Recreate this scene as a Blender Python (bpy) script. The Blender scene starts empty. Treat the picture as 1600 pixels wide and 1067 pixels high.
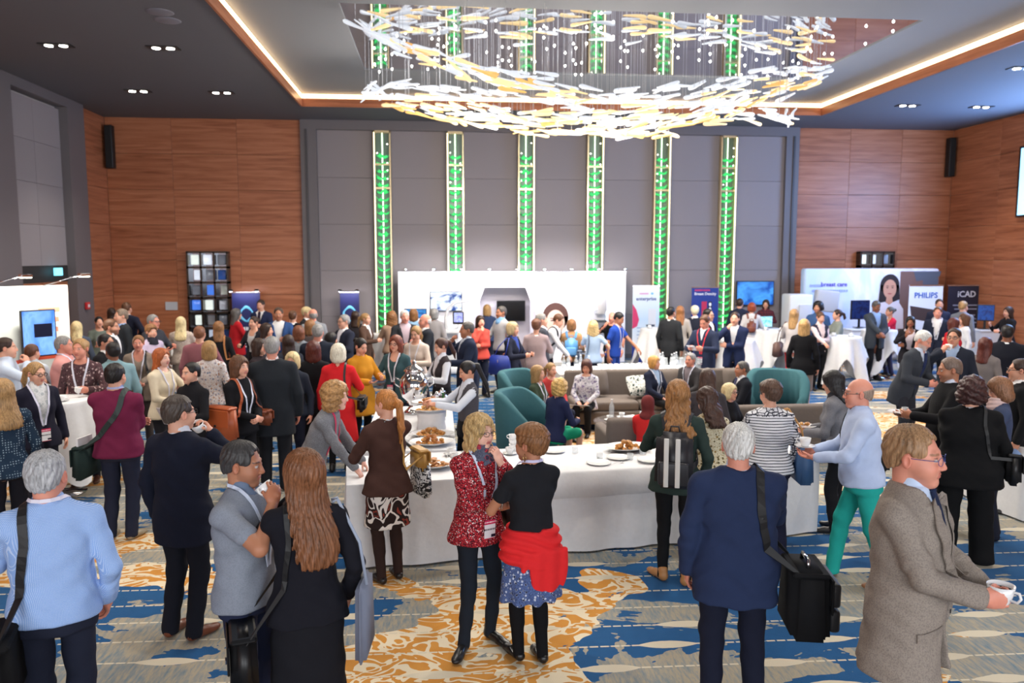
import bpy, bmesh, math, random
import numpy as np
from mathutils import Vector, Matrix
random.seed(7); rng = np.random.default_rng(7)
SC = bpy.context.scene
COL = SC.collection
# ------------------------------------------------------------ camera
CAMH, FPX = 2.72, 1236.0
PITCH, YAW = math.radians(6.05), math.radians(5.4)
cam_d = bpy.data.cameras.new('camera'); cam = bpy.data.objects.new('camera', cam_d); COL.objects.link(cam)
cam_d.sensor_width = 36.0; cam_d.lens = FPX/1600*36.0; cam_d.clip_end = 200
cam.location = (0, 0, CAMH); cam.rotation_euler = (math.pi/2-PITCH, 0, -YAW)
SC.camera = cam
cam_d.dof.use_dof = True; cam_d.dof.focus_distance = 5.2; cam_d.dof.aperture_fstop = 2.2
# ------------------------------------------------------------ view, world
SC.view_settings.view_transform = 'Standard'; SC.view_settings.look = 'None'
SC.view_settings.gamma = 1.0; SC.view_settings.use_curve_mapping = False
SC.view_settings.exposure = 0.0
SC.cycles.use_denoising = True
SC.cycles.max_bounces = 6; SC.cycles.diffuse_bounces = 3; SC.cycles.glossy_bounces = 4
SC.cycles.transmission_bounces = 4; SC.cycles.transparent_max_bounces = 8
SC.cycles.sample_clamp_indirect = 6.0; SC.cycles.caustics_reflective = False; SC.cycles.caustics_refractive = False
W = bpy.data.worlds.new('world'); SC.world = W; W.use_nodes = True
W.node_tree.nodes['Background'].inputs[0].default_value = (0.75, 0.85, 1.0, 1)
W.node_tree.nodes['Background'].inputs[1].default_value = 0.6
# ------------------------------------------------------------ room dimensions (metres)
YB = 21.0            # back wall
XL, XR = -8.2, 14.2  # side walls
YF = -5.0            # window wall behind the camera
ZC = 6.2             # lower ceiling
ZT, ZM = 6.45, 6.47  # cove tray ceiling, mirrored recess
CX0, CX1, CY0, CY1 = -3.05, 9.35, 4.0, 18.9   # cove opening
RX0, RX1, RY0, RY1 = -1.4, 7.7, 12.3, 16.5    # mirrored recess
# ------------------------------------------------------------ lights of the room
def area(name, loc, rot, sx, sy, power, col=(1,1,1), spread=180):
    l = bpy.data.lights.new(name, 'AREA'); l.shape = 'RECTANGLE'; l.size = sx; l.size_y = sy; l.energy = power; l.color = col
    l.spread = math.radians(spread)
    o = bpy.data.objects.new(name, l); COL.objects.link(o); o.location = loc; o.rotation_euler = rot
    return o
# added soft front fill, set at the assumed windows of the wall behind the camera
for xx in (-4.6, 2.9, 10.4):
    area('window_daylight', (xx, YF+0.2, 3.1), (math.radians(84), 0, 0), 5.2, 4.2, 420, (0.95, 0.97, 1.0))
# downlights in the lower ceiling (fittings are built with the ceiling)
def spot(loc, power, col, ang=100, blend=0.6, rad=0.12):
    l = bpy.data.lights.new('downlight_lamp', 'SPOT'); l.energy = power; l.color = col; l.spot_size = math.radians(ang); l.spot_blend = blend; l.shadow_soft_size = rad
    o = bpy.data.objects.new('downlight_lamp', l); COL.objects.link(o); o.location = loc; return o
DOWN = [(x, y) for y in (7.0, 10.6, 14.1, 17.7) for x in (-6.2, -4.5, 10.8, 12.6)]
for (x, y) in DOWN: spot((x, y, ZC-0.06), 260, (1.0, 0.9, 0.78))
# soft light of the chandelier and the tray above it
area('chandelier_glow', (3.1, 13.4, 5.0), (0, 0, 0), 7.5, 4.0, 620, (1.0, 0.93, 0.83))
for (x, y, z) in ((.6, 14.6, 4.9), (3.1, 13.8, 4.8), (5.6, 14.2, 4.9)):
    l = bpy.data.lights.new('chandelier_lamp', 'POINT'); l.energy = 280; l.color = (1.0, .92, .82); l.shadow_soft_size = .5; o = bpy.data.objects.new('chandelier_lamp', l); COL.objects.link(o); o.location = (x, y, z)
for (x, y) in ((-1.2, 6.0), (3.1, 6.0), (7.4, 6.0), (-1.2, 9.6), (3.1, 9.6), (7.4, 9.6)): spot((x, y, ZT-0.06), 330, (1.0, 0.93, 0.84), 110)
# ------------------------------------------------------------ helpers
_cR = Matrix.Rotation(-YAW, 3, 'Z') @ Matrix.Rotation(math.pi/2-PITCH, 3, 'X')
def ray(px, py):
    return (_cR @ Vector(((px-800)/FPX, -(py-533.5)/FPX, -1.0)))
def atY(px, py, Y):          # point on the ray at world depth Y
    d = ray(px, py); t = Y/d.y; return Vector((d.x*t, Y, CAMH+d.z*t))
def atZ(px, py, z):          # point on the ray at height z
    d = ray(px, py); t = (z-CAMH)/d.z; return Vector((d.x*t, d.y*t, z))
def atX(px, py, X):
    d = ray(px, py); t = X/d.x; return Vector((X, d.y*t, CAMH+d.z*t))
def lin(c):
    return tuple(((v/255)/12.92 if v/255 <= 0.04045 else ((v/255+0.055)/1.055)**2.4) for v in c)
def tag(o, label=None, cat=None, group=None, kind=None):
    if label: o['label'] = label
    if cat: o['category'] = cat
    if group: o['group'] = group
    if kind: o['kind'] = kind
    return o
def empty(name, loc=(0,0,0), rz=0.0):
    o = bpy.data.objects.new(name, None); COL.objects.link(o); o.location = loc; o.rotation_euler = (0,0,rz); o.empty_display_size = 0.1
    return o
def mesh_obj(name, verts, faces, mat=None, parent=None, smooth=False, loc=None, mats=None, fmi=None):
    me = bpy.data.meshes.new(name)
    me.from_pydata([tuple(v) for v in verts] if not isinstance(verts, np.ndarray) else verts.tolist(), [], faces if not isinstance(faces, np.ndarray) else faces.tolist())
    if mats:
        for m in mats: me.materials.append(m)
        if fmi is not None: me.polygons.foreach_set('material_index', np.asarray(fmi, dtype=np.int32))
    elif mat: me.materials.append(mat)
    if smooth: me.polygons.foreach_set('use_smooth', np.ones(len(me.polygons), dtype=bool))
    me.update()
    o = bpy.data.objects.new(name, me); COL.objects.link(o)
    if parent: o.parent = parent
    if loc is not None: o.location = loc
    return o
class MB:
    """collects shapes and links them as ONE mesh object"""
    def __init__(s): s.v = []; s.f = []; s.sm = []
    def add(s, vs, fs, smooth=False):
        n = len(s.v); s.v += [tuple(v) for v in vs]; s.f += [tuple(i+n for i in f) for f in fs]; s.sm += [smooth]*len(fs); return s
    def box(s, c, d, rz=0.0, bev=0.0, M=None):
        x, y, z = d[0]/2, d[1]/2, d[2]/2
        if bev > 0:
            bm = bmesh.new(); bmesh.ops.create_cube(bm, size=1.0)
            for v in bm.verts: v.co = Vector((v.co.x*d[0], v.co.y*d[1], v.co.z*d[2]))
            bmesh.ops.bevel(bm, geom=list(bm.edges), offset=min(bev, x*0.95, y*0.95, z*0.95), segments=3 if bev > 0.012 else 1, affect='EDGES', profile=0.5)
            vs = [v.co.copy() for v in bm.verts]; fs = [tuple(v.index for v in f.verts) for f in bm.faces]; bm.free(); sm = bev > 0.012
        else:
            vs = [Vector((a*x, b*y, e*z)) for a in (-1,1) for b in (-1,1) for e in (-1,1)]
            fs = [(0,1,3,2),(4,6,7,5),(0,4,5,1),(2,3,7,6),(0,2,6,4),(1,5,7,3)]; sm = False
        R = M if M is not None else Matrix.Rotation(rz, 3, 'Z')
        return s.add([R @ v + Vector(c) for v in vs], fs, sm)
    def lathe(s, prof, c=(0,0,0), n=20, sx=1.0, sy=1.0, smooth=True, M=None):
        vs, fs = [], []
        for (r, z) in prof:
            for k in range(n):
                a = 2*math.pi*k/n; v = Vector((r*math.cos(a)*sx, r*math.sin(a)*sy, z))
                vs.append((M @ v if M else v)+Vector(c))
        m = len(prof)
        for i in range(m-1):
            for k in range(n):
                fs.append((i*n+k, i*n+(k+1)%n, (i+1)*n+(k+1)%n, (i+1)*n+k))
        fs.append(tuple(reversed(range(n)))); fs.append(tuple((m-1)*n+k for k in range(n)))
        return s.add(vs, fs, smooth)
    def tube(s, pts, r, n=8, closed=False, smooth=True):
        pts = [Vector(p) for p in pts]; m = len(pts); vs, fs = [], []
        rr = r if hasattr(r, '__len__') else [r]*m
        up = None
        for i, p in enumerate(pts):
            t = (pts[(i+1) % m]-pts[i-1]) if closed else (pts[min(i+1, m-1)]-pts[max(i-1, 0)])
            t = t.normalized() if t.length > 1e-9 else Vector((0,0,1))
            if up is None: up = Vector((0,0,1)) if abs(t.z) < 0.9 else Vector((1,0,0))
            a = t.cross(up); a = a.normalized() if a.length > 1e-6 else t.orthogonal().normalized(); b = a.cross(t).normalized(); up = b
            for k in range(n):
                th = 2*math.pi*k/n; vs.append(p+(a*math.cos(th)+b*math.sin(th))*rr[i])
        for i in range(m if closed else m-1):
            for k in range(n):
                j = (i+1) % m; fs.append((i*n+k, i*n+(k+1)%n, j*n+(k+1)%n, j*n+k))
        if not closed: fs.append(tuple(reversed(range(n)))); fs.append(tuple((m-1)*n+k for k in range(n)))
        return s.add(vs, fs, smooth)
    def prism(s, poly, z0, z1, M=None, off=(0,0,0)):
        n = len(poly); vs = [Vector((p[0], p[1], z0)) for p in poly]+[Vector((p[0], p[1], z1)) for p in poly]
        fs = [tuple(reversed(range(n))), tuple(range(n, 2*n))]+[(i, (i+1)%n, n+(i+1)%n, n+i) for i in range(n)]
        return s.add([(M @ v if M else v)+Vector(off) for v in vs], fs)
    def build(s, name, mat, parent=None, loc=None, rz=None):
        me = bpy.data.meshes.new(name); me.from_pydata(s.v, [], s.f); me.materials.append(mat)
        me.polygons.foreach_set('use_smooth', np.array(s.sm, dtype=bool)); me.update()
        o = bpy.data.objects.new(name, me); COL.objects.link(o)
        if parent: o.parent = parent
        if loc is not None: o.location = loc
        if rz is not None: o.rotation_euler = (0,0,rz)
        return o
def dup(o, name=None, parent=None, loc=None, rz=None, rot=None, scale=None):
    c = o.copy(); COL.objects.link(c)
    if name: c.name = name
    if parent is not None: c.parent = parent
    if loc is not None: c.location = loc
    if rz is not None: c.rotation_euler = (0,0,rz)
    if rot is not None: c.rotation_euler = rot
    if scale is not None: c.scale = scale
    return c
def dup_tree(o, loc, rz=None):
    c = dup(o, loc=loc, rz=rz)
    for ch in list(o.children):
        d = dup(ch, parent=c)
        for g in list(ch.children): dup(g, parent=d)
    return c
# ------------------------------------------------------------ node expressions
class NT:
    def __init__(s, name):
        s.m = bpy.data.materials.new(name); s.m.use_nodes = True; s.t = s.m.node_tree
        s.b = s.t.nodes['Principled BSDF']
    def node(s, typ, **kw):
        n = s.t.nodes.new(typ)
        for k, v in kw.items(): setattr(n, k, v)
        return n
    def put(s, inp, v):
        if isinstance(v, EX): s.t.links.new(v.o, inp)
        elif isinstance(v, bpy.types.NodeSocket): s.t.links.new(v, inp)
        elif isinstance(v, (tuple, list)) and len(v) == 3 and inp.type == 'RGBA': inp.default_value = (*v, 1)
        else: inp.default_value = v
    def math(s, op, a, b=None, c=None):
        n = s.node('ShaderNodeMath', operation=op); s.put(n.inputs[0], a)
        if b is not None: s.put(n.inputs[1], b)
        if c is not None: s.put(n.inputs[2], c)
        return EX(s, n.outputs[0])
    def coord(s, kind='Object'):
        n = s.node('ShaderNodeTexCoord'); return EX(s, n.outputs[kind])
    def sep(s, v):
        n = s.node('ShaderNodeSeparateXYZ'); s.put(n.inputs[0], v); return [EX(s, o) for o in n.outputs]
    def comb(s, x, y, z):
        n = s.node('ShaderNodeCombineXYZ')
        for i, v in enumerate((x, y, z)): s.put(n.inputs[i], v)
        return EX(s, n.outputs[0])
    def scale(s, v, sc, rot=(0,0,0), loc=(0,0,0)):
        n = s.node('ShaderNodeMapping'); s.put(n.inputs[0], v); n.inputs['Scale'].default_value = sc; n.inputs['Rotation'].default_value = rot; n.inputs['Location'].default_value = loc
        return EX(s, n.outputs[0])
    def noise(s, v, sc=5.0, det=2.0, rough=0.5, dist=0.0):
        n = s.node('ShaderNodeTexNoise'); s.put(n.inputs['Vector'], v); n.inputs['Scale'].default_value = sc; n.inputs['Detail'].default_value = det
        n.inputs['Roughness'].default_value = rough; n.inputs['Distortion'].default_value = dist; return EX(s, n.outputs[0])
    def voro(s, v, sc=5.0, feat='F1', out='Distance', rnd=1.0):
        n = s.node('ShaderNodeTexVoronoi', feature=feat); s.put(n.inputs['Vector'], v); n.inputs['Scale'].default_value = sc; n.inputs['Randomness'].default_value = rnd
        return EX(s, n.outputs[out])
    def white(s, w):
        n = s.node('ShaderNodeTexWhiteNoise', noise_dimensions='1D'); s.put(n.inputs['W'], w); return EX(s, n.outputs['Value'])
    def ramp(s, f, stops, const=False):
        n = s.node('ShaderNodeValToRGB'); s.put(n.inputs[0], f); r = n.color_ramp
        if const: r.interpolation = 'CONSTANT'
        while len(r.elements) < len(stops): r.elements.new(0.5)
        for e, (p, c) in zip(r.elements, stops): e.position = p; e.color = (*c, 1)
        return EX(s, n.outputs[0])
    def mix(s, f, a, b):
        n = s.node('ShaderNodeMix', data_type='RGBA'); s.put(n.inputs[0], f); s.put(n.inputs[6], a); s.put(n.inputs[7], b); return EX(s, n.outputs[2])
    def bump(s, h, strength=0.3, dist=0.01):
        n = s.node('ShaderNodeBump'); n.inputs['Strength'].default_value = strength; n.inputs['Distance'].default_value = dist; s.put(n.inputs['Height'], h)
        s.t.links.new(n.outputs[0], s.b.inputs['Normal'])
    def set(s, **kw):
        names = dict(col='Base Color', rough='Roughness', metal='Metallic', spec='Specular IOR Level', trans='Transmission Weight', ior='IOR', alpha='Alpha',
                     ecol='Emission Color', emit='Emission Strength', sheen='Sheen Weight', coat='Coat Weight', sss='Subsurface Weight')
        for k, v in kw.items(): s.put(s.b.inputs[names[k]], v)
        return s
class EX:
    def __init__(s, nt, o): s.n = nt; s.o = o
    def __add__(s, b): return s.n.math('ADD', s, b)
    def __radd__(s, b): return s.n.math('ADD', s, b)
    def __sub__(s, b): return s.n.math('SUBTRACT', s, b)
    def __rsub__(s, b): return s.n.math('SUBTRACT', b, s)
    def __mul__(s, b): return s.n.math('MULTIPLY', s, b)
    def __rmul__(s, b): return s.n.math('MULTIPLY', s, b)
    def __truediv__(s, b): return s.n.math('DIVIDE', s, b)
    def gt(s, b): return s.n.math('GREATER_THAN', s, b)
    def lt(s, b): return s.n.math('LESS_THAN', s, b)
    def abs(s): return s.n.math('ABSOLUTE', s)
    def floor(s): return s.n.math('FLOOR', s)
    def frac(s): return s.n.math('FRACT', s)
    def max(s, b): return s.n.math('MAXIMUM', s, b)
    def min(s, b): return s.n.math('MINIMUM', s, b)
_mc = {}
def plain(name, col, rough=0.6, metal=0.0, spec=0.5, emit=0.0, coat=0.0, trans=0.0, srgb=True):
    k = (name, col, rough, metal, emit, trans)
    if k in _mc: return _mc[k]
    n = NT(name); c = lin(col) if srgb else col
    n.set(col=c, rough=rough, metal=metal, spec=spec, coat=coat, trans=trans)
    if emit: n.set(ecol=c, emit=emit)
    _mc[k] = n.m; return n.m
def cloth(col, pat=None, c2=None, c3=None, sc=1.0, rough=0.9):
    """woven fabric; pat picks the print"""
    k = ('cloth', col, pat, c2, c3, sc)
    if k in _mc: return _mc[k]
    n = NT('fabric'); co = n.coord(); c = lin(col)
    fine = n.noise(co, 220*sc, 1.0); wr = n.noise(co, 9, 3.0, 0.6)
    base = n.mix(n.noise(co, 26, 2.0)*0.35, c, tuple(v*0.72 for v in c))
    if pat == 'dots':
        v = n.voro(n.scale(co, (1,1,1)), 46*sc, rnd=0.15); base = n.mix(v.lt(0.26), base, lin(c2))
    elif pat == 'floral':
        v = n.voro(co, 24*sc, out='Color'); d = n.voro(co, 24*sc); r = n.sep(v)[0]
        base = n.mix(n.math('MULTIPLY', d.lt(0.42), r.gt(0.45)), base, lin(c2))
        base = n.mix(n.math('MULTIPLY', d.lt(0.36), r.gt(0.78)), base, lin(c3 or c2))
        ln = n.noise(co, 38*sc, 3.0, 0.6, 1.0); base = n.mix((ln-0.5).abs().lt(0.025), base, lin(c3 or c2))
    elif pat == 'tweed':
        v = n.sep(n.voro(co, 190*sc, out='Color'))[0]
        base = n.ramp(v, [(0.0, lin(c3 or (40,20,25))), (0.34, c), (0.62, lin(c2)), (0.93, lin((235,215,215)))], True)
    elif pat == 'check':
        x, y, z = n.sep(n.scale(co, (150*sc,150*sc,150*sc)))
        f = n.math('ADD', (x+y).frac().gt(0.72), z.frac().gt(0.72)); base = n.mix(f*0.5, base, lin(c2))
    elif pat == 'stripe':
        z = n.sep(co)[2]; base = n.mix((z*42*sc).frac().gt(0.74), base, lin(c2))
    elif pat == 'stripeflower':
        z = n.sep(co)[2]; st = n.math('MULTIPLY', (z*40).frac().gt(0.72), z.lt(1.33)); base = n.mix(st, base, lin(c2))
        v = n.voro(n.scale(co, (1,1,1)), 15, 'DISTANCE_TO_EDGE'); w = n.noise(co, 12, 2.0, 0.6, 0.6)
        x = n.sep(co)[0]; up = n.math('MAXIMUM', z.gt(1.31), x.abs().gt(0.19))
        ln = n.math('MAXIMUM', v.lt(0.055), (w-0.5).abs().lt(0.012)); base = n.mix(n.math('MULTIPLY', ln, up), base, lin(c2))
    elif pat == 'swirl':
        w = n.noise(n.scale(co, (1,1,0.7)), 6.5*sc, 1.0, 0.5, 1.6); base = n.mix((w-0.5).abs().lt(0.035), base, lin(c2))
        base = n.mix((w-0.62).abs().lt(0.02), base, lin(c3 or c2))
    elif pat == 'heather':
        base = n.mix(n.noise(co, 140, 2.0, 0.8).gt(0.53)*0.6, base, lin(c2))
    elif pat == 'plaid':
        x, y, z = n.sep(n.scale(co, (14,14,14))); f = n.math('ADD', (x+y).frac().gt(0.6), z.frac().gt(0.6)); base = n.mix(f*0.45, base, lin(c2))
    n.set(col=base, rough=rough, spec=0.2, sheen=0.0)
    n.bump(wr*1.0+fine*0.12, 0.35, 0.012)
    _mc[k] = n.m; return n.m
# ------------------------------------------------------------ implicit surfaces for organic shapes
A3 = lambda *v: np.array(v, dtype=np.float64)
def rcone(P, a, b, r1, r2):
    a = np.asarray(a, float); b = np.asarray(b, float); ba = b-a; L = float(ba@ba)+1e-12
    q = P-a; t = np.clip((q@ba)/L, 0, 1); return np.sqrt(((q-t[:, None]*ba)**2).sum(1))-(r1+(r2-r1)*t)
def ell(P, c, r, R=None):
    q = P-np.asarray(c, float)
    if R is not None: q = q@R
    r = np.asarray(r, float); k0 = np.sqrt(((q/r)**2).sum(1)); k1 = np.sqrt(((q/(r*r))**2).sum(1))+1e-9
    return np.where(k0 < 1e-6, -r.min(), k0*(k0-1)/k1)
def smin(a, b, k):
    h = np.clip(0.5+0.5*(b-a)/k, 0, 1); return b+(a-b)*h-k*h*(1-h)
def smax(a, b, k): return -smin(-a, -b, k)
class Loft:
    """elliptic sections stacked along a frame: rows of (z, half width, half depth, y offset)"""
    def __init__(s, o, R, rows, n=2.3, sig=0.018):
        rows = sorted(rows); z = np.array([r[0] for r in rows]); s.z0, s.z1 = z[0], z[-1]
        s.t = np.linspace(z[0]-0.1, z[-1]+0.1, 240); dz = s.t[1]-s.t[0]
        k = np.exp(-0.5*(np.arange(-30, 31)*dz/sig)**2); k /= k.sum(); s.c = []
        for j in (1, 2, 3):
            v = np.interp(s.t, z, [r[j] if len(r) > j else 0.0 for r in rows]); s.c.append(np.convolve(np.pad(v, 30, 'edge'), k, 'valid'))
        s.o = np.asarray(o, float); s.R = np.asarray(R, float); s.n = n
    def loc(s, P): return (P-s.o)@s.R
    def __call__(s, P, grow=0.0, capk=0.012):
        q = s.loc(P); w = np.interp(q[:, 2], s.t, s.c[0])+grow; d = np.interp(q[:, 2], s.t, s.c[1])+grow; y0 = np.interp(q[:, 2], s.t, s.c[2])
        x = np.abs(q[:, 0])/w; y = np.abs(q[:, 1]-y0)/d
        k = (x**s.n+y**s.n)**(1/s.n); dd = (k-1)*np.sqrt(w*d)*np.clip(np.minimum(w, d)/np.sqrt(w*d), 0.6, 1)
        cap = np.maximum(q[:, 2]-s.z1, s.z0-q[:, 2]); return smax(dd, cap, capk)
def polygonise(fn, lo, hi, h):
    """surface nets over a sparsely evaluated grid, then two Newton steps on to the surface"""
    lo = np.asarray(lo, float)-2*h; hi = np.asarray(hi, float)+2*h
    B = 4; nb = np.maximum(1, np.ceil((hi-lo)/(h*B)).astype(int)); n = nb*B+1
    cc = [lo[i]+h*B*(np.arange(nb[i])+0.5) for i in range(3)]
    C = np.stack(np.meshgrid(*cc, indexing='ij'), -1).reshape(-1, 3); fc = fn(C)
    act = (np.abs(fc) < h*B*1.75).reshape(nb)
    F = np.repeat(np.repeat(np.repeat(np.where(fc.reshape(nb) < 0, -1.0, 1.0), B, 0), B, 1), B, 2)
    F = np.pad(F, ((0,1),(0,1),(0,1)), 'edge')
    m = np.repeat(np.repeat(np.repeat(act, B, 0), B, 1), B, 2); m = np.pad(m, ((0,1),(0,1),(0,1)), 'edge')
    m2 = m.copy(); m2[1:] |= m[:-1]; m2[:, 1:] |= m2[:, :-1].copy(); m2[:, :, 1:] |= m2[:, :, :-1].copy(); m = m2
    idx = np.argwhere(m); F[m] = fn(lo+idx*h)
    S = F < 0; nc = np.array(F.shape)-1
    cnt = np.zeros(nc, np.int8)
    for i in (0,1):
        for j in (0,1):
            for k in (0,1): cnt += S[i:nc[0]+i, j:nc[1]+j, k:nc[2]+k]
    cells = np.argwhere((cnt > 0) & (cnt < 8))
    if len(cells) == 0: return np.zeros((0,3)), np.zeros((0,4), int)
    vid = -np.ones(nc, int); vid[tuple(cells.T)] = np.arange(len(cells))
    acc = np.zeros((len(cells), 3)); num = np.zeros(len(cells))
    for ax in range(3):
        o1, o2 = [a for a in range(3) if a != ax]
        for u in (0,1):
            for v in (0,1):
                a = cells.copy(); a[:, o1] += u; a[:, o2] += v; b = a.copy(); b[:, ax] += 1
                fa = F[tuple(a.T)]; fb = F[tuple(b.T)]; x = (fa < 0) != (fb < 0)
                t = np.where(x, fa/(fa-fb+1e-12), 0); p = a.astype(float); p[:, ax] += t
                acc += np.where(x[:, None], p, 0); num += x
    V = lo+h*(acc/num[:, None])
    Q = []
    for ax in range(3):
        o1, o2 = [(1,2),(2,0),(0,1)][ax]
        sl = [slice(None)]*3; s2 = [slice(None)]*3; sl[ax] = slice(0, -1); s2[ax] = slice(1, None)
        ch = S[tuple(sl)] != S[tuple(s2)]
        E = np.argwhere(ch); ok = (E[:, o1] > 0) & (E[:, o2] > 0) & (E[:, o1] < nc[o1]) & (E[:, o2] < nc[o2]); E = E[ok]
        if len(E) == 0: continue
        def cid(d1, d2):
            c = E.copy(); c[:, o1] += d1; c[:, o2] += d2; return vid[tuple(c.T)]
        q = np.stack([cid(-1,-1), cid(0,-1), cid(0,0), cid(-1,0)], 1)
        inside = S[tuple(E.T)]; q = np.where(inside[:, None], q, q[:, ::-1]); Q.append(q[(q >= 0).all(1)])
    Q = np.concatenate(Q) if Q else np.zeros((0,4), int)
    for it in range(2):
        f0 = fn(V); e = h*0.15; g = np.stack([fn(V+A3(e,0,0))-f0, fn(V+A3(0,e,0))-f0, fn(V+A3(0,0,e))-f0], 1)/e
        g2 = (g*g).sum(1)+0.05; st = (f0/g2)[:, None]*g; ln = np.sqrt((st**2).sum(1))[:, None]+1e-9
        V = V-st*np.minimum(1, 0.45*h/ln)
    return V, Q
def rotx(a): c, s = math.cos(a), math.sin(a); return np.array([[1,0,0],[0,c,-s],[0,s,c]])
def roty(a): c, s = math.cos(a), math.sin(a); return np.array([[c,0,s],[0,1,0],[-s,0,c]])
def rotz(a): c, s = math.cos(a), math.sin(a); return np.array([[c,-s,0],[s,c,0],[0,0,1]])
def unit(v): v = np.asarray(v, float); return v/(np.linalg.norm(v)+1e-12)
def ik(a, t, l1, l2, pole):
    a = np.asarray(a, float); t = np.asarray(t, float); d = t-a; L = np.linalg.norm(d); L2 = min(max(L, abs(l1-l2)+1e-3), (l1+l2)*0.995); dn = d/(L+1e-9); t = a+dn*L2
    x = (l1*l1-l2*l2+L2*L2)/(2*L2); hgt = math.sqrt(max(l1*l1-x*x, 0)); p = np.asarray(pole, float); p = p-dn*(p@dn); p = unit(p)
    return a+dn*x+p*hgt, t
# ------------------------------------------------------------ people
ARM = {  # wrist target in the torso frame (right arm), elbow pole, palm normal, curl, finger direction or None
 'down':  ((.25,.03,-.09), (.5,-.7,-.1), (-1,0,0), .4, None),
 'down2': ((.23,.09,-.06), (.5,-.7,-.1), (-1,-.2,0), .5, None),
 'fwd':   ((.13,.31,.21), (.8,-.5,-.8), (-1,.1,.1), .85, None),
 'plate': ((.12,.30,.17), (.8,-.5,-.8), (-.2,0,1), .35, None),
 'mouth': ((.09,.215,.475), (.9,.1,-.9), (-.6,-.7,0), .9, (-.4,-.1,.9)),
 'chin':  ((.05,.19,.47), (.7,.2,-.9), (-.2,-.9,.2), .75, (-.2,-.25,.95)),
 'cross': ((-.09,.20,.17), (.9,-.3,-.5), (0,-1,0), .5, (-1,.05,.1)),
 'crossh':((-.07,.21,.23), (.9,-.3,-.5), (0,-1,0), .5, (-1,.0,.15)),
 'pocket':((.21,.07,.0), (.6,-.8,-.1), (-1,0,0), .6, None),
 'reach': ((.13,.44,.14), (.7,-.3,-.8), (-.3,0,-1), .4, None),
 'reachup':((.12,.44,.30), (.7,-.3,-.8), (-.5,0,-1), .7, None),
 'hip':   ((.22,.0,.05), (.9,-.6,.1), (-1,0,0), .6, (-.7,.5,-.3)),
 'strap': ((.12,.15,.36), (.8,.0,-.9), (-.3,-.9,0), .9, (-.5,-.1,.8)),
 'lap':   ((.09,.30,.06), (.8,-.5,-.3), (0,0,-1), .4, None),
 'phone': ((.07,.30,.38), (.8,-.1,-.8), (-.6,-.7,.1), .8, (-.2,.1,.95)),
 'clasp': ((.03,.24,.08), (.9,-.5,-.5), (-.3,-.9,0), .6, (-.8,.3,-.3)),
 'talk':  ((.16,.30,.32), (.8,-.4,-.8), (-.8,.1,.6), .4, (-.2,.8,.5)),
}
_skinm = {}
def skin_mat():
    if 'a' in _skinm: return _skinm['a']
    n = NT('skin'); a = n.node('ShaderNodeVertexColor'); a.layer_name = 'tone'
    co = n.coord(); v = n.noise(co, 60, 2.0)
    n.set(col=n.mix(v*0.18, EX(n, a.outputs[0]), (0.45, 0.16, 0.10)), rough=0.48, spec=0.4); n.bump(n.noise(co, 380, 2.0), 0.08, 0.004)
    _skinm['a'] = n.m; return n.m
def hair_mat(col, curly=False):
    k = ('hair', col, curly)
    if k in _mc: return _mc[k]
    n = NT('hair'); co = n.coord(); c = lin(col)
    v = n.noise(co if curly else n.scale(co, (1,1,0.07)), 60 if curly else 130, 3.0, 0.6); w = n.noise(n.scale(co, (1,1,0.25)), 16, 2.0)
    b = n.ramp(v*0.7+w*0.3, [(0.3, tuple(x*0.32 for x in c)), (0.5, c), (0.72, tuple(min(1, x*1.7+0.01) for x in c))])
    n.set(col=b, rough=0.42, spec=0.35); n.bump(v, 0.6, 0.006); _mc[k] = n.m; return n.m
SKIN = {'l': (226,172,146), 'm': (205,150,122), 't': (178,122,92), 'r': (220,150,128), 'd': (132,84,60), 'p': (236,190,170)}
HAIRS = {'blond': (196,160,108), 'lblond': (222,198,150), 'brown': (92,60,40), 'dbrown': (52,34,26), 'black': (24,20,20), 'red': (168,88,44), 'grey': (140,138,136),
         'white': (206,204,200), 'lbrown': (138,96,60), 'ginger': (186,116,62), 'auburn': (84,36,28), 'dgrey': (84,80,78), 'sand': (164,128,84), 'bur': (96,40,38)}
def head_sdf(q, sex, ch):
    m = sex == 'm'; P = q.copy(); P[:, 0] = np.abs(P[:, 0])
    d = ell(P, (0,-.018,.030), (.0765,.097,.090))
    d = smin(d, ell(P, (0,.022,-.028), (.063 if m else .060,.072,.088)), .03)
    d = smin(d, ell(P, (0,.064,-.098), (.028 if m else .022,.026,.022)), .034)
    d = smin(d, ell(P, (.036,.052,-.040), (.028,.032,.034)), .03)
    d = smin(d, rcone(P, (-.02,.082,.026), (.036,.076,.026), .011 if m else .008, .009), .016)
    d = smax(d, -ell(P, (.031,.103,.004), (.018,.018,.0105)), .012)
    d = smin(d, rcone(P, (0,.090,.012), (0,.108,-.029), .0070, .0110), .012)
    d = smin(d, ell(P, (.0115,.100,-.033), (.009,.011,.008)), .008)
    d = smin(d, ell(P, (0,.0895,-.058), (.022,.009,.0050)), .007); d = smin(d, ell(P, (0,.0870,-.068), (.019,.010,.0060)), .007)
    d = smax(d, -ell(P, (0,.100,-.0630), (.020,.010,.0012)), .003)
    d = np.minimum(d, ell(P, (.031,.0785,.004), (.0135,.0135,.0135)))
    R = rotz(-.35); e = ell(P, (.081,-.012,-.006), (.009,.020,.031), R); e = smax(e, -ell(P, (.092,-.006,-.004), (.009,.011,.020), R), .006)
    return smin(d, e, .008)
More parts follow.
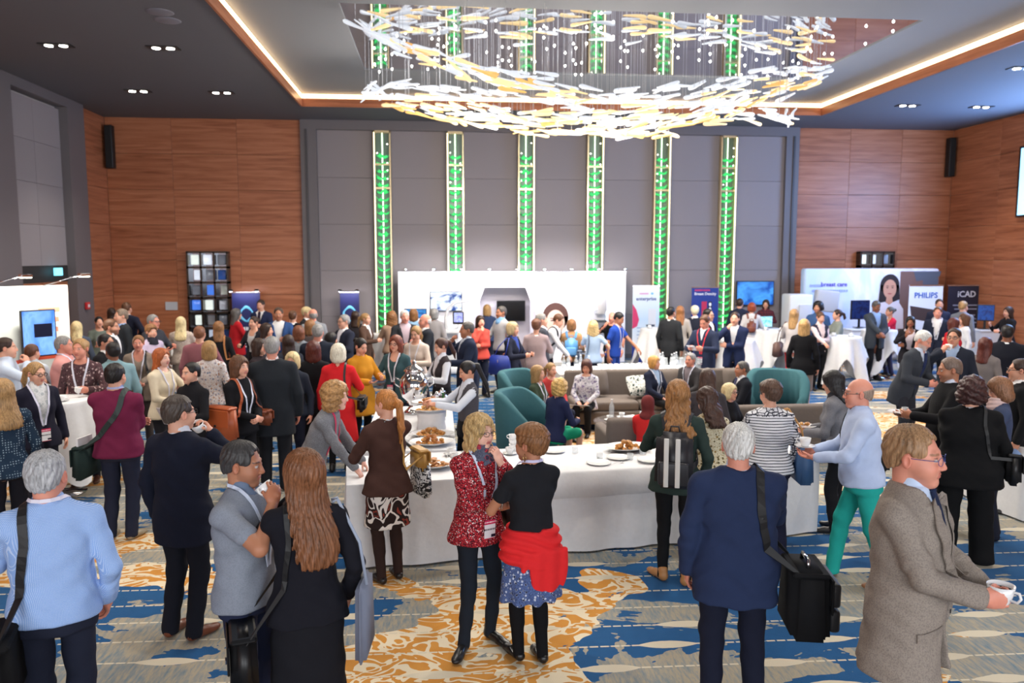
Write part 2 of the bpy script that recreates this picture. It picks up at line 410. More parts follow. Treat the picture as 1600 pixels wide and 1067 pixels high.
def head_tone(q, base, hair, beard, lips, browc):
    n = len(q); C = np.tile(np.array(lin(base)), (n, 1)); ax = np.abs(q[:, 0])
    def mixin(w, col): 
        w = np.clip(w, 0, 1)[:, None]; C[:] = C*(1-w)+np.array(col)*w
    red = np.array(lin(base))*np.array([1.02,.72,.70])
    mixin(.5*np.exp(-(((ax-.04)/.022)**2+((q[:, 1]-.075)/.03)**2+((q[:, 2]+.03)/.02)**2)), red); mixin(.5*np.exp(-(((ax)/.014)**2+((q[:, 1]-.11)/.02)**2+((q[:, 2]+.03)/.014)**2)), red)
    mixin(.5*(ax > .076), red)
    if beard:
        z = (q[:, 2] < -.028)*(q[:, 1] > -.01)*1.0; z *= np.clip((-.028-q[:, 2])/.02, 0, 1)*(q[:, 2] > -.135)
        z = z*(1-np.exp(-((ax/.03)**2+((q[:, 1]-.1)/.03)**2+((q[:, 2]+.036)/.010)**2))); mixin(beard*z, lin(hair))
    mixin(.8*((ax < .022-((q[:, 2]+.0635)/.012)**2*.004) & (np.abs(q[:, 2]+.0635) < .0115) & (q[:, 1] > .080)), lips)
    bz = .027-((ax-.032)/.03)**2*.006; mixin(.8*((np.abs(q[:, 2]-bz) < .0045) & (ax > .013) & (ax < .05) & (q[:, 1] > .05)), np.array(lin(browc))*.8)
    r = np.sqrt((ax-.031)**2+(q[:, 1]-.0785)**2+(q[:, 2]-.004)**2); ey = (r < .0146) & (q[:, 1] > .08) & (np.abs(q[:, 2]-.004) < .0052)
    mixin(ey*1.0, (.50,.47,.45)); mixin(1.0*(ey & (np.sqrt((ax-.031)**2+(q[:, 2]-.004)**2) < .0058)), (.03,.02,.015))
    mixin(.75*((r < .0165) & (q[:, 1] > .08) & (np.abs(q[:, 2]-.0118) < .0018)), (.03,.02,.02))
    return C
def hair_sdf(q, st, L, fine, wavy=0.0):
    P = q.copy(); sx = P[:, 0].copy(); P[:, 0] = np.abs(P[:, 0]); x, y, z = P[:, 0], P[:, 1], P[:, 2]
    face = ell(P, (0,.100,-.040), (.074,.078,.128)); ears = ell(P, (.088,-.004,-.016), (.026,.026,.044))
    th = np.arctan2(q[:, 0], q[:, 1]+.03)
    if st in ('short', 'crop', 'pixie', 'balding'):
        if st in ('short', 'crop'): face = ell(P, (0,.106,-.028), (.076,.086,.130))
        t = {'short': .0105, 'crop': .007, 'pixie': .026, 'balding': .007}[st]
        tv = t*np.clip(.12+(z+.05)/.09, .08, 1.0); d = ell(P, (0,-.018,.030), (.0765,.097,.090))-tv*np.where(z > .07, 1.15, .85); d = smin(d, ell(P, (0,-.055,-.02), (.062,.055,.060))-tv, .02)
        d = smax(d, -face, .012); d = smax(d, -ears, .008)
        low = -(z-(-.068+(y+.10)*.34 if st == 'pixie' else -.062+(y+.10)*.52)); d = smax(d, low, .008)
        if st == 'pixie': d = smin(d, smax(ell(P, (0,.055,.085), (.07,.055,.030)), -ell(P, (0,.11,.0), (.08,.06,.075)), .01), .02)
        if st == 'balding': d = smax(d, z-.035-(y+.05)*-.2, .01)
        a = .0045 if st in ('short', 'pixie') else .0015
        d = d+.55*a*(np.sin(th*19+5*np.sin(z*23+y*9))+np.sin(y*88+z*51+6*np.sin(q[:, 0]*31))*.6) if fine else d
        return d
    if st == 'hijab':
        d = ell(P, (0,-.018,.030), (.094,.112,.108)); d = smin(d, ell(P, (0,.0,-.05), (.088,.095,.11)), .03); d = smin(d, ell(P, (0,-.02,-.17), (.12,.11,.07)), .06)
        return smax(d, -ell(P, (0,.11,-.03), (.058,.06,.085)), .012)
    t = {'bob': .024, 'long': .020, 'pony': .010, 'bun': .010, 'curly': .034}.get(st, .02)
    d = ell(P, (0,-.016,.030), (.0765+t,.097+t,.090+t))
    if st in ('bob', 'curly', 'long'):
        w = .0765+t
        if st == 'long':
            rows = [(-L,.075,.022,-.150),(-L+.06,.105,.032,-.148),(-.32,.115,.038,-.138),(-.24,.115,.045,-.115),(-.15,.103,.062,-.06),(-.05,.100,.085,-.025),(.03,.094,.100,-.018)]
            rows = [r for r in rows if r[0] >= -L-1e-6]
            if L < .34: rows = [(-L,.085,.045,-.10),(-.15,.103,.065,-.06),(-.05,.100,.085,-.025),(.03,.094,.100,-.018)]
        else:
            e = .012 if st == 'curly' else 0
            rows = [(-L,.070+e,.060,-.035),(-L+.035,w+.006+e,.088,-.028),(-.05,w+.008+e,.100,-.02),(.03,w,.105,-.016)]
        d = smin(d, Loft((0,0,0), np.eye(3), rows, 2.0, .02)(P, capk=.03), .02)
        d = smax(d, -ell(P, (0,.105,-.06), (.070,.085,.130)), .016)
        d = smax(d, -np.maximum(np.maximum(x-.064, -y), z+.10), .012)
    else:
        d = smax(d, -face, .012); d = smax(d, -ears, .008); d = smax(d, -(z-(-.070+(y+.10)*.36)), .01)
        if st == 'bun': d = smin(d, ell(P, (0,-.135,.045), (.042,.040,.042)), .012)
        if st == 'pony':
            d = smin(d, rcone(P, (0,-.115,.04), (0,-.15,.01), .024, .030), .01); d = smin(d, rcone(P, (0,-.15,.01), (0,-.175,-L*.6), .032, .030), .02); d = smin(d, rcone(P, (0,-.175,-L*.6), (0,-.165,-L), .030, .010), .02)
    if fine:
        if st == 'curly': d = d+.0075*(np.sin(q[:, 0]*85+4*np.sin(z*50))*np.sin(y*80+3*np.sin(q[:, 0]*60))*1.0+np.sin(z*105+q[:, 0]*50))*.7
        elif wavy: d = d+wavy*(np.sin(z*38+3.0*np.sin(th*3)+q[:, 0]*20)*np.clip(.5-z*5, 0, 1)*.8+np.sin(th*15+5*np.sin(z*22+th*2))*.7+.35*np.sin(th*37+6*np.sin(z*18)))
        else: d = d+.0030*np.sin(th*26+4*np.sin(z*16+q[:, 0]*10))+.0022*np.sin(th*55+5*np.sin(z*11))
    return d
def hand_sdf(P, w, f, n, side, curl, s, rmin, grip=1.0):
    f = unit(f); n = unit(n-f*(np.dot(n, f))); u = np.cross(f, n)*side; q = (P-w)@np.stack([u, n, f], 1)/s   # u = thumb side
    fr = max(.0082, rmin/s)
    d = ell(q, (0,0,.048), (.042,.0155,.054)); d = smin(d, rcone(q, (0,0,-.02), (0,0,.02), .026, .027), .02)
    d = smin(d, rcone(q, (.022,.004,.02), (.030,.012,.05), .014, .012), .012)
    for i, (x, L) in enumerate(((.031,.072), (.0105,.082), (-.0105,.076), (-.031,.060))):
        p = A3(x, .002, .088-.004*abs(i-1)); a = 0.0
        for j, (fl, da) in enumerate(((.46,.75), (.30,1.0), (.24,.8))):
            a += curl*da+.06; p2 = p+A3(-x*.06, math.sin(a), math.cos(a))*L*fl; d = smin(d, rcone(q, p, p2, fr*(1-.07*j), fr*(.93-.07*j)), .004); p = p2
    p = A3(.034,.010,.030); t1 = p+unit(A3(.7-.5*curl,.35+.5*curl,.75))*.040; t2 = t1+unit(A3(.15-.7*curl,.25+.5*curl,.8))*.034
    d = smin(d, rcone(q, p, t1, fr*1.35, fr*1.15), .008); d = smin(d, rcone(q, t1, t2, fr*1.15, fr*.9), .004)
    return d*s
def put_mesh(name, V, Q, mat, parent, tone=None):
    me = bpy.data.meshes.new(name); me.vertices.add(len(V)); me.vertices.foreach_set('co', np.ascontiguousarray(V, dtype=np.float32).ravel())
    me.loops.add(Q.size); me.loops.foreach_set('vertex_index', np.ascontiguousarray(Q, dtype=np.int32).ravel())
    me.polygons.add(len(Q)); me.polygons.foreach_set('loop_start', np.arange(0, Q.size, 4, dtype=np.int32)); me.polygons.foreach_set('loop_total', np.full(len(Q), 4, dtype=np.int32))
    me.polygons.foreach_set('use_smooth', np.ones(len(Q), dtype=bool)); me.update(calc_edges=True); me.materials.append(mat)
    if tone is not None:
        a = me.color_attributes.new('tone', 'FLOAT_COLOR', 'POINT'); c = np.ones((len(V), 4), np.float32); c[:, :3] = tone; a.data.foreach_set('color', c.ravel())
    o = bpy.data.objects.new(name, me); COL.objects.link(o); o.parent = parent; return o
def ribbon(pts, nrm, width, thick=.003):
    """flat strap through pts with surface normals nrm"""
    vs, fs = [], []; m = len(pts)
    for i in range(m):
        t = unit(pts[min(i+1, m-1)]-pts[max(i-1, 0)]); w = unit(np.cross(t, nrm[i]))*width/2; o = unit(nrm[i])*thick
        vs += [pts[i]-w, pts[i]+w, pts[i]+w+o, pts[i]-w+o]
    for i in range(m-1):
        a = i*4; b = a+4; fs += [(a+k, a+(k+1)%4, b+(k+1)%4, b+k) for k in range(4)]
    fs += [(3,2,1,0), ((m-1)*4, (m-1)*4+1, (m-1)*4+2, (m-1)*4+3)]; return vs, fs
def on_surface(fn, pts, off=.004, n=26, it=7):
    pts = np.asarray(pts, float); seg = np.sqrt(((pts[1:]-pts[:-1])**2).sum(1)); t = np.concatenate([[0], np.cumsum(seg)]); u = np.linspace(0, t[-1], n)
    P = np.stack([np.interp(u, t, pts[:, k]) for k in range(3)], 1); e = .004
    for _ in range(it):
        f0 = fn(P); g = np.stack([fn(P+A3(e,0,0))-f0, fn(P+A3(0,e,0))-f0, fn(P+A3(0,0,e))-f0], 1)/e; g2 = (g*g).sum(1)+.05
        st = ((f0-off)/g2)[:, None]*g; ln = np.sqrt((st**2).sum(1))[:, None]+1e-9; P = P-st*np.minimum(1, .05/ln)
        P[1:-1] = .5*P[1:-1]+.25*(P[:-2]+P[2:])
    f0 = fn(P); g = np.stack([fn(P+A3(e,0,0))-f0, fn(P+A3(0,e,0))-f0, fn(P+A3(0,0,e))-f0], 1)/e
    P = P-((f0-off)/((g*g).sum(1)+.05))[:, None]*g
    return P, g
class Fig: pass
NPEOPLE = 0
def person(label, px, py, H, face, sex='m', hair=('short', 'brown'), skin='l', top=('shirt', (200,200,200)), bottom=('trousers', (40,42,52)), arms=('down', 'down'), build=1.0,
           belly=0.0, lean=0.0, turn=0.0, nod=0.0, yaw=0.0, shoes=(30,28,28), sit=None, feet=None, d=None, at=None, shirt=None, tie=None, lanyard=None, badge=False, glasses=None, beard=0.0,
           hlen=.16, hem=None, sleeve=1.0, hs=1.0, legs=None, scarf=None, fine=1.0, group=None, armover=None, vz=.12, side=0.0, extra_top=None):
    global NPEOPLE; NPEOPLE += 1
    s = H/1.75; m = sex == 'm'; b = build; F = Fig(); F.s = s
    # ---- skeleton
    hipz = .93*s if sit is None else sit+.09; ln = math.radians(lean); Rt = rotz(math.radians(turn))@roty(math.radians(side))@rotx(-ln)
    hip = A3(0, -math.sin(ln)*.22*s if sit is None else 0, hipz); T = lambda x, y, z: hip+Rt@A3(x*s, y*s, z*s)
    Rh = Rt@rotx(ln*.7)@rotz(math.radians(yaw))@rotx(-math.radians(nod)); neck = T(0,-.012,.535); hc = neck+(Rt@rotx(ln*.5))@A3(0,.022*s,.118*s); hsz = s*hs*(1.0 if m else .97)
    # the crown of the head comes to stand over the tapped point, at its own height
    crown = hc+Rh@A3(0,-.02,.13*hsz)
    if at is not None: gx, gy = at
    else:
        p = atZ(px, py, crown[2]) if d is None else atY(px, py, d); gx, gy = p.x, p.y
    dist = math.hypot(gx, gy); to = np.array([-gx, -gy])/dist; c, sn = math.cos(math.radians(face)), math.sin(math.radians(face))
    dr = np.array([c*to[0]-sn*to[1], sn*to[0]+c*to[1]]); rz = math.atan2(dr[1], dr[0])-math.pi/2; F.rz = rz
    if at is None: w0 = math.cos(rz), math.sin(rz); gx -= w0[0]*crown[0]-w0[1]*crown[1]; gy -= w0[1]*crown[0]+w0[0]*crown[1]
    root = empty('person', (gx, gy, 0), rz); tag(root, label, 'person', group); F.root = root; F.gx, F.gy = gx, gy
    sw = (.178 if m else .158)*(.6+.4*b); S = [T(sw,-.012,.428), T(-sw,-.012,.428)]; E = [0,0]; Wr = [0,0]; hd = []
    for i, sd in enumerate((1,-1)):
        a = ARM[arms[i]] if isinstance(arms[i], str) else arms[i]; t = T(a[0][0]*sd*(1 if a[0][0] < .15 else .75+.25*b), a[0][1]+(belly*.12 if a[0][1] > .1 else 0), a[0][2])
        E[i], Wr[i] = ik(S[i], t, .285*s, .255*s, Rt@A3(a[1][0]*sd, a[1][1], a[1][2])); fd = unit(Wr[i]-E[i])
        if a[4] is not None: fd = unit(.35*fd+Rt@unit(A3(a[4][0]*sd, a[4][1], a[4][2])))
        hd.append((Wr[i], fd, Rt@A3(a[2][0]*sd, a[2][1], a[2][2]), a[3]))
    J = [T(.088*b**.5,0,-.03), T(-.088*b**.5,0,-.03)]
    if feet is None: feet = ((.105,.02*rng.uniform(-1,1),-10), (-.105,.05*rng.uniform(-1,1),10)) if sit is None else ((.10,.44,-4), (-.10,.40,4))
    K = []; An = []; Ft = []
    for i in (0,1):
        fx, fy, fa = feet[i][:3]; ry = math.radians(fa); fp = A3(fx*s, fy*s, 0); an = fp+rotz(ry)@A3(0,-.045*s,.085*s)
        k, an2 = ik(J[i], an, .418*s, .408*s, A3(feet[i][0]*.3, 1, .0 if sit is None else .8)); K.append(k); An.append(an); Ft.append((fp, ry))
    F.S, F.E, F.W, F.hip, F.Rt, F.hc, F.Rh, F.T = S, E, Wr, hip, Rt, hc, Rh, T
    # ---- resolutions
    hb = max(.0098, dist*.0022)*fine; hh = max(.0042, dist*.00088)*fine; hn = max(.0042, dist*.00085); near = dist < 8.5
    # ---- body profile
    if m: prof = [(-.14,.162,.112),(-.02,.170,.116),(.10,.156,.110),(.20,.160,.113),(.32,.176,.120),(.42,.168,.105),(.475,.125,.085),(.53,.062,.064)]
    else: prof = [(-.14,.168,.118),(-.04,.174,.120),(.10,.140,.100),(.18,.137,.100),(.30,.150,.108),(.42,.146,.092),(.475,.105,.074),(.53,.054,.056)]
    def rows(g, hemz=None, flare=0.0, low=0.0):
        r = []
        for (z, w, dd) in prof:
            bf = b if z < .40 else 1+(b-1)*.5; bl = belly*math.exp(-((z-.08)/.16)**2)
            lx = low*min(1, max(0, (.08-z)/.12)); r.append((z*s, (w*bf+g+lx+bl*.03)*s, (dd*bf+g+lx+bl*.05)*s, bl*.055*s))
        if hemz is not None:
            r = [q for q in r if q[0] > hemz*s+.03]; w, dd, y0 = r[0][1:] if hemz < -.1 else (np.interp(hemz*s, [q[0] for q in r], [q[k] for q in r]) for k in (1,2,3)); r.insert(0, (hemz*s, w+flare*s, dd+flare*.8*s, y0))
        return r
    def torso(g, hemz, flare=0.0):
        return Loft(hip, Rt, rows(g, hemz, flare, .016 if g > .008 else 0))
    def bust(P, dd, g):
        if m: return dd
        for sd in (1,-1): dd = smin(dd, ell(P, T(sd*.066*b**.5,.075*b,.285), A3(.060,.052,.060)*s*b**.5+g*s, Rt), .04)
        return dd
    def armd(P, g, frac, flare=0.0):
        out = None
        for i in (0,1):
            ru, re, rw = (.050,.041,.028) if m else (.043,.035,.025); kb = .7+.3*b
            if frac <= .5: a = rcone(P, S[i], S[i]+(E[i]-S[i])*frac*2, (ru*kb+g)*s, (re*kb+g+(.5-frac)*.012+.006)*s)
            else:
                fr = (frac-.5)*2; a = rcone(P, S[i], E[i], (ru*kb+g)*s, (re*kb+g)*s); a = smin(a, rcone(P, E[i], E[i]+(Wr[i]-E[i])*fr, (re*kb+g)*s, ((rw+(re-rw)*(1-fr))*kb+g+flare)*s), .012)
            out = a if out is None else np.minimum(out, a)
        return out
    def shoulders(P, g):
        r = (.056 if m else .047)*(.7+.3*b)+g; return np.minimum(rcone(P, T(sw*.25,-.014,.476), S[0], r*s*.74, r*s), rcone(P, T(-sw*.25,-.014,.476), S[1], r*s*.74, r*s))
    ph = rng.uniform(0, 6)
    def fold(P, a):
        if not near: return 0.0
        x, y, z = P[:, 0], P[:, 1], P[:, 2]; el = 0
        for i in (0,1): r = np.sqrt(((P-E[i])**2).sum(1)); el = el+.0045*np.sin(r*92+2*np.sin(x*30+y*22+ph))*np.exp(-(r/.12)**2)
        return el+a*(np.sin(34*z+13*x+3*np.sin(9*x+ph)+ph)*.6+np.sin(27*x-31*z+22*y+2*np.sin(8*z))*.5+np.sin(61*z+30*y+4*np.sin(14*x))*.3)
    pts = np.array(S+E+Wr+[T(.2*b,.18+belly*.1,0), T(-.2*b,.18+belly*.1,0), T(.2*b,-.17,.5), T(-.2*b,-.17,.5), T(0,0,.56)])
    # ---- skin: one continuous surface (trunk, limbs, neck), finer head and hands
    tk, tc = top[0], top[1]
    def body(P):
        dd = Loft(hip, Rt, rows(-.004))(P); dd = smin(dd, shoulders(P, -.006), .04); dd = smin(dd, armd(P, -.001, 1.0), .02)
        dd = smin(dd, rcone(P, T(0,-.01,.47), hc-Rh@A3(0,.018,.02)*hsz, (.060 if m else .050)*s, (.055 if m else .046)*s), .03)
        for i in (0,1):
            rr = (.078,.050,.036) if bottom[0] == 'skirt' and legs is None else (.070,.042,.024); k = .6+.4*b
            dd = smin(dd, smin(rcone(P, J[i], K[i], rr[0]*s*k, rr[1]*s*k), rcone(P, K[i], An[i], rr[1]*s*k, rr[2]*s), .02), .03)
        return dd
    ap = np.array(S+E+Wr+J+K+An+[hip, hc]); tonec = SKIN[skin] if isinstance(skin, str) else skin
    V0, Q0 = polygonise(body, ap.min(0)-.12, np.minimum(ap.max(0)+.12, A3(9, 9, hc[2])), hb*(1.5 if tk in ('tee',) or (bottom[0] == 'skirt' and legs is None) else 2.3))
    hv = HAIRS[hair[1]] if isinstance(hair[1], str) else hair[1]
    nb = (T(0,-.01,.49)-hc)@Rh/hsz
    def headf(P):
        q = (P-hc)@Rh/hsz; dd = head_sdf(q, sex, hs); return smin(dd, rcone(q, (0,-.028,-.045), nb, .053 if m else .045, .060 if m else .050), .016)*hsz
    box = np.array([hc+Rh@A3(x, y, z)*hsz for x in (-.1,.1) for y in (-.12,.13) for z in (-.12,.13)]+[T(0,-.01,.50)])
    V1, Q1 = polygonise(headf, box.min(0)-.02, box.max(0)+.02, hh)
    C1 = head_tone((V1-hc)@Rh/hsz, tonec, hv, beard, lin((176,84,84)) if not m else lin((180,104,92)), hv if hair[1] not in ('white', 'lblond') else (150,130,110))
    Vs, Qs, Cs = [V0, V1], [Q0, Q1+len(V0)], [np.tile(np.array(lin(tonec)), (len(V0), 1)), C1]; nn = len(V0)+len(V1)
    for i, sd in enumerate((1,-1)):
        w_, f_, n_, cu = hd[i]; hcn = w_+unit(f_)*.08*s
        v, q = polygonise(lambda P: hand_sdf(P, w_, f_, n_, sd, cu, s*(1 if m else .9), hn*.75), hcn-.14*s, hcn+.14*s, hn)
        Vs.append(v); Qs.append(q+nn); nn += len(v); Cs.append(np.tile(np.array(lin(tonec))*np.array([1,.9,.88]), (len(v), 1)))
        fu = unit(f_); nu = unit(n_-fu*np.dot(n_, fu)); setattr(F, 'gripR' if i == 0 else 'gripL', w_+fu*.085*s+nu*.045*s)
    put_mesh('body', np.concatenate(Vs), np.concatenate(Qs), skin_mat(), root, np.concatenate(Cs))
    # ---- hair
    if hair[0] not in ('bald',):
        hf = lambda P: hair_sdf((P-hc)@Rh/hsz, hair[0], hlen, near or (dist < 17 and hair[0] in ('curly', 'long', 'bob')), hair[2] if len(hair) > 2 else 0.0)*hsz
        lo = hc-.16*s-A3(0,0,(hlen if hair[0] in ('long', 'bob', 'pony', 'curly') else (.12 if hair[0] == 'hijab' else 0))); lo[1] -= .06; hi = hc+.17*s
        if abs(nod)+abs(lean) > 15: lo -= .06; hi += .06
        v, q = polygonise(hf, lo, hi, hh*1.3); put_mesh('headscarf' if hair[0] == 'hijab' else 'hair', v, q, cloth(hv) if hair[0] == 'hijab' else hair_mat(hv, hair[0] == 'curly'), root)
    # ---- clothes
    tmat = top[2] if len(top) > 2 and not isinstance(top[2], (tuple, type(None))) else cloth(tc, *(top[2] if len(top) > 2 and top[2] else ()))
    G = {'jacket': .020, 'coat': .024, 'cardigan': .018, 'shirt': .013, 'blouse': .014, 'tee': .010, 'sweater': .016, 'vest': .014, 'dress': .010}[tk]
    hz = hem if hem is not None else {'jacket': -.24, 'coat': -.50, 'cardigan': -.22, 'shirt': -.08, 'blouse': -.12, 'tee': -.10, 'sweater': -.11, 'vest': -.06, 'dress': -.1}[tk]
    opening = tk in ('jacket', 'coat', 'cardigan', 'vest'); fl = {'jacket': .006, 'coat': .025, 'cardigan': .014}.get(tk, .012 if hz < -.09 else 0)+(.03 if hz < -.3 else 0)
    if sit is not None: hz = max(hz, -.12)
    tor = torso(G, hz, fl); sl = 0 if tk == 'vest' else (.27 if tk == 'tee' and sleeve == 1.0 else sleeve)
    def ftorso(P): return smin(bust(P, tor(P), G), shoulders(P, G*.8), .05)
    def ftop(P):
        dd = ftorso(P)
        if sl > 0: dd = smin(dd, armd(P, G*.85, sl if sl < .5 else min(sl, .5+.5*sl) if sl < 1 else .97, .004), .018)
        dd = dd+fold(P, .0050 if opening else .0042)
        q = (P-hip)@Rt/s
        if opening:
            up = (q[:, 2]-vz)*(.20 if tk != 'cardigan' else .16)+(.035 if tk == 'cardigan' else 0); dn = (vz-q[:, 2])*(.16 if tk != 'cardigan' else .05)+(.035 if tk == 'cardigan' else 0)
            wv = np.maximum(up, dn) if vz < .2 else up; wd = np.maximum(np.abs(q[:, 0])-wv, -(q[:, 1]-.0)); 
            if tk in ('jacket', 'coat'):
                lap = np.clip(1-np.abs(np.abs(q[:, 0])-wv-.028)/.030, 0, 1)*(q[:, 2] > vz)*(q[:, 1] > 0)*(q[:, 2] < .47); dd = dd-.009*np.minimum(1, lap*4)*s
            dd = smax(dd, -wd*s, .006)
        # neck opening
        nk = rcone(P, T(0,-.01,.50), T(0,.01,.60), .062*s, .075*s) if tk not in ('tee', 'dress', 'blouse') else ell(P, T(0,.025,.535), A3(.085,.085,.055 if m else .075)*s, Rt)
        dd = smax(dd, -nk, .006)
        if tk == 'shirt':
            col = coll(P); cut = np.maximum(np.abs(q[:, 0])-np.maximum(q[:, 2]-.49, 0)*.55, -(q[:, 1])); dd = np.minimum(dd, smax(col, -cut*s, .004))
        return dd
    coll = Loft(hip, Rt, [(.478*s,.098*s,.092*s,0),(.52*s,.080*s,.078*s,.0),(.565*s,.066*s,.068*s,.002*s)], 2.0, .008)
    lo = pts.min(0)-.11; hi = pts.max(0)+.11; lo[2] = min(lo[2], (hip+Rt@A3(0,0,hz*s))[2]-.03); ex = .06 if hz < -.3 else 0; lo[:2] -= ex; hi[:2] += ex
    nm = {'jacket': 'jacket', 'coat': 'coat', 'cardigan': 'cardigan', 'shirt': 'shirt', 'blouse': 'blouse', 'tee': 't_shirt', 'sweater': 'sweater', 'vest': 'waistcoat', 'dress': 'dress_top'}[tk]
    v, q = polygonise(ftop, lo, hi, hb); put_mesh(nm, v, q, tmat, root); F.ftop = ftop; F.ftorso = ftorso; F.hz = hz
    if opening or shirt is not None:
        sc_ = shirt or (236,236,238); smat = sc_ if not isinstance(sc_, tuple) else (cloth(*sc_) if isinstance(sc_[0], tuple) else cloth(sc_))
        inner = torso(.006 if opening else .002, -.10); full = tk == 'vest'
        def fsh(P):
            dd = smin(bust(P, inner(P), .004), shoulders(P, .004), .04)
            if full: dd = smin(dd, armd(P, .012, .97), .018)+fold(P, .003)
            if m or full or tk == 'jacket':
                col = Loft(hip, Rt, [(.485*s,.085*s,.082*s,0),(.53*s,.067*s,.068*s,.0),(.575*s,.060*s,.064*s,.004*s)], 2.0, .008)(P); dd = smin(dd, col, .008)
                q = (P-hip)@Rt/s; cut = np.maximum(np.abs(q[:, 0])-np.maximum(q[:, 2]-.50, 0)*.55, -(q[:, 1])); dd = smax(dd, -cut*s, .004)
            else: dd = smax(dd, -ell(P, T(0,.05,.50), A3(.07,.10,.12)*s, Rt), .006)
            return dd
        plo = lo if full else np.array([T(x, y, z) for x in (-.24*b,.24*b) for y in (-.2,.2+belly*.1) for z in (-.12,.6)]).min(0); phi = hi if full else np.array([T(x, y, z) for x in (-.24*b,.24*b) for y in (-.2,.2+belly*.1) for z in (-.12,.6)]).max(0)
        v, q = polygonise(fsh, plo, phi, hb*(1.0 if full else 1.35)); put_mesh('shirt', v, q, smat, root)
        if tie is not None:
            P, g = on_surface(fsh, [T(0,.085,.50), T(0,.15,.40), T(0,.17,.25), T(0,.18,.02)], .006, 18, 4); vs, fs = ribbon(P, g, .062*s, .008); mb = MB(); mb.add(vs, fs); mb.box(P[0], (.04*s,.028*s,.04*s), bev=.010, M=Matrix(Rt.tolist())); mb.build('tie', cloth(tie), root)
    bk = bottom[0]; bmat = bottom[2] if len(bottom) > 2 and not isinstance(bottom[2], tuple) else cloth(bottom[1], *(bottom[2] if len(bottom) > 2 else ()))
    if bk in ('trousers', 'wide', 'slim'):
        rr = {'trousers': (.092,.066,.056), 'wide': (.098,.082,.092), 'slim': (.085,.056,.043)}[bk]; pel = Loft(hip, Rt, [r for r in rows(.009) if r[0] < .15*s])
        def fb(P):
            dd = pel(P); k = .55+.45*b
            for i in (0,1): dd = smin(dd, smin(rcone(P, J[i], K[i], rr[0]*s*k, rr[1]*s*k), rcone(P, K[i], An[i]-A3(0,0,.035*s), rr[1]*s*k, rr[2]*s*(.8+.2*b)), .02), .025)
            return smax(dd+fold(P, .0035), .022*s-P[:, 2], .004)
        ap = np.array(J+K+An+[hip]); v, q = polygonise(fb, ap.min(0)-A3(.14,.16,.08)*b, ap.max(0)+A3(.14,.17,.14)*b, hb*(1.15 if dist < 7 else 1.45)); put_mesh('trousers', v, q, bmat, root)
    elif bk == 'skirt':
        hl = bottom[3] if len(bottom) > 3 else .50; flr = bottom[4] if len(bottom) > 4 else .02
        if sit is None:
            sk = Loft(hip, np.eye(3), [(.13*s,.136*s*b,.098*s*b,0),(.06*s,.150*s*b,.108*s*b,0),(-.02*s,.178*s*b,.124*s*b,0),(-.12*s,.186*s*b,.132*s*b,0),(-hl*s,(.176*b+flr)*s,(.135*b+flr)*s,.01*s)], 2.1)
            fb = lambda P: sk(P)+fold(P, .003)+(.008*np.sin(np.arctan2(P[:, 0], P[:, 1])*9)*np.clip((hip[2]-P[:, 2])/.4, 0, 1) if flr > .03 else 0)
            v, q = polygonise(fb, hip-A3(.27*b,.24*b,hl*s+.02), hip+A3(.27*b,.24*b,.15*s), hb)
        else:
            pel = Loft(hip, Rt, [r for r in rows(.009) if r[0] < .15*s])
            def fb(P):
                dd = pel(P)
                for i in (0,1): dd = smin(dd, rcone(P, J[i], J[i]+(K[i]-J[i])*.88, .092*s, .074*s), .05)
                return dd
            ap = np.array(J+K+[hip]); v, q = polygonise(fb, ap.min(0)-.14, ap.max(0)+.16, hb)
        put_mesh('skirt', v, q, bmat, root)
    if legs is not None:
        def fl_(P):
            dd = None
            for i in (0,1):
                k = .6+.4*b; a = smin(rcone(P, J[i], K[i], .082*s*k, .054*s*k), smin(rcone(P, K[i], An[i]-A3(0,0,.05*s), .054*s*k, .040*s), rcone(P, K[i]+(An[i]-K[i])*.25+A3(0,-.014*s,0), K[i]+(An[i]-K[i])*.5+A3(0,-.010*s,0), .048*s*k, .044*s*k), .03), .03); dd = a if dd is None else np.minimum(dd, a)
            return smax(dd, .03-P[:, 2], .004)
        ap = np.array(J+K+An); v, q = polygonise(fl_, ap.min(0)-.12, ap.max(0)+.1, hb); put_mesh('tights', v, q, cloth(legs), root)
    for i in (0,1):
        fp, ry = Ft[i]; R = rotz(ry)
        def fs_(P):
            q = (P-fp)@R/s; dd = rcone(q, (0,-.062,.042), (0,.06,.034), .036, .036); dd = smin(dd, ell(q, (0,.115,.026), (.040,.062,.026)), .03)
            if bk != 'skirt' and legs is None or (m): dd = smin(dd, rcone(q, (0,-.055,.05), (0,-.05,.10), .038, .040), .02)
            else: dd = smax(dd, -ell(q, (0,-.005,.075), (.030,.075,.038)), .008)
            return smax(dd, .003-q[:, 2], .006)*s
        v, q = polygonise(fs_, fp-A3(.2,.2,.01), fp+A3(.2,.2,.16), max(.012, hb)); put_mesh('shoe', v, q, plain('shoe_leather', shoes, .35), root)
    # ---- accessories
    if scarf is not None:
        sf = lambda P: smax(Loft(hip, Rt, [(.43*s,.112*s,.105*s,.015*s),(.48*s,.100*s,.100*s,.02*s),(.53*s,.088*s,.088*s,.015*s),(.575*s,.076*s,.080*s,.01*s)], 2.0, .012)(P)+.006*np.sin(P[:, 2]*150+P[:, 0]*40), -rcone(P, T(0,-.01,.46), T(0,.015,.64), .052*s, .056*s), .01)
        c0 = T(0,0,.5); v, q = polygonise(sf, c0-.17, c0+.17, max(.007, hb*.7)); put_mesh('scarf', v, q, cloth(*scarf) if isinstance(scarf[0], tuple) else cloth(scarf), root)
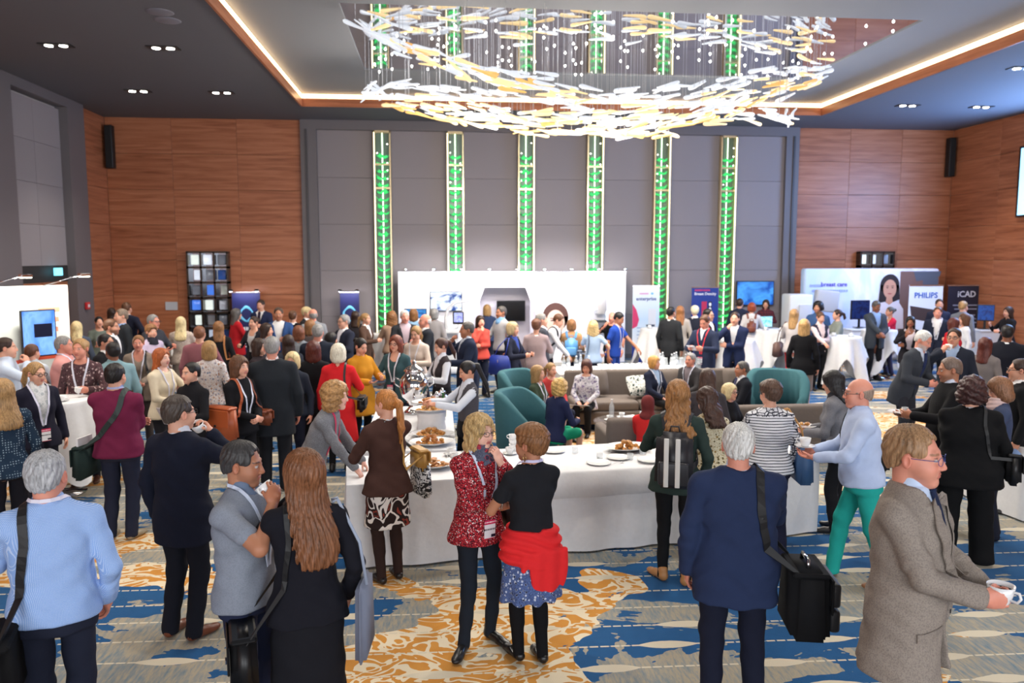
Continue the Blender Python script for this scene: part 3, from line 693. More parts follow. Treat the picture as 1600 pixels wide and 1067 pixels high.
    if lanyard is not None:
        fL = lambda P: smin(ftorso(P), rcone(P, T(0,-.01,.48), hc-Rh@A3(0,.018,.05)*hsz, (.080 if tk in ('shirt', 'jacket') else .064)*s, (.070 if tk in ('shirt', 'jacket') else .058)*s), .02)
        y0 = .17+belly*.08; c = [T(.012,y0,.10), T(.045,y0,.25), T(.075,.12,.42), T(.072,.02,.52), T(.05,-.07,.545), T(0,-.09,.55), T(-.05,-.07,.545), T(-.072,.02,.52), T(-.075,.12,.42), T(-.045,y0,.25), T(-.012,y0,.10)]
        P, g = on_surface(fL, c, .005, 30 if near else 18, 5); vs, fs = ribbon(P, g, .019*s, .003); mb = MB(); mb.add(vs, fs); lo_ = mb.build('lanyard', plain('lanyard', lanyard, .7), root)
        if badge:
            P2, g2 = on_surface(ftop, [T(0,y0,.10), T(0,y0,.02)], .012, 3, 4); cpt = P2[2]+Rt@A3(0,.006,-.03*s)
            me = badge_mesh(); bo = bpy.data.objects.new('badge', me); COL.objects.link(bo); bo.parent = root; bo.matrix_local = Matrix.Translation(Vector(cpt)) @ Matrix(Rt.tolist()).to_4x4()
    if glasses is not None:
        mb = MB(); hw = lambda p: hc+Rh@(A3(*p)*hsz)
        for sd in (1,-1):
            mb.tube([hw((sd*.034+.024*math.cos(t)*(1-.12*math.sin(t)), .106-.008*abs(math.cos(t))*(1 if math.cos(t)*sd > 0 else 0), .002+.0175*math.sin(t))) for t in np.linspace(0, 2*math.pi, 20, endpoint=False)], .0016*(1 if near else 2), 5, True)
            mb.tube([hw((sd*.058,.098,.006)), hw((sd*.080,.05,.008)), hw((sd*.083,-.005,.008)), hw((sd*.080,-.03,-.012))], .0017*(1 if near else 2), 5)
        mb.tube([hw((-.011,.108,.005)), hw((0,.111,.008)), hw((.011,.108,.005))], .0018, 5); mb.build('glasses', plain('glasses_frame', glasses, .3), root)
    F.dist = dist; F.world = lambda v: Vector((gx, gy, 0))+Matrix.Rotation(rz, 3, 'Z') @ Vector(v)
    return F
_bm = {}
def badge_mesh():
    if 'b' in _bm: return _bm['b']
    n = NT('badge_print'); x, y, z = n.sep(n.coord()); col = n.mix(z.gt(.035), lin((236,236,240)), lin((206,52,92)))
    tx = n.math('MULTIPLY', (z+.0).abs().lt(.006), n.noise(n.comb(x*1.0, 0.0, 0.0), 300, 0).gt(.45)); tx2 = n.math('MULTIPLY', (z-.05).abs().lt(.004), n.noise(n.comb(x*1.0, 5.0, 0.0), 300, 0).gt(.45))
    col = n.mix(tx, col, lin((50,50,60))); col = n.mix(tx2, col, lin((250,220,230))); col = n.mix(n.math('MULTIPLY', (z+.045).abs().lt(.010), x.lt(-.01)), col, lin((40,40,60))); col = n.mix(z.lt(-.060), col, lin((206,52,92)))
    n.set(col=col, rough=.25); mb = MB(); mb.box((0,0,0), (.088,.004,.130)); o = mb.build('badge', n.m); _bm['b'] = o.data; bpy.data.objects.remove(o); return _bm['b']
# ------------------------------------------------------------ room shell
def wood_mat(dark=1.0):
    n = NT('wood_veneer'); g = n.coord('Generated'); o = n.node('ShaderNodeObjectInfo'); rnd = EX(n, o.outputs['Random'])
    x, y, z = n.sep(n.coord()); h = n.comb(x*.35+y*.35+rnd*40, z*1.0+rnd*17, rnd*9)
    gr = n.noise(n.scale(h, (1,5.5,1)), 2.2, 4.0, 0.6, 0.6); fi = n.noise(n.scale(h, (1,40,1)), 3.0, 2.0)
    a, b, c = (tuple(v*dark for v in lin(q)) for q in ((128,74,48), (170,106,74), (192,130,96)))
    col = n.ramp(gr*.75+fi*.25+(rnd-.5)*.10, [(0.28, a), (0.5, b), (0.72, c)])
    n.set(col=col, rough=0.38, spec=0.35); n.bump(fi, 0.08, 0.004); return n.m
def fabric_wall_mat():
    n = NT('wall_fabric'); co = n.coord(); o = n.node('ShaderNodeObjectInfo'); r = EX(n, o.outputs['Random'])
    c = n.mix(r*.5, lin((156,149,152)), lin((142,136,140))); n.set(col=n.mix(n.noise(co, 160, 2.0)*.5, c, lin((122,116,120))), rough=0.9, spec=.15); n.bump(n.noise(co, 300, 1.0), .3, .004); return n.m
def carpet_mat():
    n = NT('patterned_carpet'); co = n.scale(n.coord(), (1,1,1), (0,0,math.radians(1.4))); X, Y, Z = n.sep(co)
    st = n.noise(n.comb(X*9.0, Y*1.6, 0.0), 4.0, 3.0, .65); bl = n.noise(n.comb(X*.8, Y*1.2, 3.0), 1.3, 2.0)
    base = n.ramp(st*.7+bl*.3, [(.34, lin((104,126,140))), (.47, lin((140,142,138))), (.58, lin((168,156,134))), (.7, lin((126,138,146)))])
    big = n.noise(n.comb(X*.55, Y*.95, 7.0), 1.25, 5.0, .62, .3); blue = n.mix(n.noise(co, 14, 2.0)*.5, lin((18,84,136)), lin((10,62,108)))
    col = n.mix(big.gt(.515), base, blue)
    org = n.noise(n.comb(X*.42+20, Y*.55, 2.0), 1.2, 3.0, .5, .2); oj = n.noise(n.comb(X*2.2, Y*3.0, 5.0), 1.3, 3.0, .6, .8)
    om = n.math('MULTIPLY', org.gt(.597), n.math('ADD', oj, (org-.597)*3.0).gt(.43))
    sw = n.noise(n.comb(X*1.9, Y*2.3, 9.0), 1.5, 1.0, .5, 2.6); scroll = n.math('MULTIPLY', (sw-.5).abs().lt(.060), 1.0)
    oc = n.mix(scroll, n.mix(n.noise(co, 10, 2.0), lin((206,146,62)), lin((190,124,44))), lin((222,208,180)))
    col = n.mix(om, col, oc)
    cream = lin((208,198,176)); P = .30; v = Y/P; row = v.floor(); dy = (v.frac()-.5)*P
    off = n.white(row)*1.7; u = ((X+off)/1.15).frac()-.5; ux = u*1.15
    sp = n.math('MULTIPLY', (dy.abs()+n.noise(n.comb(X*7.0, row, 1.0), 1.5, 2.0)*.02-.01).lt(n.math('MAXIMUM', .052-ux*ux*1.05, 0.0)), n.white(row*3.1+((X+off)/1.15).floor()*7.7).gt(.30))
    dash = n.math('MULTIPLY', dy.abs().lt(.009), (X/.075).frac().gt(.20)); col = n.mix(n.math('MAXIMUM', sp, dash), col, cream)
    n.set(col=col, rough=.95, spec=.1, sheen=.1); n.bump(n.noise(co, 260, 2.0), .5, .006); return n.m
WOOD = wood_mat(); FABW = fabric_wall_mat(); CARPET = carpet_mat()
GREYF = plain('grey_frame', (106,101,104), .5); DARKC = NT('ceiling_paint'); DARKC.set(col=lin((104,106,114)), rough=.8, spec=.2); DARKC.bump(DARKC.noise(DARKC.coord(), 60, 2.0), .05, .005); DARKC = DARKC.m
TRAYC = plain('tray_paint', (136,140,146), .8); PLASTER = plain('plaster', (170,165,160), .85)
def struct(o): o['kind'] = 'structure'; return o
mb = MB(); mb.box(((XL+XR)/2, (YF+YB)/2, -.06), (XR-XL+.6, YB-YF+.6, .12)); struct(mb.build('floor', CARPET))
# ceiling: lower ring round the cove, tray, recess
def slab(mb, x0, x1, y0, y1, z0, z1): mb.box(((x0+x1)/2, (y0+y1)/2, (z0+z1)/2), (x1-x0, y1-y0, z1-z0))
mb = MB(); zt = ZM+.5
slab(mb, XL-.3, CX0, YF-.3, YB+.3, ZC, zt); slab(mb, CX1, XR+.3, YF-.3, YB+.3, ZC, zt); slab(mb, CX0, CX1, CY1, YB+.3, ZC, zt); slab(mb, CX0, CX1, YF-.3, CY0, ZC, zt)
CEIL = struct(mb.build('ceiling', DARKC))
mb = MB(); slab(mb, CX0, RX0, CY0, CY1, ZT, zt); slab(mb, RX1, CX1, CY0, CY1, ZT, zt); slab(mb, RX0, RX1, RY1, CY1, ZT, zt); slab(mb, RX0, RX1, CY0, RY0, ZT, zt)
mb.build('tray', TRAYC, CEIL)
mir = NT('mirror_ceiling'); mir.set(col=(.80,.80,.82), metal=1.0, rough=.035); mir.bump(mir.noise(mir.coord(), .9, 1.0), .03, .05)
mb = MB(); slab(mb, RX0, RX1, RY0, RY1, ZM, ZM+.05); mb.build('mirror_panel', mir.m, CEIL)
LED = plain('cove_led', (255,214,160), .5, emit=5.5)
for (x0, x1, y0, y1, ax) in ((CX0, CX1, CY1-.03, CY1+.01, 0), (CX0, CX1, CY0-.01, CY0+.03, 0), (CX0-.01, CX0+.03, CY0, CY1, 1), (CX1-.03, CX1+.01, CY0, CY1, 1)):
    mb = MB(); slab(mb, x0, x1, y0, y1, ZC-.05, ZC+.13); mb.build('cove_fascia', WOOD, CEIL)
    e = .028; mb = MB()
    if ax == 0: slab(mb, x0, x1, (y0+e if y0 > 10 else y1-e-.004), (y0+e+.004 if y0 > 10 else y1-e), ZC+.14, ZC+.235)
    else: slab(mb, (x0+e-.006 if x0 < 0 else x0), (x0+e if x0 < 0 else x0+.006), y0, y1, ZC+.14, ZC+.235)
    mb.build('led_strip', LED, CEIL)
# walls
def wall(name, x0, x1, y0, y1): mb = MB(); slab(mb, x0, x1, y0, y1, 0, ZC+.02); return struct(mb.build(name, PLASTER))
WB = wall('wall_back', XL-.3, XR+.3, YB+.10, YB+.35); WL = wall('wall_left', XL-.35, XL-.10, YF-.3, YB+.3); WR = wall('wall_right', XR+.10, XR+.35, YF-.3, YB+.3)
pm = {}
def panel_mesh(w, h, t, mat, key):
    k = (round(w,3), round(h,3), key)
    if k not in pm: mb = MB(); mb.box((0,0,0), (w-.005, t, h-.005), bev=.003); o = mb.build('p', mat); pm[k] = o.data; bpy.data.objects.remove(o)
    return pm[k]
def put(name, me, parent, loc, rz=0.0): o = bpy.data.objects.new(name, me); COL.objects.link(o); o.parent = parent; o.location = loc; o.rotation_euler = (0,0,rz); return o
PH = ZC/7
def panels_x(parent, x0, x1, n, y, rows=range(7)):
    w = (x1-x0)/n
    for i in range(n):
        for r in rows: put('wood_panel', panel_mesh(w, PH, .10, WOOD, 'w'), parent, (x0+w*(i+.5), y+.05, PH*(r+.5)))
def panels_y(parent, y0, y1, n, x, rows=range(7)):
    w = (y1-y0)/n
    for i in range(n):
        for r in rows: put('wood_panel', panel_mesh(w, PH, .10, WOOD, 'w'), parent, (x, y0+w*(i+.5), PH*(r+.5)), math.pi/2)
GX0, GX1 = -3.42, 9.75
panels_x(WB, XL, GX0, 3, YB); panels_x(WB, GX1, XR, 3, YB)
panels_y(WL, 19.45, YB, 1, XL-.05); panels_y(WL, 6.0, 15.4, 5, XL-.05); panels_y(WR, 6.0, YB, 8, XR+.05); panels_y(WL, YF, 6.0, 4, XL-.05, range(0, 7, 1)); panels_y(WR, YF, 6.0, 4, XR+.05)
# grey fabric section of the back wall with its frame
mb = MB(); slab(mb, GX0, GX0+.40, YB-.10, YB+.10, 0, 5.96); slab(mb, GX1-.36, GX1, YB-.10, YB+.10, 0, 5.96); slab(mb, GX0, GX1, YB-.10, YB+.10, 5.96, ZC); mb.build('frame', GREYF, WB)
mb = MB(); slab(mb, GX0+.12, GX0+.17, YB-.13, YB-.101, 0, 5.96); slab(mb, GX1-.17, GX1-.12, YB-.13, YB-.101, 0, 5.96); mb.build('frame_moulding', plain('frame_edge', (66,63,66), .4), WB)
CXS = [-1.37, .50, 2.35, 4.18, 5.98, 7.79]; CW = .44; bays = []; xs = [GX0+.40]+[v for c in CXS for v in (c-CW/2, c+CW/2)]+[GX1-.36]
for i in range(0, len(xs), 2):
    w = xs[i+1]-xs[i]
    for r in range(5): put('fabric_panel', panel_mesh(w, 5.96/5, .09, FABW, 'f'), WB, ((xs[i]+xs[i+1])/2, YB+.045, 5.96/5*(r+.5)))
# left wall niche with grey frame, fabric panels and doorway under it
mb = MB(); slab(mb, XL-.10, XL+.16, 18.62, 19.45, 0, ZC-.2); slab(mb, XL-.10, XL+.16, 15.4, 16.3, 0, ZC-.2); slab(mb, XL-.10, XL+.16, 15.4, 19.45, ZC-.2, ZC); mb.build('frame', GREYF, WL)
for i in range(2):
    for r in range(4): put('fabric_panel', panel_mesh(1.16, .85, .08, FABW, 'g'), WL, (XL-.06, 16.3+1.16*(i+.5), 2.55+.85*(r+.5)), math.pi/2)
mb = MB(); slab(mb, XL-.09, XL-.02, 16.3, 18.62, 2.2, 2.55); mb.build('door_header', plain('dark_header', (44,42,42), .6), WL)
d1 = MB(); slab(d1, XL-.09, XL-.03, 17.48, 18.60, 0, 2.2); D1 = struct(d1.build('door_1', WOOD)); d2 = MB(); slab(d2, XL-.09, XL-.03, 16.32, 17.44, 0, 2.2); D2 = struct(d2.build('door_2', WOOD))
for D, y in ((D1, 17.6), (D2, 17.3)):
    mb = MB(); mb.tube([(XL+.03, y, .9), (XL+.03, y, 1.5)], .018, 8); mb.tube([(XL-.03, y, .95), (XL+.03, y, .95)], .012, 6); mb.tube([(XL-.03, y, 1.45), (XL+.03, y, 1.45)], .012, 6); mb.build('handle', plain('steel', (190,190,195), .25, 1.0), D)
# the unseen wall behind the camera, with assumed windows
mb = MB(); 
for (x0, x1) in ((XL-.3, -7.3), (-1.9, .2), (5.6, 7.7), (13.1, XR+.3)): slab(mb, x0, x1, YF-.3, YF-.05, 0, ZC)
slab(mb, XL-.3, XR+.3, YF-.3, YF-.05, 0, .9); slab(mb, XL-.3, XR+.3, YF-.3, YF-.05, 5.3, ZC); struct(mb.build('wall_front', PLASTER))
for i, xc in enumerate((-4.6, 2.9, 10.4)):
    mb = MB(); x0, x1 = xc-2.7, xc+2.7
    for q in range(4): xq = x0+1.8*q; slab(mb, max(x0, xq-.04), min(x1, xq+.04), YF-.2, YF-.1, .9, 5.3)
    slab(mb, x0, x1, YF-.2, YF-.1, .9, .98); slab(mb, x0, x1, YF-.2, YF-.1, 5.22, 5.3); slab(mb, x0, x1, YF-.2, YF-.1, 3.2, 3.27); struct(mb.build('window_%d' % (i+1), plain('window_frame', (60,60,62), .5)))
for nm, x0, x1, y0, y1 in (('baseboard_back', XL, XR, YB-.02, YB+.0), ('baseboard_left', XL-.0, XL+.02, 6, 15.4), ('baseboard_right', XR-.02, XR, 6, YB)):
    mb = MB(); slab(mb, x0, x1, y0, y1, 0, .12); struct(mb.build(nm, GREYF))
# ------------------------------------------------------------ green glass light columns
leafm = NT('green_glass'); leafm.set(col=lin((84,200,124)), rough=.15, spec=.6, ecol=lin((70,205,120)), emit=.75); leafm = leafm.m
mb = MB(); vs, fs = [], []
for i, (t, w) in enumerate(((0,.020), (.3,.070), (.65,.078), (1.0,.010))):
    for k in (-1, 0, 1): vs.append((t*.15, w*k, .07*t*t+(.012 if k == 0 else 0)))
fs = [(i*3+k, i*3+k+1, i*3+k+4, i*3+k+3) for i in range(3) for k in range(2)]
lo = mesh_obj('leaf', vs, fs, leafm, smooth=True); LEAF = lo.data; bpy.data.objects.remove(lo)
gold = plain('champagne_frame', (226,206,164), .25, .6); ledw = plain('column_led', (255,236,190), .5, emit=2.2); rodm = plain('light_rod', (225,255,215), .5, emit=4.0); backm = plain('case_back', (96,112,104), .35, .3)
for ci, cx in enumerate(CXS):
    z1 = 5.95; rt = empty('light_column', (cx, YB-.02, .3))
    tag(rt, 'green glass leaf light column in the back wall, %s' % ['first from the left', 'second from the left, ending above the white booth', 'third from the left, above the open booth arch', 'fourth from the left, above the woman portrait', 'second from the right, beside the white banner', 'first from the right, beside the dark blue banner'][ci], 'light column', 'green glass light columns')
    mb = MB(); mb.box((0,.09,(z1-.3)/2), (CW-.02,.02,z1-.3)); mb.build('back_mirror', backm, rt)
    mb = MB(); 
    for sx in (-1, 1): mb.box((sx*(CW/2-.02), -.03, (z1-.3)/2), (.035,.20,z1-.3))
    mb.box((0,-.03,z1-.33), (CW,.20,.06)); mb.box((0,-.03,.03), (CW,.20,.06)); mb.build('case_frame', gold, rt)
    sd_ = -1 if ci < 2 else 1; mb = MB(); mb.box((sd_*(CW/2-.022), -.14, (z1-.3)/2), (.030,.02,z1-.4)); mb.build('led_edge', ledw, rt)
    mb = MB(); mb.tube([(0,0,.1), (0,0,z1-.36)], .012, 8); mb.build('light_rod', rodm, rt)
    for zz in (4.5, 5.1): mb = MB(); mb.box((0,-.09,zz-.3), (CW-.04,.015,.05)); mb.build('bracket', gold, rt)
    nt = 27
    for t in range(nt):
        z = .25+(z1-1.05)*t/nt
        for k in range(5):
            o = put('leaf', LEAF, rt, (0,0,z+random.uniform(-.02,.02)), k*math.pi*.4+t*.6+random.uniform(-.2,.2)); o.scale = (1.15,1.2,1.0+random.uniform(-.2,.4))
    for k in range(5): mb = MB(); mb.lathe([(.004,-.016), (.016,0), (.004,.016)], (random.choice((-.13,.13)), -.09, 4.4+k*.24+random.uniform(-.05,.05)), 8); mb.build('bulb', plain('bulb', (255,250,240), .4, emit=8.0), rt)
# ------------------------------------------------------------ chandelier
pg = []
for r_, z_ in ((.004,-.27), (.020,-.25), (.026,-.20), (.030,-.12), (.040,0.0), (.052,.12), (.055,.20), (.045,.25), (.018,.275)): pg.append((r_, z_))
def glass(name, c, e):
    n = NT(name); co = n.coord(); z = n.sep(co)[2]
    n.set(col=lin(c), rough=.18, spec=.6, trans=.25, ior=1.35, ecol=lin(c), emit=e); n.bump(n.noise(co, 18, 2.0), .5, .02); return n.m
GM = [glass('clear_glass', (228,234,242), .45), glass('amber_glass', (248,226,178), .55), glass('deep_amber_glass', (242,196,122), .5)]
PM = []
for g in GM:
    for bend in (0.0, .05):
        mb = MB(); mb.lathe(pg, n=9); 
        o = mb.build('x', g); 
        for v in o.data.vertices: v.co.x += bend*((v.co.z/.25)**2-.3)
        PM.append(o.data); bpy.data.objects.remove(o)
CH = empty('chandelier', (3.1, 14.3, ZM)); tag(CH, 'huge swirling chandelier of white and amber blown glass pieces under the mirrored recess', 'chandelier')
chn = 0; wires = MB(); rest = [MB(), MB(), MB()]
def strand(cps, n, jit, colf, lenr=(.55, .88)):
    """pieces strewn along a curve of (x, y, z) control points"""
    global chn
    P = np.array(cps, float); seg = np.sqrt(((P[1:]-P[:-1])**2).sum(1)); t = np.concatenate([[0], np.cumsum(seg)]); t /= t[-1]
    for i in range(n):
        u = (i+random.random())/n; p = np.array([np.interp(u, t, P[:, k]) for k in range(3)]); q = np.array([np.interp(min(u+.02, 1), t, P[:, k]) for k in range(3)])-np.array([np.interp(max(u-.02, 0), t, P[:, k]) for k in range(3)])
        p = p+np.array([random.gauss(0, jit[k]) for k in range(3)]); dv = Vector(q).normalized(); dv = (dv+Vector((random.gauss(0,.16), random.gauss(0,.16), random.gauss(0,.13)))).normalized()
        if random.random() < .5: dv = -dv
        ci_ = colf(u, p); me = PM[ci_*2+(random.random() < .35)]; s = random.uniform(*lenr); lc = Vector(p)-Vector((3.1,14.3,ZM)); qr = dv.to_track_quat('Z', 'Y')
        if lc.z > -.09: lc.z = -.09
        if chn < 300:
            o = bpy.data.objects.new('glass_piece', me); COL.objects.link(o); o.parent = CH; o.location = lc; o.rotation_mode = 'QUATERNION'; o.rotation_quaternion = qr; o.scale = (s*.85, s*.85, s)
        else: rest[ci_].add([qr @ Vector((v.co.x*s*.85, v.co.y*s*.85, v.co.z*s))+lc for v in me.vertices], [tuple(f.vertices) for f in me.polygons], True)
        chn += 1
        if chn % 2 == 0: wires.tube([Vector(p)-Vector((3.1,14.3,ZM)), Vector((p[0]-3.1, p[1]-14.3, -.01))], .0035, 3, smooth=False)
def px_path(lst): return [tuple(atY(x, y, Yv)) for (x, y, Yv) in lst]
wht = lambda u, p: 0
amb = lambda u, p: 1 if random.random() < .75 else (2 if random.random() < .5 else 0)
mixw = lambda u, p: 0 if random.random() < .55 else 1
dee = lambda u, p: random.choice((1, 2, 2, 0))
strand(px_path([(556,42,12.6), (640,75,12.4), (740,108,12.3), (880,136,12.5)]), 36, (.08,.15,.06), wht)
strand(px_path([(615,72,12.6), (690,100,12.5), (780,128,12.5), (900,152,12.8)]), 34, (.08,.15,.05), amb)
strand(px_path([(574,146,15.6), (610,135,15.6), (700,140,15.3), (820,146,14.8), (960,152,14.0), (1080,140,13.6), (1200,116,13.8), (1288,106,14.4)]), 84, (.10,.25,.06), wht)
strand(px_path([(600,160,15.6), (690,180,15.3), (790,196,14.9), (900,204,14.3), (1020,200,13.6), (1110,186,13.4), (1200,150,13.6), (1270,128,14.0)]), 92, (.10,.25,.05), dee)
strand(px_path([(620,152,15.4), (720,166,15.0), (850,176,14.5), (980,176,13.9), (1090,164,13.5), (1180,136,13.6), (1280,116,14.2)]), 96, (.12,.30,.07), mixw)
strand(px_path([(700,172,15.0), (800,186,14.6), (900,190,14.0), (1010,188,13.6), (1120,176,13.3), (1225,188,13.0)]), 64, (.10,.25,.06), mixw)
strand(px_path([(820,204,14.6), (880,209,14.3), (960,210,13.9), (1040,203,13.5)]), 14, (.10,.2,.03), amb)
strand(px_path([(1195,176,13.1), (1232,190,13.0), (1236,176,13.2)]), 10, (.05,.1,.04), wht, (.5,.7))
strand(px_path([(566,150,15.8), (580,136,15.7), (600,146,15.6)]), 9, (.06,.1,.05), wht, (.5,.8))
strand(px_path([(600,34,13.0), (700,42,13.0), (820,48,13.1), (940,50,13.2), (1060,52,13.3), (1180,58,13.6), (1284,84,14.0)]), 54, (.10,.25,.05), mixw)
for k, r_ in enumerate(rest):
    if r_.v: o = r_.build(('clear', 'amber', 'deep_amber')[k]+'_glass_pieces', GM[k], CH); o['kind'] = 'stuff'
o = wires.build('suspension_wires', plain('thin_wire', (200,200,205), .3, .8), CH); o['kind'] = 'stuff'
sm = plain('star_light', (255,250,240), .4, emit=14.0)
mb = MB(); mb.lathe([(.004,-.035), (.020,-.012), (.020,0.0), (.010,.012)], n=7); so = mb.build('s', sm); SMESH = so.data; bpy.data.objects.remove(so)
for i in range(78):
    put('spot_bulb', SMESH, CH, (random.uniform(RX0+.2, RX1-.2)-3.1, random.uniform(RY0+.2, RY1-.2)-14.3, -.06-random.random()*.12))
# ------------------------------------------------------------ downlights, sprinklers, speakers, signs
dlm = plain('downlight_lens', (255,246,230), .4, emit=40.0); rim = plain('downlight_rim', (30,30,32), .5)
for k, (x, y) in enumerate(DOWN):
    rt = empty('downlight', (x, y, ZC)); tag(rt, 'twin recessed downlight in the %s ceiling strip, %s row from the back wall, %s one' % ('left' if x < 0 else 'right', {17.7: 'first', 14.1: 'second', 10.6: 'third', 7.0: 'fourth'}[y], 'inner' if x in (-4.5, 10.8) else 'outer'), 'downlight', 'twin ceiling downlights')
    mb = MB(); mb.box((0,0,-.008), (.50,.24,.016)); mb.build('housing', rim, rt)
    for sx in (-.115,.115): mb = MB(); mb.lathe([(.065,-.022), (.065,-.012), (.04,-.010)], (sx,0,0), 14); mb.build('lens', dlm, rt)
for k, (px_, py_) in enumerate(((250,19), (262,32))):
    p = atZ(px_, py_, ZC); mb = MB(); mb.lathe([(.02,-.012), (.17,-.010), (.19,0)], (0,0,0), 24); tag(mb.build('ceiling_speaker', plain('speaker_grille', (120,120,132), .7), loc=p), 'round flush ceiling speaker, %s' % ('the farther from the room corner' if k == 0 else 'the nearer to the room corner'), 'speaker', 'round ceiling speakers')
def column_speaker(x, label):
    rt = empty('column_speaker', (x, YB-.14, 4.95)); tag(rt, label, 'speaker', 'black column speakers')
    mb = MB(); mb.box((0,0,.5), (.18,.20,1.05), bev=.02); mb.build('cabinet', plain('black_plastic', (16,16,18), .5), rt)
    mb = MB(); mb.box((0,-.105,.5), (.15,.012,.98), bev=.005); mb.build('grille', plain('black_grille', (26,26,28), .8), rt); mb = MB(); mb.box((0,.1,.85), (.06,.14,.06)); mb.box((0,.1,.15), (.06,.14,.06)); mb.build('bracket', rim, rt)
column_speaker(XL+.16, 'black column loudspeaker high in the left corner of the back wall'); column_speaker(XR-.16, 'black column loudspeaker high in the right corner of the back wall')
# ------------------------------------------------------------ materials of the furnishing
LINEN = cloth((232,232,234)); CHINA = plain('white_china', (240,240,240), .18, coat=.3); STEEL = plain('polished_steel', (205,205,210), .12, 1.0); CHROME = plain('chrome', (225,225,228), .06, 1.0)
TEAL = cloth((62,104,112)); TAUPE = cloth((112,102,96)); BLACKP = plain('black_plastic2', (18,18,20), .4); WHITEP = plain('white_plastic', (232,234,238), .4); WOODLEG = plain('dark_wood_leg', (60,40,30), .4)
_g = NT('clear_glassware'); _g.set(col=(.80,.86,.90), rough=.04, alpha=.30, spec=.8); GLASS = _g.m
def text(body, size, mat, parent, loc, rot, name='lettering', ext=.002, bold=False):
    c = bpy.data.curves.new('t', 'FONT'); c.body = body; c.size = size; c.align_x = 'CENTER'; c.extrude = ext; c.resolution_u = 2
    if bold: c.offset = size*.018
    t = bpy.data.objects.new('t', c); me = bpy.data.meshes.new_from_object(t); bpy.data.objects.remove(t); me.materials.clear(); me.materials.append(mat)
    o = bpy.data.objects.new(name, me); COL.objects.link(o); o.parent = parent; o.location = loc; o.rotation_euler = rot; return o
def screen(name, label, w, h, loc, rz, mat, stand=False, tilt=0.0, cat='television'):
    rt = empty(name, loc, rz); tag(rt, label, cat)
    mb = MB(); mb.box((0,0,0), (w,.05,h), bev=.008); mb.build('housing', BLACKP, rt); mb = MB(); mb.box((0,-.027,0), (w-.04,.004,h-.04)); mb.build('display', mat, rt)
    if stand: mb = MB(); mb.box((0,.02,-h/2-.10), (.05,.03,.2)); mb.box((0,.0,-h/2-.2), (.26,.18,.015)); mb.build('stand', BLACKP, rt)
    return rt
def scr_mat(name, base, c2, e=1.6, sc=3.0):
    n = NT(name); co = n.coord('Generated'); v = n.noise(co, sc, 3.0, .6, .5); c = n.ramp(v, [(.35, lin(base)), (.55, lin(c2)), (.7, lin(base))]); n.set(col=(0,0,0), rough=.3, ecol=c, emit=e); return n.m
# ------------------------------------------------------------ tables with cloths
def skirt_cloth(name, x0, x1, y0, y1, h, label, n=60, flare=.03, z0=.02):
    mb = MB(); per = []; L = 2*(x1-x0+y1-y0); step = .09; pts = []
    def edge(a, b):
        m = max(2, int(math.dist(a, b)/step)); return [(a[0]+(b[0]-a[0])*i/m, a[1]+(b[1]-a[1])*i/m) for i in range(m)]
    pts = edge((x0,y0), (x1,y0))+edge((x1,y0), (x1,y1))+edge((x1,y1), (x0,y1))+edge((x0,y1), (x0,y0)); cx, cy = (x0+x1)/2, (y0+y1)/2; N = len(pts)
    rowsz = [h, h-.01, h-.08, h*.62, h*.3, z0]; vs = []
    for ri, z in enumerate(rowsz):
        f = 0 if ri < 2 else (h-z)/h
        for i, (x, y) in enumerate(pts):
            nx, ny = (-1 if abs(x-x0) < 1e-6 else (1 if abs(x-x1) < 1e-6 else 0)), (-1 if abs(y-y0) < 1e-6 else (1 if abs(y-y1) < 1e-6 else 0)); l = math.hypot(nx, ny) or 1
            o = f*(flare+.018*math.sin(i*.9+2.0*math.sin(i*.23))+.012*math.sin(i*.37+ri)); vs.append((x+nx/l*o, y+ny/l*o, z))
    fs = [(r*N+i, r*N+(i+1)%N, (r+1)*N+(i+1)%N, (r+1)*N+i) for r in range(len(rowsz)-1) for i in range(N)]; fs = [tuple(reversed(f)) for f in fs]; fs.append(tuple(range(N)))
    mb.add(vs, fs, True); o = mb.build(name, LINEN); tag(o, label, 'tablecloth'); me = o.data
    for p in me.polygons:
        if len(p.vertices) > 4: p.use_smooth = False
    return o
def table(name, x0, x1, y0, y1, h, label):
    rt = empty(name, ((x0+x1)/2, (y0+y1)/2, 0)); tag(rt, label, 'table'); w, d = x1-x0-.06, y1-y0-.06
    mb = MB(); mb.box((0,0,h-.03), (w,d,.03)); mb.build('tabletop', plain('plywood', (150,120,90), .6), rt)
    for sx in (-1,1):
        for sy in (-1,1): mb = MB(); mb.box((sx*(w/2-.06), sy*(d/2-.06), (h-.045)/2), (.04,.04,h-.045)); mb.build('leg', STEEL, rt)
TH = .76
FRONT0 = set(o.name for o in COL.objects)
table('buffet_table', -.80, 3.75, 6.62, 7.62, TH-.012, 'long buffet table across the foreground, hidden under its white cloth'); skirt_cloth('tablecloth', -.80, 3.75, 6.62, 7.62, TH, 'white cloth on the long foreground buffet table')
ARMT = lambda: (table('buffet_table', -.80, .18, 7.98, 10.42, TH-.012, 'buffet table running back from the corner, carrying the food platters'), skirt_cloth('tablecloth', -.80, .18, 7.98, 10.42, TH, 'white cloth under the food platters and samovar'))
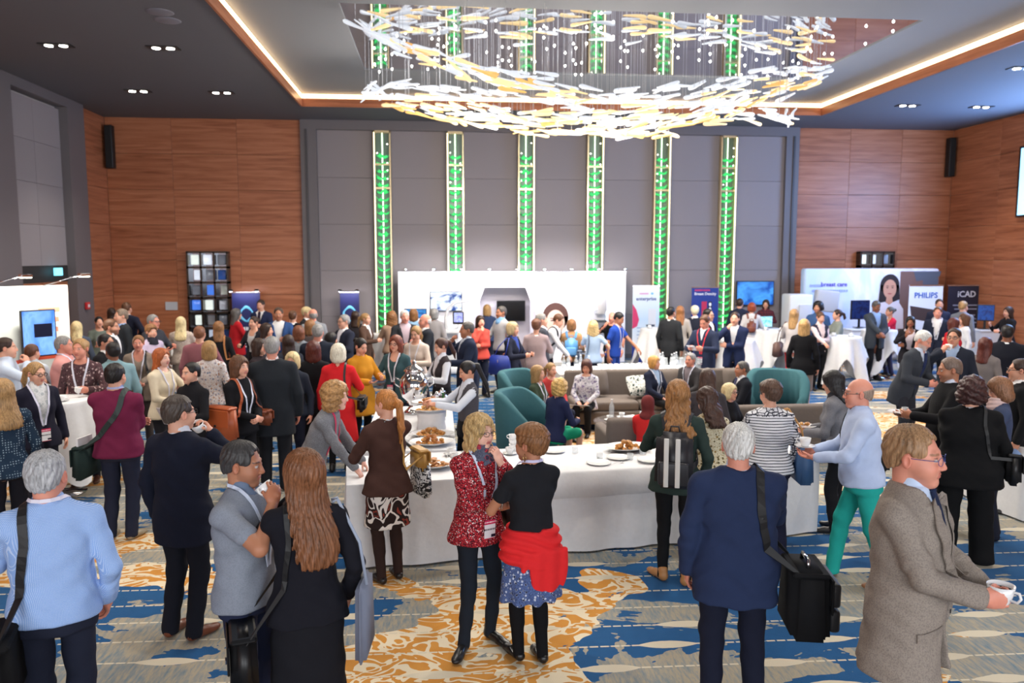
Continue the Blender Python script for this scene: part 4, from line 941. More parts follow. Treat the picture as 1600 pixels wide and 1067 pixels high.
# overlay cloth hanging over the front edge
vs, fs = [], []; n = 26
for r, (y, z) in enumerate(((7.60, TH+.004), (6.63, TH+.006), (6.60, TH-.005), (6.585, TH-.10), (6.57, TH-.21))):
    for i in range(n+1): u = i/n; vs.append((.62+1.55*u, y+(.010*math.sin(i*.8) if r > 2 else 0), z-(.02*math.sin(u*3.1) if r == 4 else 0)))
fs = [(r*(n+1)+i, r*(n+1)+i+1, (r+1)*(n+1)+i+1, (r+1)*(n+1)+i) for r in range(4) for i in range(n)]; fs = [tuple(reversed(f)) for f in fs]
o = mesh_obj('overlay_cloth', vs, fs, LINEN, smooth=True); sol = o.modifiers.new('thickness', 'SOLIDIFY'); sol.thickness = .004; sol.offset = 1; tag(o, 'white overlay cloth hanging over the front edge of the foreground table', 'tablecloth')
PIV0, PIV1, PANG = Vector((-.8, 6.62, 0)), Vector((-.8, 6.79, 0)), math.radians(6.3)
def turn_front(before, squeeze=False):
    """the foreground table stands at a slight angle to the room: turn what was laid out square"""
    for o in list(COL.objects):
        if o.name in before or o.parent is not None: continue
        l = o.location.copy()
        if squeeze: l.y = 6.62+(l.y-6.62)*.90
        o.location = Matrix.Rotation(PANG, 3, 'Z') @ (l-PIV0)+PIV1; o.rotation_euler[2] += PANG
turn_front(FRONT0); ARMT()
table('water_table', 2.05, 4.75, 13.1, 14.05, TH-.012, 'table behind the sofa carrying water bottles, hidden under its cloth'); skirt_cloth('tablecloth', 2.05, 4.75, 13.1, 14.05, TH, 'white cloth on the water table behind the sofa')
table('side_buffet_table', 6.0, 7.2, 7.4, 9.0, TH-.012, 'buffet table at the right among the standing guests'); skirt_cloth('tablecloth', 6.0, 7.2, 7.4, 9.0, TH, 'white cloth on the buffet table at the right')
def high_table(px, py, label, rz=0.0, long=.50):
    p = atZ(px, py, 1.1); rt = empty('high_table', (p.x, p.y, 0), rz); tag(rt, 'round high table frame with steel pole, %s' % label, 'table', 'high cocktail tables')
    mb = MB(); mb.lathe([(.36,1.06), (.37,1.075), (.36,1.09)], n=28); mb.build('tabletop', WHITEP, rt); mb = MB(); mb.lathe([(.035,.05), (.035,1.06)], n=12); mb.build('pole', STEEL, rt); mb = MB(); mb.lathe([(.28,0), (.28,.015), (.05,.04), (.036,.06)], n=24); mb.build('foot', STEEL, rt)
    N = 72; vs, fs = [(0,0,1.098)], []; rows = [(.30,0.0), (.366,0.0), (.376,.012), (.372,.08), (.40,.30), (.44,.60), (.48,1.0)]
    for ri, (r, t) in enumerate(rows):
        for k in range(N):
            a = 2*math.pi*k/N; c = abs(math.cos(2*a))**1.5; L = .42+long*c; rr = r+(t*(.055*math.sin(8*a+1)+.07*c) if ri > 2 else 0)+(t*.02*math.sin(17*a)); vs.append((rr*math.cos(a), rr*math.sin(a), 1.098-t*L))
    fs = [(0, 1+k, 1+(k+1)%N) for k in range(N)]+[(1+r*N+k, 1+r*N+N+k, 1+r*N+N+(k+1)%N, 1+r*N+(k+1)%N) for r in range(len(rows)-1) for k in range(N)]
    o = mesh_obj('tablecloth', vs, fs, LINEN, smooth=True, loc=(p.x, p.y, 0)); o.rotation_euler = (0,0,rz+.3); tag(o, 'white cloth draped over the round high table %s' % label, 'tablecloth', 'high table cloths'); return p
HT = [high_table(607,521,'beside the first green light column', .4), high_table(775,507,'in front of the black booth screen', .2), high_table(1026,513,'beside the white banner', .7), high_table(1150,529,'beside the blue screen', .1, .55), high_table(1208,516,'second from the left of the right-hand row', .5, .55), high_table(1316,525,'where the woman with the dark ponytail stands', .2, .55), high_table(1374,515,'where the woman in red leans', .6, .55), high_table(262,534,'at the left before the wood wall', .3), high_table(86,624,'by the woman in mauve flowers', .5)]
# ------------------------------------------------------------ seating
def seat_box(name, label, cat, loc, rz, w, d, mat, seat=.43, back=.80, arms=True, cush=1, bt=.16):
    rt = empty(name, loc, rz); tag(rt, label, cat)
    mb = MB(); mb.box((0,0,seat-.22), (w-.04,d-.04,.20), bev=.03); mb.build('base', mat, rt)
    for k in range(cush): mb = MB(); cw = (w-(.26 if arms else .04))/cush; mb.box((-(w-(.26 if arms else .04))/2+cw*(k+.5), -.05, seat-.05), (cw-.012,d-bt-.06,.15), bev=.04); mb.build('seat_cushion', mat, rt)
    mb = MB(); M = Matrix.Rotation(math.radians(-7), 3, 'X'); mb.box((0,d/2-bt/2,(back+.15)/2+.04), (w,bt,back-.12), bev=.05, M=M); mb.build('backrest', mat, rt)
    if arms:
        for sx in (-1,1): mb = MB(); mb.box((sx*(w/2-.065),-.03,seat-.02), (.13,d-.12,.36), bev=.04); mb.build('armrest', mat, rt)
    for sx in (-1,1):
        for sy in (-1,1): mb = MB(); mb.lathe([(.018,0), (.026,.13)], (sx*(w/2-.08), sy*(d/2-.08), 0), 8); mb.build('leg', WOODLEG, rt)
    return rt
def wing_chair(label, loc, rz, h=1.02, mat=TEAL, r=.40, chan=0):
    rt = empty('wing_chair', loc, rz); tag(rt, label, 'chair', 'teal lounge chairs'); N = 30; vs, fs = [], []
    for i in range(N+1):
        a = math.radians(-28+236*i/N); t = abs(a-math.pi/2)/math.radians(118); top = h*(1-.0)-(h-.60)*max(0, (t-.42)/.58)**1.5; bl = .022*(abs(math.sin(a*chan)) if chan else 0)
        for (rr, z) in ((r-.05,.22), (r-.05+.0,top-.02), (r-.02,top), (r+.05,top), (r+.07,top-.03), (r+.03,.22)): vs.append((rr*math.cos(a)*1.02-(bl*math.cos(a) if rr < r-.03 else 0), rr*math.sin(a)*.98-(bl*math.sin(a) if rr < r-.03 else 0), z+(.03 if False else 0)))
    fs = [(i*6+k, (i+1)*6+k, (i+1)*6+(k+1)%6, i*6+(k+1)%6) for i in range(N) for k in range(6)]+[tuple(range(6)), tuple(N*6+5-k for k in range(6))]
    mesh_obj('backrest', vs, fs, mat, rt, True)
    mb = MB(); mb.lathe([(.05,.20), (.33,.20), (.36,.24), (.36,.38), (.33,.44), (.05,.46)], (0,-.02,0), 24, 1.0, 1.0); mb.build('seat', mat, rt)
    for k in range(4): a = math.pi/4+k*math.pi/2; mb = MB(); mb.tube([(.26*math.cos(a), .26*math.sin(a), .22), (.31*math.cos(a), .31*math.sin(a), 0)], [.024,.015], 8); mb.build('leg', WOODLEG, rt)
    return rt
SOFA = seat_box('long_sofa', 'long taupe sofa with loose cushions in front of the water table', 'sofa', (3.70, 12.5, 0), 0, 3.2, .95, TAUPE, cush=3, arms=False)
wing_chair('teal lounge chair with its back to the left, nearest the buffet', (1.18, 10.15, 0), math.radians(62), .98); wing_chair('teal high-backed lounge chair beside the sofa end', (1.33, 11.45, 0), math.radians(52), 1.05)
wing_chair('teal channel-tufted lounge chair at the right of the seating group', (5.12, 11.45, 0), math.radians(-25), 1.0, chan=9, r=.40)
seat_box('armchair', 'taupe armchair with its back to the foreground table', 'armchair', (2.50, 9.62, 0), math.pi, .95, .85, TAUPE, back=.74)
seat_box('sofa', 'taupe sofa with its back to the foreground, behind the woman in the striped top', 'sofa', (4.55, 10.3, 0), math.pi, 1.7, .9, TAUPE, back=.74, cush=2)
seat_box('ottoman', 'taupe ottoman under the seated man in the black suit', 'ottoman', (4.36, 11.25, 0), .2, .5, .5, TAUPE, seat=.40, back=.44, arms=False)
for k, (x, lab, m_) in enumerate(((2.55, 'plain taupe cushion at the left of the long sofa', TAUPE), (3.30, 'black and white patterned cushion lying on the long sofa', cloth((226,226,220), 'floral', (60,74,72), (60,74,72), .8)), (3.85, 'plain taupe cushion in the middle of the long sofa', TAUPE), (4.95, 'plain taupe cushion at the right end of the long sofa', TAUPE))):
    vs, fs = [], []; N = 12
    for sgn in (1,-1):
        for i in range(N+1):
            for j in range(N+1): u, v = i/N*2-1, j/N*2-1; b_ = (1-u**4)*(1-v**4); vs.append((u*.24*(1-.06*v*v), sgn*.085*b_**.6, v*.21*(1-.06*u*u)))
    for s_ in (0,1):
        for i in range(N):
            for j in range(N): a = s_*(N+1)**2+i*(N+1)+j; f = (a, a+1, a+N+2, a+N+1); fs.append(f if s_ == 0 else tuple(reversed(f)))
    o = mesh_obj('cushion', vs, fs, m_, smooth=True, loc=(x, 12.63-(.15 if k == 1 else 0), .69-(.04 if k == 1 else 0))); o.rotation_euler = (math.radians(-18 if k != 1 else -50), 0, random.uniform(-.2,.2)); tag(o, lab, 'cushion')
CT = empty('coffee_table', (2.62, 10.75, 0)); tag(CT, 'round dark stone coffee table in the middle of the seating group', 'table')
mb = MB(); mb.lathe([(.40,.40), (.45,.41), (.45,.435), (.44,.44)], n=40); mb.build('tabletop', plain('dark_stone', (96,88,84), .2), CT); mb = MB(); mb.lathe([(.04,.02), (.04,.40)], n=12); mb.build('pedestal', WOODLEG, CT); mb = MB(); mb.lathe([(.24,0), (.24,.02), (.04,.03)], n=24); mb.build('foot', WOODLEG, CT)
# ------------------------------------------------------------ crockery, food, drinks
def proto(fn):
    o = fn(); me = o.data; bpy.data.objects.remove(o); return me
def lathe_mesh(prof, mat, n=20, **k): return proto(lambda: MB().lathe(prof, n=n, **k).build('x', mat))
PLATE = lathe_mesh([(.05,0), (.06,.004), (.115,.014), (.118,.017), (.112,.016), (.06,.007), (.0,.006)], CHINA, 24); SAUCER = lathe_mesh([(.035,0), (.045,.003), (.074,.012), (.076,.014), (.045,.006), (.0,.005)], CHINA, 20)
def cup_obj():
    mb = MB(); mb.lathe([(.024,0), (.027,.004), (.036,.03), (.042,.062), (.0405,.062), (.034,.03), (.024,.008), (.0,.007)], n=20); mb.tube([(.038,0,.050), (.058,0,.052), (.064,0,.036), (.054,0,.020), (.034,0,.020)], .0045, 6); return mb.build('x', CHINA)
CUP = proto(cup_obj); COFFEE = lathe_mesh([(.0,.046), (.0375,.046)], plain('coffee', (70,42,26), .15), 16)
BOTTLE = lathe_mesh([(.034,0), (.036,.01), (.036,.15), (.030,.185), (.015,.215), (.013,.245), (.015,.25), (.0,.252)], GLASS, 14); BLABEL = lathe_mesh([(.0366,.05), (.0366,.11)], plain('bottle_label', (226,232,240), .5), 14); BCAP = lathe_mesh([(.0155,.240), (.0155,.258), (.0,.259)], plain('bottle_cap', (230,230,235), .4), 10)
TUMBLER = lathe_mesh([(.026,0), (.028,.004), (.033,.11), (.0315,.11), (.027,.010), (.0,.009)], GLASS, 14); JUG = lathe_mesh([(.05,0), (.055,.01), (.058,.12), (.045,.19), (.05,.22), (.046,.22), (.041,.19), (.053,.12), (.05,.015), (.0,.012)], GLASS, 16)
def item(name, me, loc, label, cat, group=None, rz=0.0, sc=1.0, parent=None):
    o = bpy.data.objects.new(name, me); COL.objects.link(o); o.location = loc; o.rotation_euler = (0,0,rz); o.scale = (sc, sc, sc); tag(o, label, cat, group)
    return o
def cupset(loc, label, glabel='coffee cups and saucers', coffee=True, rz=None):
    rt = empty('coffee_cup', loc, rz if rz is not None else random.uniform(0, 6)); tag(rt, label, 'cup', glabel)
    put('saucer', SAUCER, rt, (0,0,0)); put('cup', CUP, rt, (0,0,.006)); 
    if coffee: put('coffee', COFFEE, rt, (0,0,.006))
    return rt
def pastry(seed, sx, sy, sz, col):
    r = np.random.default_rng(seed); bm = bmesh.new(); bmesh.ops.create_icosphere(bm, subdivisions=2, radius=1.0)
    for v in bm.verts: f = 1+.16*math.sin(v.co.x*5+seed)+.12*math.sin(v.co.y*7+seed*2)+r.normal()*.04; v.co = Vector((v.co.x*sx*f, v.co.y*sy*f, v.co.z*sz*f+sz))
    me = bpy.data.meshes.new('pastry'); bm.to_mesh(me); bm.free(); me.polygons.foreach_set('use_smooth', np.ones(len(me.polygons), dtype=bool))
    n = NT('pastry_crust'); co = n.coord(); n.set(col=n.ramp(n.noise(co, 40, 3.0), [(.3, tuple(v*.5 for v in lin(col))), (.55, lin(col)), (.75, lin((236,196,120)))]), rough=.5); me.materials.append(n.m); return me
PAST = [pastry(1,.032,.026,.018,(206,140,66)), pastry(2,.040,.020,.016,(214,156,84)), pastry(3,.028,.028,.020,(190,116,52)), pastry(4,.034,.024,.010,(196,130,70))]
DISH = lathe_mesh([(.10,0), (.12,.004), (.235,.040), (.245,.046), (.235,.044), (.12,.010), (.0,.008)], CHINA, 36, sy=.72); RISER = lathe_mesh([(.16,0), (.17,.01), (.155,.10), (.17,.19), (.175,.20), (.0,.20)], LINEN, 28)
def platter(loc, label, kinds, npc, rise=0.0, rz=0.0):
    if rise: item('display_riser', RISER, loc, 'cloth covered riser under %s' % label, 'riser', 'platter risers', rz, 1.0)
    z = loc[2]+(.20 if rise else 0); o = item('platter', DISH, (loc[0], loc[1], z), 'white oval platter %s' % label, 'platter', 'food platters', rz)
    k = 0; lay = [(.17,.10,int(npc*.55),.012), (.12,.07,int(npc*.3),.040), (.06,.035,npc-int(npc*.55)-int(npc*.3),.066)]
    for (rx, ry, m, dz) in lay:
        for i in range(m):
            a = i*2.399+random.random()*.4; q = math.sqrt((i+.5)/m); x, y = rx*q*math.cos(a), ry*q*math.sin(a); c, s_ = math.cos(rz), math.sin(rz)
            item('pastry', random.choice(kinds), (loc[0]+c*x-s_*y, loc[1]+s_*x+c*y, z+dz), 'small golden pastry piled on the platter %s' % label, 'pastry', 'pastries %s' % label, random.uniform(0, 6), random.uniform(.85, 1.15))
for k, (x, y, lab, kd, npc, rs) in enumerate(((-.07, 7.30, 'nearest the table corner', [3], 26, 0), (-.07, 8.20, 'of fried puffs, second from the corner', [0,2], 24, 0), (-.07, 8.58, 'behind the fried puffs', [0,1], 24, 0), (-.08, 8.98, 'raised on a riser, lower one', [1], 26, 1), (-.08, 9.42, 'raised on a riser by the samovar', [2,3], 26, 1), (-.54, 8.40, 'at the left, half hidden by the ponytailed woman', [3,2], 20, 0))):
    platter((x, y, TH+.005), lab, [PAST[q] for q in kd], npc, rs, random.uniform(-.25,.25))
# samovar
SV = empty('samovar', (-.30, 9.95, TH)); tag(SV, 'tall polished chrome samovar urn on the buffet', 'samovar')
mb = MB(); mb.lathe([(.13,0), (.14,.02), (.10,.05), (.06,.10), (.08,.15), (.16,.22), (.185,.34), (.17,.44), (.12,.50), (.10,.53)], n=28); mb.build('urn', CHROME, SV); mb = MB(); mb.lathe([(.11,.53), (.13,.545), (.10,.58), (.05,.61), (.02,.63), (.03,.66), (.0,.68)], n=24); mb.build('lid', CHROME, SV)
mb = MB(); mb.tube([(0,-.16,.25), (0,-.24,.25), (0,-.26,.22)], [.018,.014,.012], 8); mb.build('tap', CHROME, SV)
for sx in (-1,1): mb = MB(); mb.tube([(sx*.17,0,.42), (sx*.24,0,.46), (sx*.25,0,.38), (sx*.18,0,.34)], .012, 8); mb.build('handle', CHROME, SV)
for k, (x, y) in enumerate(((-.02,9.95), (.05,10.22))):
    rt = empty('coffee_pot', (x, y, TH), random.uniform(0, 6)); tag(rt, 'chrome coffee pot beside the samovar, %s' % ('nearer' if k == 0 else 'farther'), 'coffee pot', 'chrome coffee pots')
    mb = MB(); mb.lathe([(.07,0), (.085,.02), (.09,.10), (.065,.18), (.05,.21), (.06,.22), (.02,.25), (.015,.27), (.0,.275)], n=20); mb.build('body', CHROME, rt); mb = MB(); mb.tube([(.08,0,.08), (.13,0,.13), (.15,0,.20)], [.016,.012,.010], 8); mb.build('spout', CHROME, rt); mb = MB(); mb.tube([(-.07,0,.19), (-.13,0,.17), (-.12,0,.08), (-.08,0,.06)], .009, 6); mb.build('handle', BLACKP, rt)
for k, (x, y) in enumerate(((-.45,8.75), (-.45,9.05), (-.45,8.12))):
    rt = empty('serving_tongs', (x+.02, y-.0, TH+.012), random.uniform(-.6,.6)); tag(rt, 'steel serving tongs lying %s' % ('beside the second platter of puffs', 'beside the lower riser', 'by the table corner')[k], 'tongs')
    for sy in (-1,1): mb = MB(); mb.box((0,sy*.014,.01), (.24,.014,.003), M=Matrix.Rotation(sy*.06, 3, 'Z')); mb.build('arm', STEEL, rt)
GRN = lathe_mesh([(.036,0), (.038,.01), (.038,.17), (.016,.23), (.014,.29), (.016,.30), (.0,.302)], plain('green_bottle_glass', (40,96,40), .1), 14)
rt = empty('wine_bottle', (.06, 9.70, TH)); tag(rt, 'dark green bottle with a yellow label beside the samovar', 'bottle'); put('glass', GRN, rt, (0,0,0)); put('label', lathe_mesh([(.0388,.05), (.0388,.13)], plain('yellow_label', (206,190,60), .5), 14), rt, (0,0,0))
# crockery on the foreground table
FRONT1 = set(o.name for o in COL.objects)
platter((2.0, 7.35, TH+.012), 'beside the woman with the backpack', [PAST[0]], 18, 0, .1)
fz = TH+.010
for k, (x, y) in enumerate(((.22,7.55), (.40,7.58), (.55,7.44), (.22,7.34), (.38,7.22), (.30,6.98), (.80,7.45))): cupset((x, y, fz), 'white coffee cup on saucer in the cluster behind the woman in red', 'cups at the table corner')
cupset((.98,6.98,fz), 'white coffee cup on a saucer with a biscuit, alone beside the overlay cloth')
for k, (x, y, st, lab) in enumerate(((.86,7.62,3,'stack of white cups, left one, near the teal chair'), (1.02,7.62,4,'stack of white cups with a teapot shape, by the short-haired woman'))):
    for q in range(st): item('stacked_cup', CUP, (x, y, fz+.050*q), lab, 'cup', lab, q*1.3)
for k, (x, y, n_) in enumerate(((-.45,7.15,1), (.62,7.22,2), (-.45,7.42,1), (.45,6.95,2), (1.55,6.85,1), (1.80,7.02,1), (2.05,6.82,2), (1.25,7.45,1))):
    for q in range(n_): item('plate', PLATE, (x, y, fz+.008*q), 'white dessert plate %s' % ('among the cups at the table corner' if k < 4 else 'used and left on the overlay cloth' if k < 7 else 'alone at the back of the foreground table'), 'plate', 'dessert plates %s' % ('corner' if k < 4 else 'front'), 0)
for k, (x, y) in enumerate(((1.62,7.05), (1.90,6.95), (2.10,7.15), (1.45,7.35))):
    mb = MB(); mb.lathe([(.03,0), (.033,.004), (.034,.06), (.0315,.06), (.030,.008), (.0,.007)], n=14); item('glass_jar', proto(lambda: mb.build('x', GLASS)), (x, y, fz), 'small dessert glass left on the foreground table, %s' % ('first from the left', 'second from the left', 'by the platter of pastries', 'at the back edge')[k], 'glass', 'dessert glasses')
def spoon_mesh(): return MB().lathe([(.0,0)], n=3).build('x', STEEL) 
SP = proto(lambda: MB().box((0,0,.002), (.10,.006,.002)).lathe([(.0,-.001), (.016,.001), (.0,.004)], (.062,0,.002), 10, 1.4, 1.0).build('x', STEEL))
for k, (x, y, r_) in enumerate(((1.72,6.80,.4), (2.02,6.98,-.6), (1.58,7.0,1.0))): item('spoon', SP, (x, y, fz+.010), 'steel dessert spoon lying on the overlay cloth, %s' % ('nearest the edge', 'by the stacked plates', 'by the dessert glass')[k], 'spoon', 'dessert spoons', r_)
turn_front(FRONT1, True)
# water table: bottles, jugs, glasses, tray of cups
wz = TH+.002
for k in range(16):
    x, y = (2.18+.11*k, 13.5+.17*(k % 2)) if k < 5 else (3.80+.085*(k-5), 13.62+.14*(k % 3)); rt = empty('water_bottle', (x, y, wz)); tag(rt, 'glass water bottle on the water table %s' % ('at its left end' if k < 5 else 'at its right end'), 'bottle', 'water bottles %s' % ('left' if k < 5 else 'right'))
    put('glass', BOTTLE, rt, (0,0,0)); put('label', BLABEL, rt, (0,0,0)); put('cap', BCAP, rt, (0,0,0))
for k in range(5): item('glass_jug', JUG, (3.95+.15*k, 13.4, wz), 'glass water jug in the row on the water table', 'jug', 'water jugs on the water table')
for k in range(14): item('tumbler', TUMBLER, (2.16+.08*(k % 7)+(0 if k < 7 else 1.75), 13.2+.09*(k//7)*0, wz), 'clear tumbler on the water table', 'glass', 'tumblers on the water table')
mb = MB(); mb.box((0,0,.012), (1.0,.50,.014), bev=.006); mb.box((0,0,.02), (1.04,.54,.008), bev=.004); tag(mb.build('serving_tray', WHITEP, loc=(3.25,13.5,wz)), 'large white tray of upturned cups on the water table', 'tray')
for i in range(9):
    for j in range(4): item('tea_cup', CUP, (2.85+.10*i, 13.32+.115*j, wz+.024), 'white cup standing on the large tray', 'cup', 'cups on the tray of the water table', random.uniform(0, 6))
for k, (x, y) in enumerate(((2.40,10.80), (2.75,10.62), (2.62,10.98))): cupset((x, y, .44), 'white cup on saucer on the coffee table, %s' % ('left one', 'front one', 'back one')[k])
rt = empty('water_bottle', (2.48,11.02,.44)); tag(rt, 'glass water bottle on the round coffee table', 'bottle'); put('glass', BOTTLE, rt, (0,0,0)); put('cap', BCAP, rt, (0,0,0))
for k, (x, y) in enumerate(((2.38,10.60), (2.88,10.85))): item('tumbler', TUMBLER, (x, y, .44), 'clear tumbler on the coffee table, %s' % ('left', 'right')[k], 'glass')
mb = MB(); mb.box((0,0,.003), (.21,.297,.004)); tag(mb.build('booklet', plain('paper', (238,238,240), .7), loc=(2.80,10.95,.442), rz=.5), 'white booklet lying on the coffee table', 'booklet')
for k, (x, y) in enumerate(((6.4,7.8), (6.7,8.2), (6.35,8.4))): item('plate', PLATE, (x, y, TH+.004), 'white dessert plate on the right-hand buffet, %s' % ('nearest', 'middle', 'farthest')[k], 'plate')
for i, p in enumerate(HT):
    for q in range(2): cupset((p.x+(-.15,.13)[q], p.y+(.06,-.12)[q], 1.100), ('left-hand' if q == 0 else 'right-hand')+' white coffee cup on the high table %s' % ('by the first green column', 'before the black screen', 'by the white banner', 'by the blue screen', 'second in the right-hand row', 'of the ponytailed woman', 'of the woman in red', 'by the wood wall', 'between the navy and mauve women')[i], 'cups on high tables')
# ------------------------------------------------------------ exhibition booths on the back wall
def desk(px, Y, w, label, h=.95):
    p = atY(px, 520, Y); rt = empty('counter', (p.x, Y, 0)); tag(rt, label, 'counter'); mb = MB(); mb.box((0,0,(h-.04)/2), (w-.06,.46,h-.04)); mb.build('body', WHITEP, rt); mb = MB(); mb.box((0,0,h-.02), (w,.52,.04), bev=.008); mb.build('top', WHITEP, rt); return p
BOOTHW = plain('booth_white', (238,236,242), .7)
def blur_line(parent, x, z, w, h, n, mat, y=-.008):
    """a printed line too blurred in the photograph to read"""
    mb = MB(); r_ = np.random.default_rng(int(abs(x*97+z*31)*10)+n); e = np.cumsum(r_.uniform(.7, 1.3, n)); e = e/e[-1]*w; a = 0.0
    for b in e: mb.box((x-w/2+(a+b)/2, y, z), ((b-a)*.80,.003,h*r_.uniform(.7, 1.0))); a = b
    return mb.build('printed_line', mat, parent)
def quad_print(mb, pts, y): n = len(mb.v); mb.v += [(p[0], y, p[1]) for p in pts]; mb.f.append(tuple(range(n, n+len(pts)))); mb.sm.append(False)
def disc(mb, c, rx, rz_, y, n=24, a0=0.0, a1=2*math.pi): quad_print(mb, [(c[0]+rx*math.cos(a0+(a1-a0)*k/n), c[1]+rz_*math.sin(a0+(a1-a0)*k/n)) for k in range(n)], y)
def flat(name, fn, mat, parent): mb = MB(); fn(mb); return mb.build(name, mat, parent)
BY = 20.25
bl = atY(622,427,BY); br = atY(978,427,BY); BW = br.x-bl.x; BH = bl.z; bx = lambda px: atY(px, 470, BY).x-bl.x; bz = lambda py: atY(800, py, BY).z
BO = empty('exhibition_booth', (bl.x, BY, 0)); tag(BO, 'white exhibition booth with an angular alcove against the back wall', 'booth')
a0, a1 = bx(740), bx(838); mb = MB()
for (x0, x1, z0, z1) in ((0, a0, 0, BH), (a1, BW, 0, BH), (a0, a1, bz(449), BH)): mb.box(((x0+x1)/2, .03, (z0+z1)/2), (x1-x0,.06,z1-z0))
mb.build('wall_panel', BOOTHW, BO)
mb = MB(); mb.box(((a0+a1)/2, .50, bz(449)/2), (a1-a0,.04,bz(449))); mb.build('alcove_back', plain('booth_grey', (196,192,204), .7), BO)
for sx, x in ((1, a0), (-1, a1)): mb = MB(); mb.prism([(0,0), (.16*sx,0), (.0,.5)], 0, bz(449), off=(x,.02,0)); mb.build('alcove_side', plain('booth_grey', (196,192,204), .7), BO)
for sx, x in ((1, a0), (-1, a1)): mb = MB(); mb.add([(x,-.005,bz(449)), (x+sx*.28,-.005,bz(449)), (x,-.005,bz(449)-.75), (x,.03,bz(449)), (x+sx*.28,.03,bz(449)), (x,.03,bz(449)-.75)], [(0,1,2), (5,4,3), (0,3,4,1), (1,4,5,2), (2,5,3,0)]); mb.build('alcove_corner', BOOTHW, BO)
mb = MB(); mb.box((BW/2,-.02,BH+.03), (BW,.04,.03)); mb.build('top_rail', STEEL, BO)
for k in range(9): mb = MB(); x = .2+(BW-.3)*k/8; mb.tube([(x,0,BH+.04), (x,-.35,BH+.12)], .012, 6); mb.lathe([(.02,-.05), (.05,.0), (.03,.04)], (x,-.37,BH+.10), 10); mb.build('arm_spotlight', STEEL, BO)
for k in range(4): area('booth_spot', (bl.x+BW*(k+.5)/4, BY-.55, BH+.10), (math.radians(35), 0, 0), 1.2, .12, 28, (1,.98,1.0))
# prints on the right panel: portrait and scanner
def portrait(parent, cx, top, s, y, hairc, skinc, shirtc=None, hair_long=False):
    hp = plain('print_hair', hairc, .6); sp_ = plain('print_skin', skinc, .6); dk = plain('print_dark', (70,40,36), .6)
    if shirtc: flat('printed_shirt', lambda m: quad_print(m, [(cx-.62*s,top-2.2*s), (cx-.60*s,top-1.35*s), (cx-.42*s,top-1.12*s), (cx-.14*s,top-.98*s), (cx+.14*s,top-.98*s), (cx+.42*s,top-1.12*s), (cx+.62*s,top-1.40*s), (cx+.66*s,top-2.2*s)][::-1], y), plain('print_shirt', shirtc, .6), parent)
    flat('printed_hair', lambda m: (disc(m, (cx, top-.42*s), .40*s, .44*s, y-.004), quad_print(m, [(cx-.40*s,top-.42*s), (cx-.46*s,top-1.15*s), (cx-.20*s,top-1.1*s), (cx+.20*s,top-1.1*s), (cx+.44*s,top-1.0*s), (cx+.40*s,top-.42*s)] if hair_long else [(cx-.38*s,top-.4*s), (cx-.38*s,top-.6*s), (cx+.38*s,top-.6*s), (cx+.38*s,top-.4*s)], y-.004)), hp, parent)
    flat('printed_face', lambda m: (disc(m, (cx, top-.58*s), .28*s, .38*s, y-.008), quad_print(m, [(cx-.11*s,top-.85*s), (cx-.15*s,top-1.12*s), (cx,top-1.22*s), (cx+.15*s,top-1.12*s), (cx+.11*s,top-.85*s)], y-.006)), sp_, parent)
    for sx in (-1,1): flat('printed_eye', lambda m: disc(m, (cx+sx*.11*s, top-.53*s), .045*s, .020*s, y-.012, 12), dk, parent); flat('printed_brow', lambda m: quad_print(m, [(cx+sx*.05*s,top-.455*s), (cx+sx*.05*s,top-.475*s), (cx+sx*.17*s,top-.47*s), (cx+sx*.16*s,top-.445*s)], y-.012), dk, parent)
    flat('printed_mouth', lambda m: disc(m, (cx, top-.77*s), .09*s, .025*s, y-.012, 12), plain('print_lips', (176,80,80), .6), parent)
portrait(BO, bx(868), bz(474), .85, -.004, (84,52,46), (232,196,180))
mb = MB(); mb.box((bx(933),-.10,bz(480)), (.42,.20,1.35), bev=.03); mb.build('scanner_panel', plain('pale_grey', (210,208,214), .5), BO)
mb = MB(); mb.lathe([(.13,-.4), (.14,-.38), (.14,.38), (.10,.42)], (bx(936),-.26,bz(466)), 18); mb.build('scanner_tube', plain('scanner_shell', (206,204,206), .35), BO)
mb = MB(); mb.tube([(bx(931)+.24*math.cos(t), -.32, bz(496)+.24*math.sin(t)) for t in np.linspace(-.3, math.pi+.3, 20)], .022, 8); mb.build('ring_light', plain('ring_led', (220,240,255), .4, emit=3.0), BO)
mb = MB(); mb.box((bx(931),-.36,bz(501)), (.40,.22,.05)); mb.build('scanner_plate', plain('dark_plate', (56,60,66), .4), BO)
screen('television', 'television with bright white scan images on the left booth panel', 50/1236*BY, 31/1236*BY, (bl.x+bx(697), BY-.04, bz(470)), 0, scr_mat('scan_screen', (20,60,130), (235,245,255), 1.8, 2.2))
screen('television', 'black switched-off television in the booth alcove', 46/1236*BY, 33/1236*BY, (bl.x+bx(800), BY+.30, bz(487)), 0, plain('screen_off', (10,10,12), .15))
desk(649, BY-.62, .7, 'white counter under the blue workstation monitor', 1.0)
screen('monitor', 'low blue workstation monitor at the left of the booth', 34/1236*BY, .24, (atY(649,480,BY-.62).x, BY-.62, 1.35), 0, scr_mat('blue_screen', (20,70,150), (60,150,220), 1.2), True, cat='monitor')
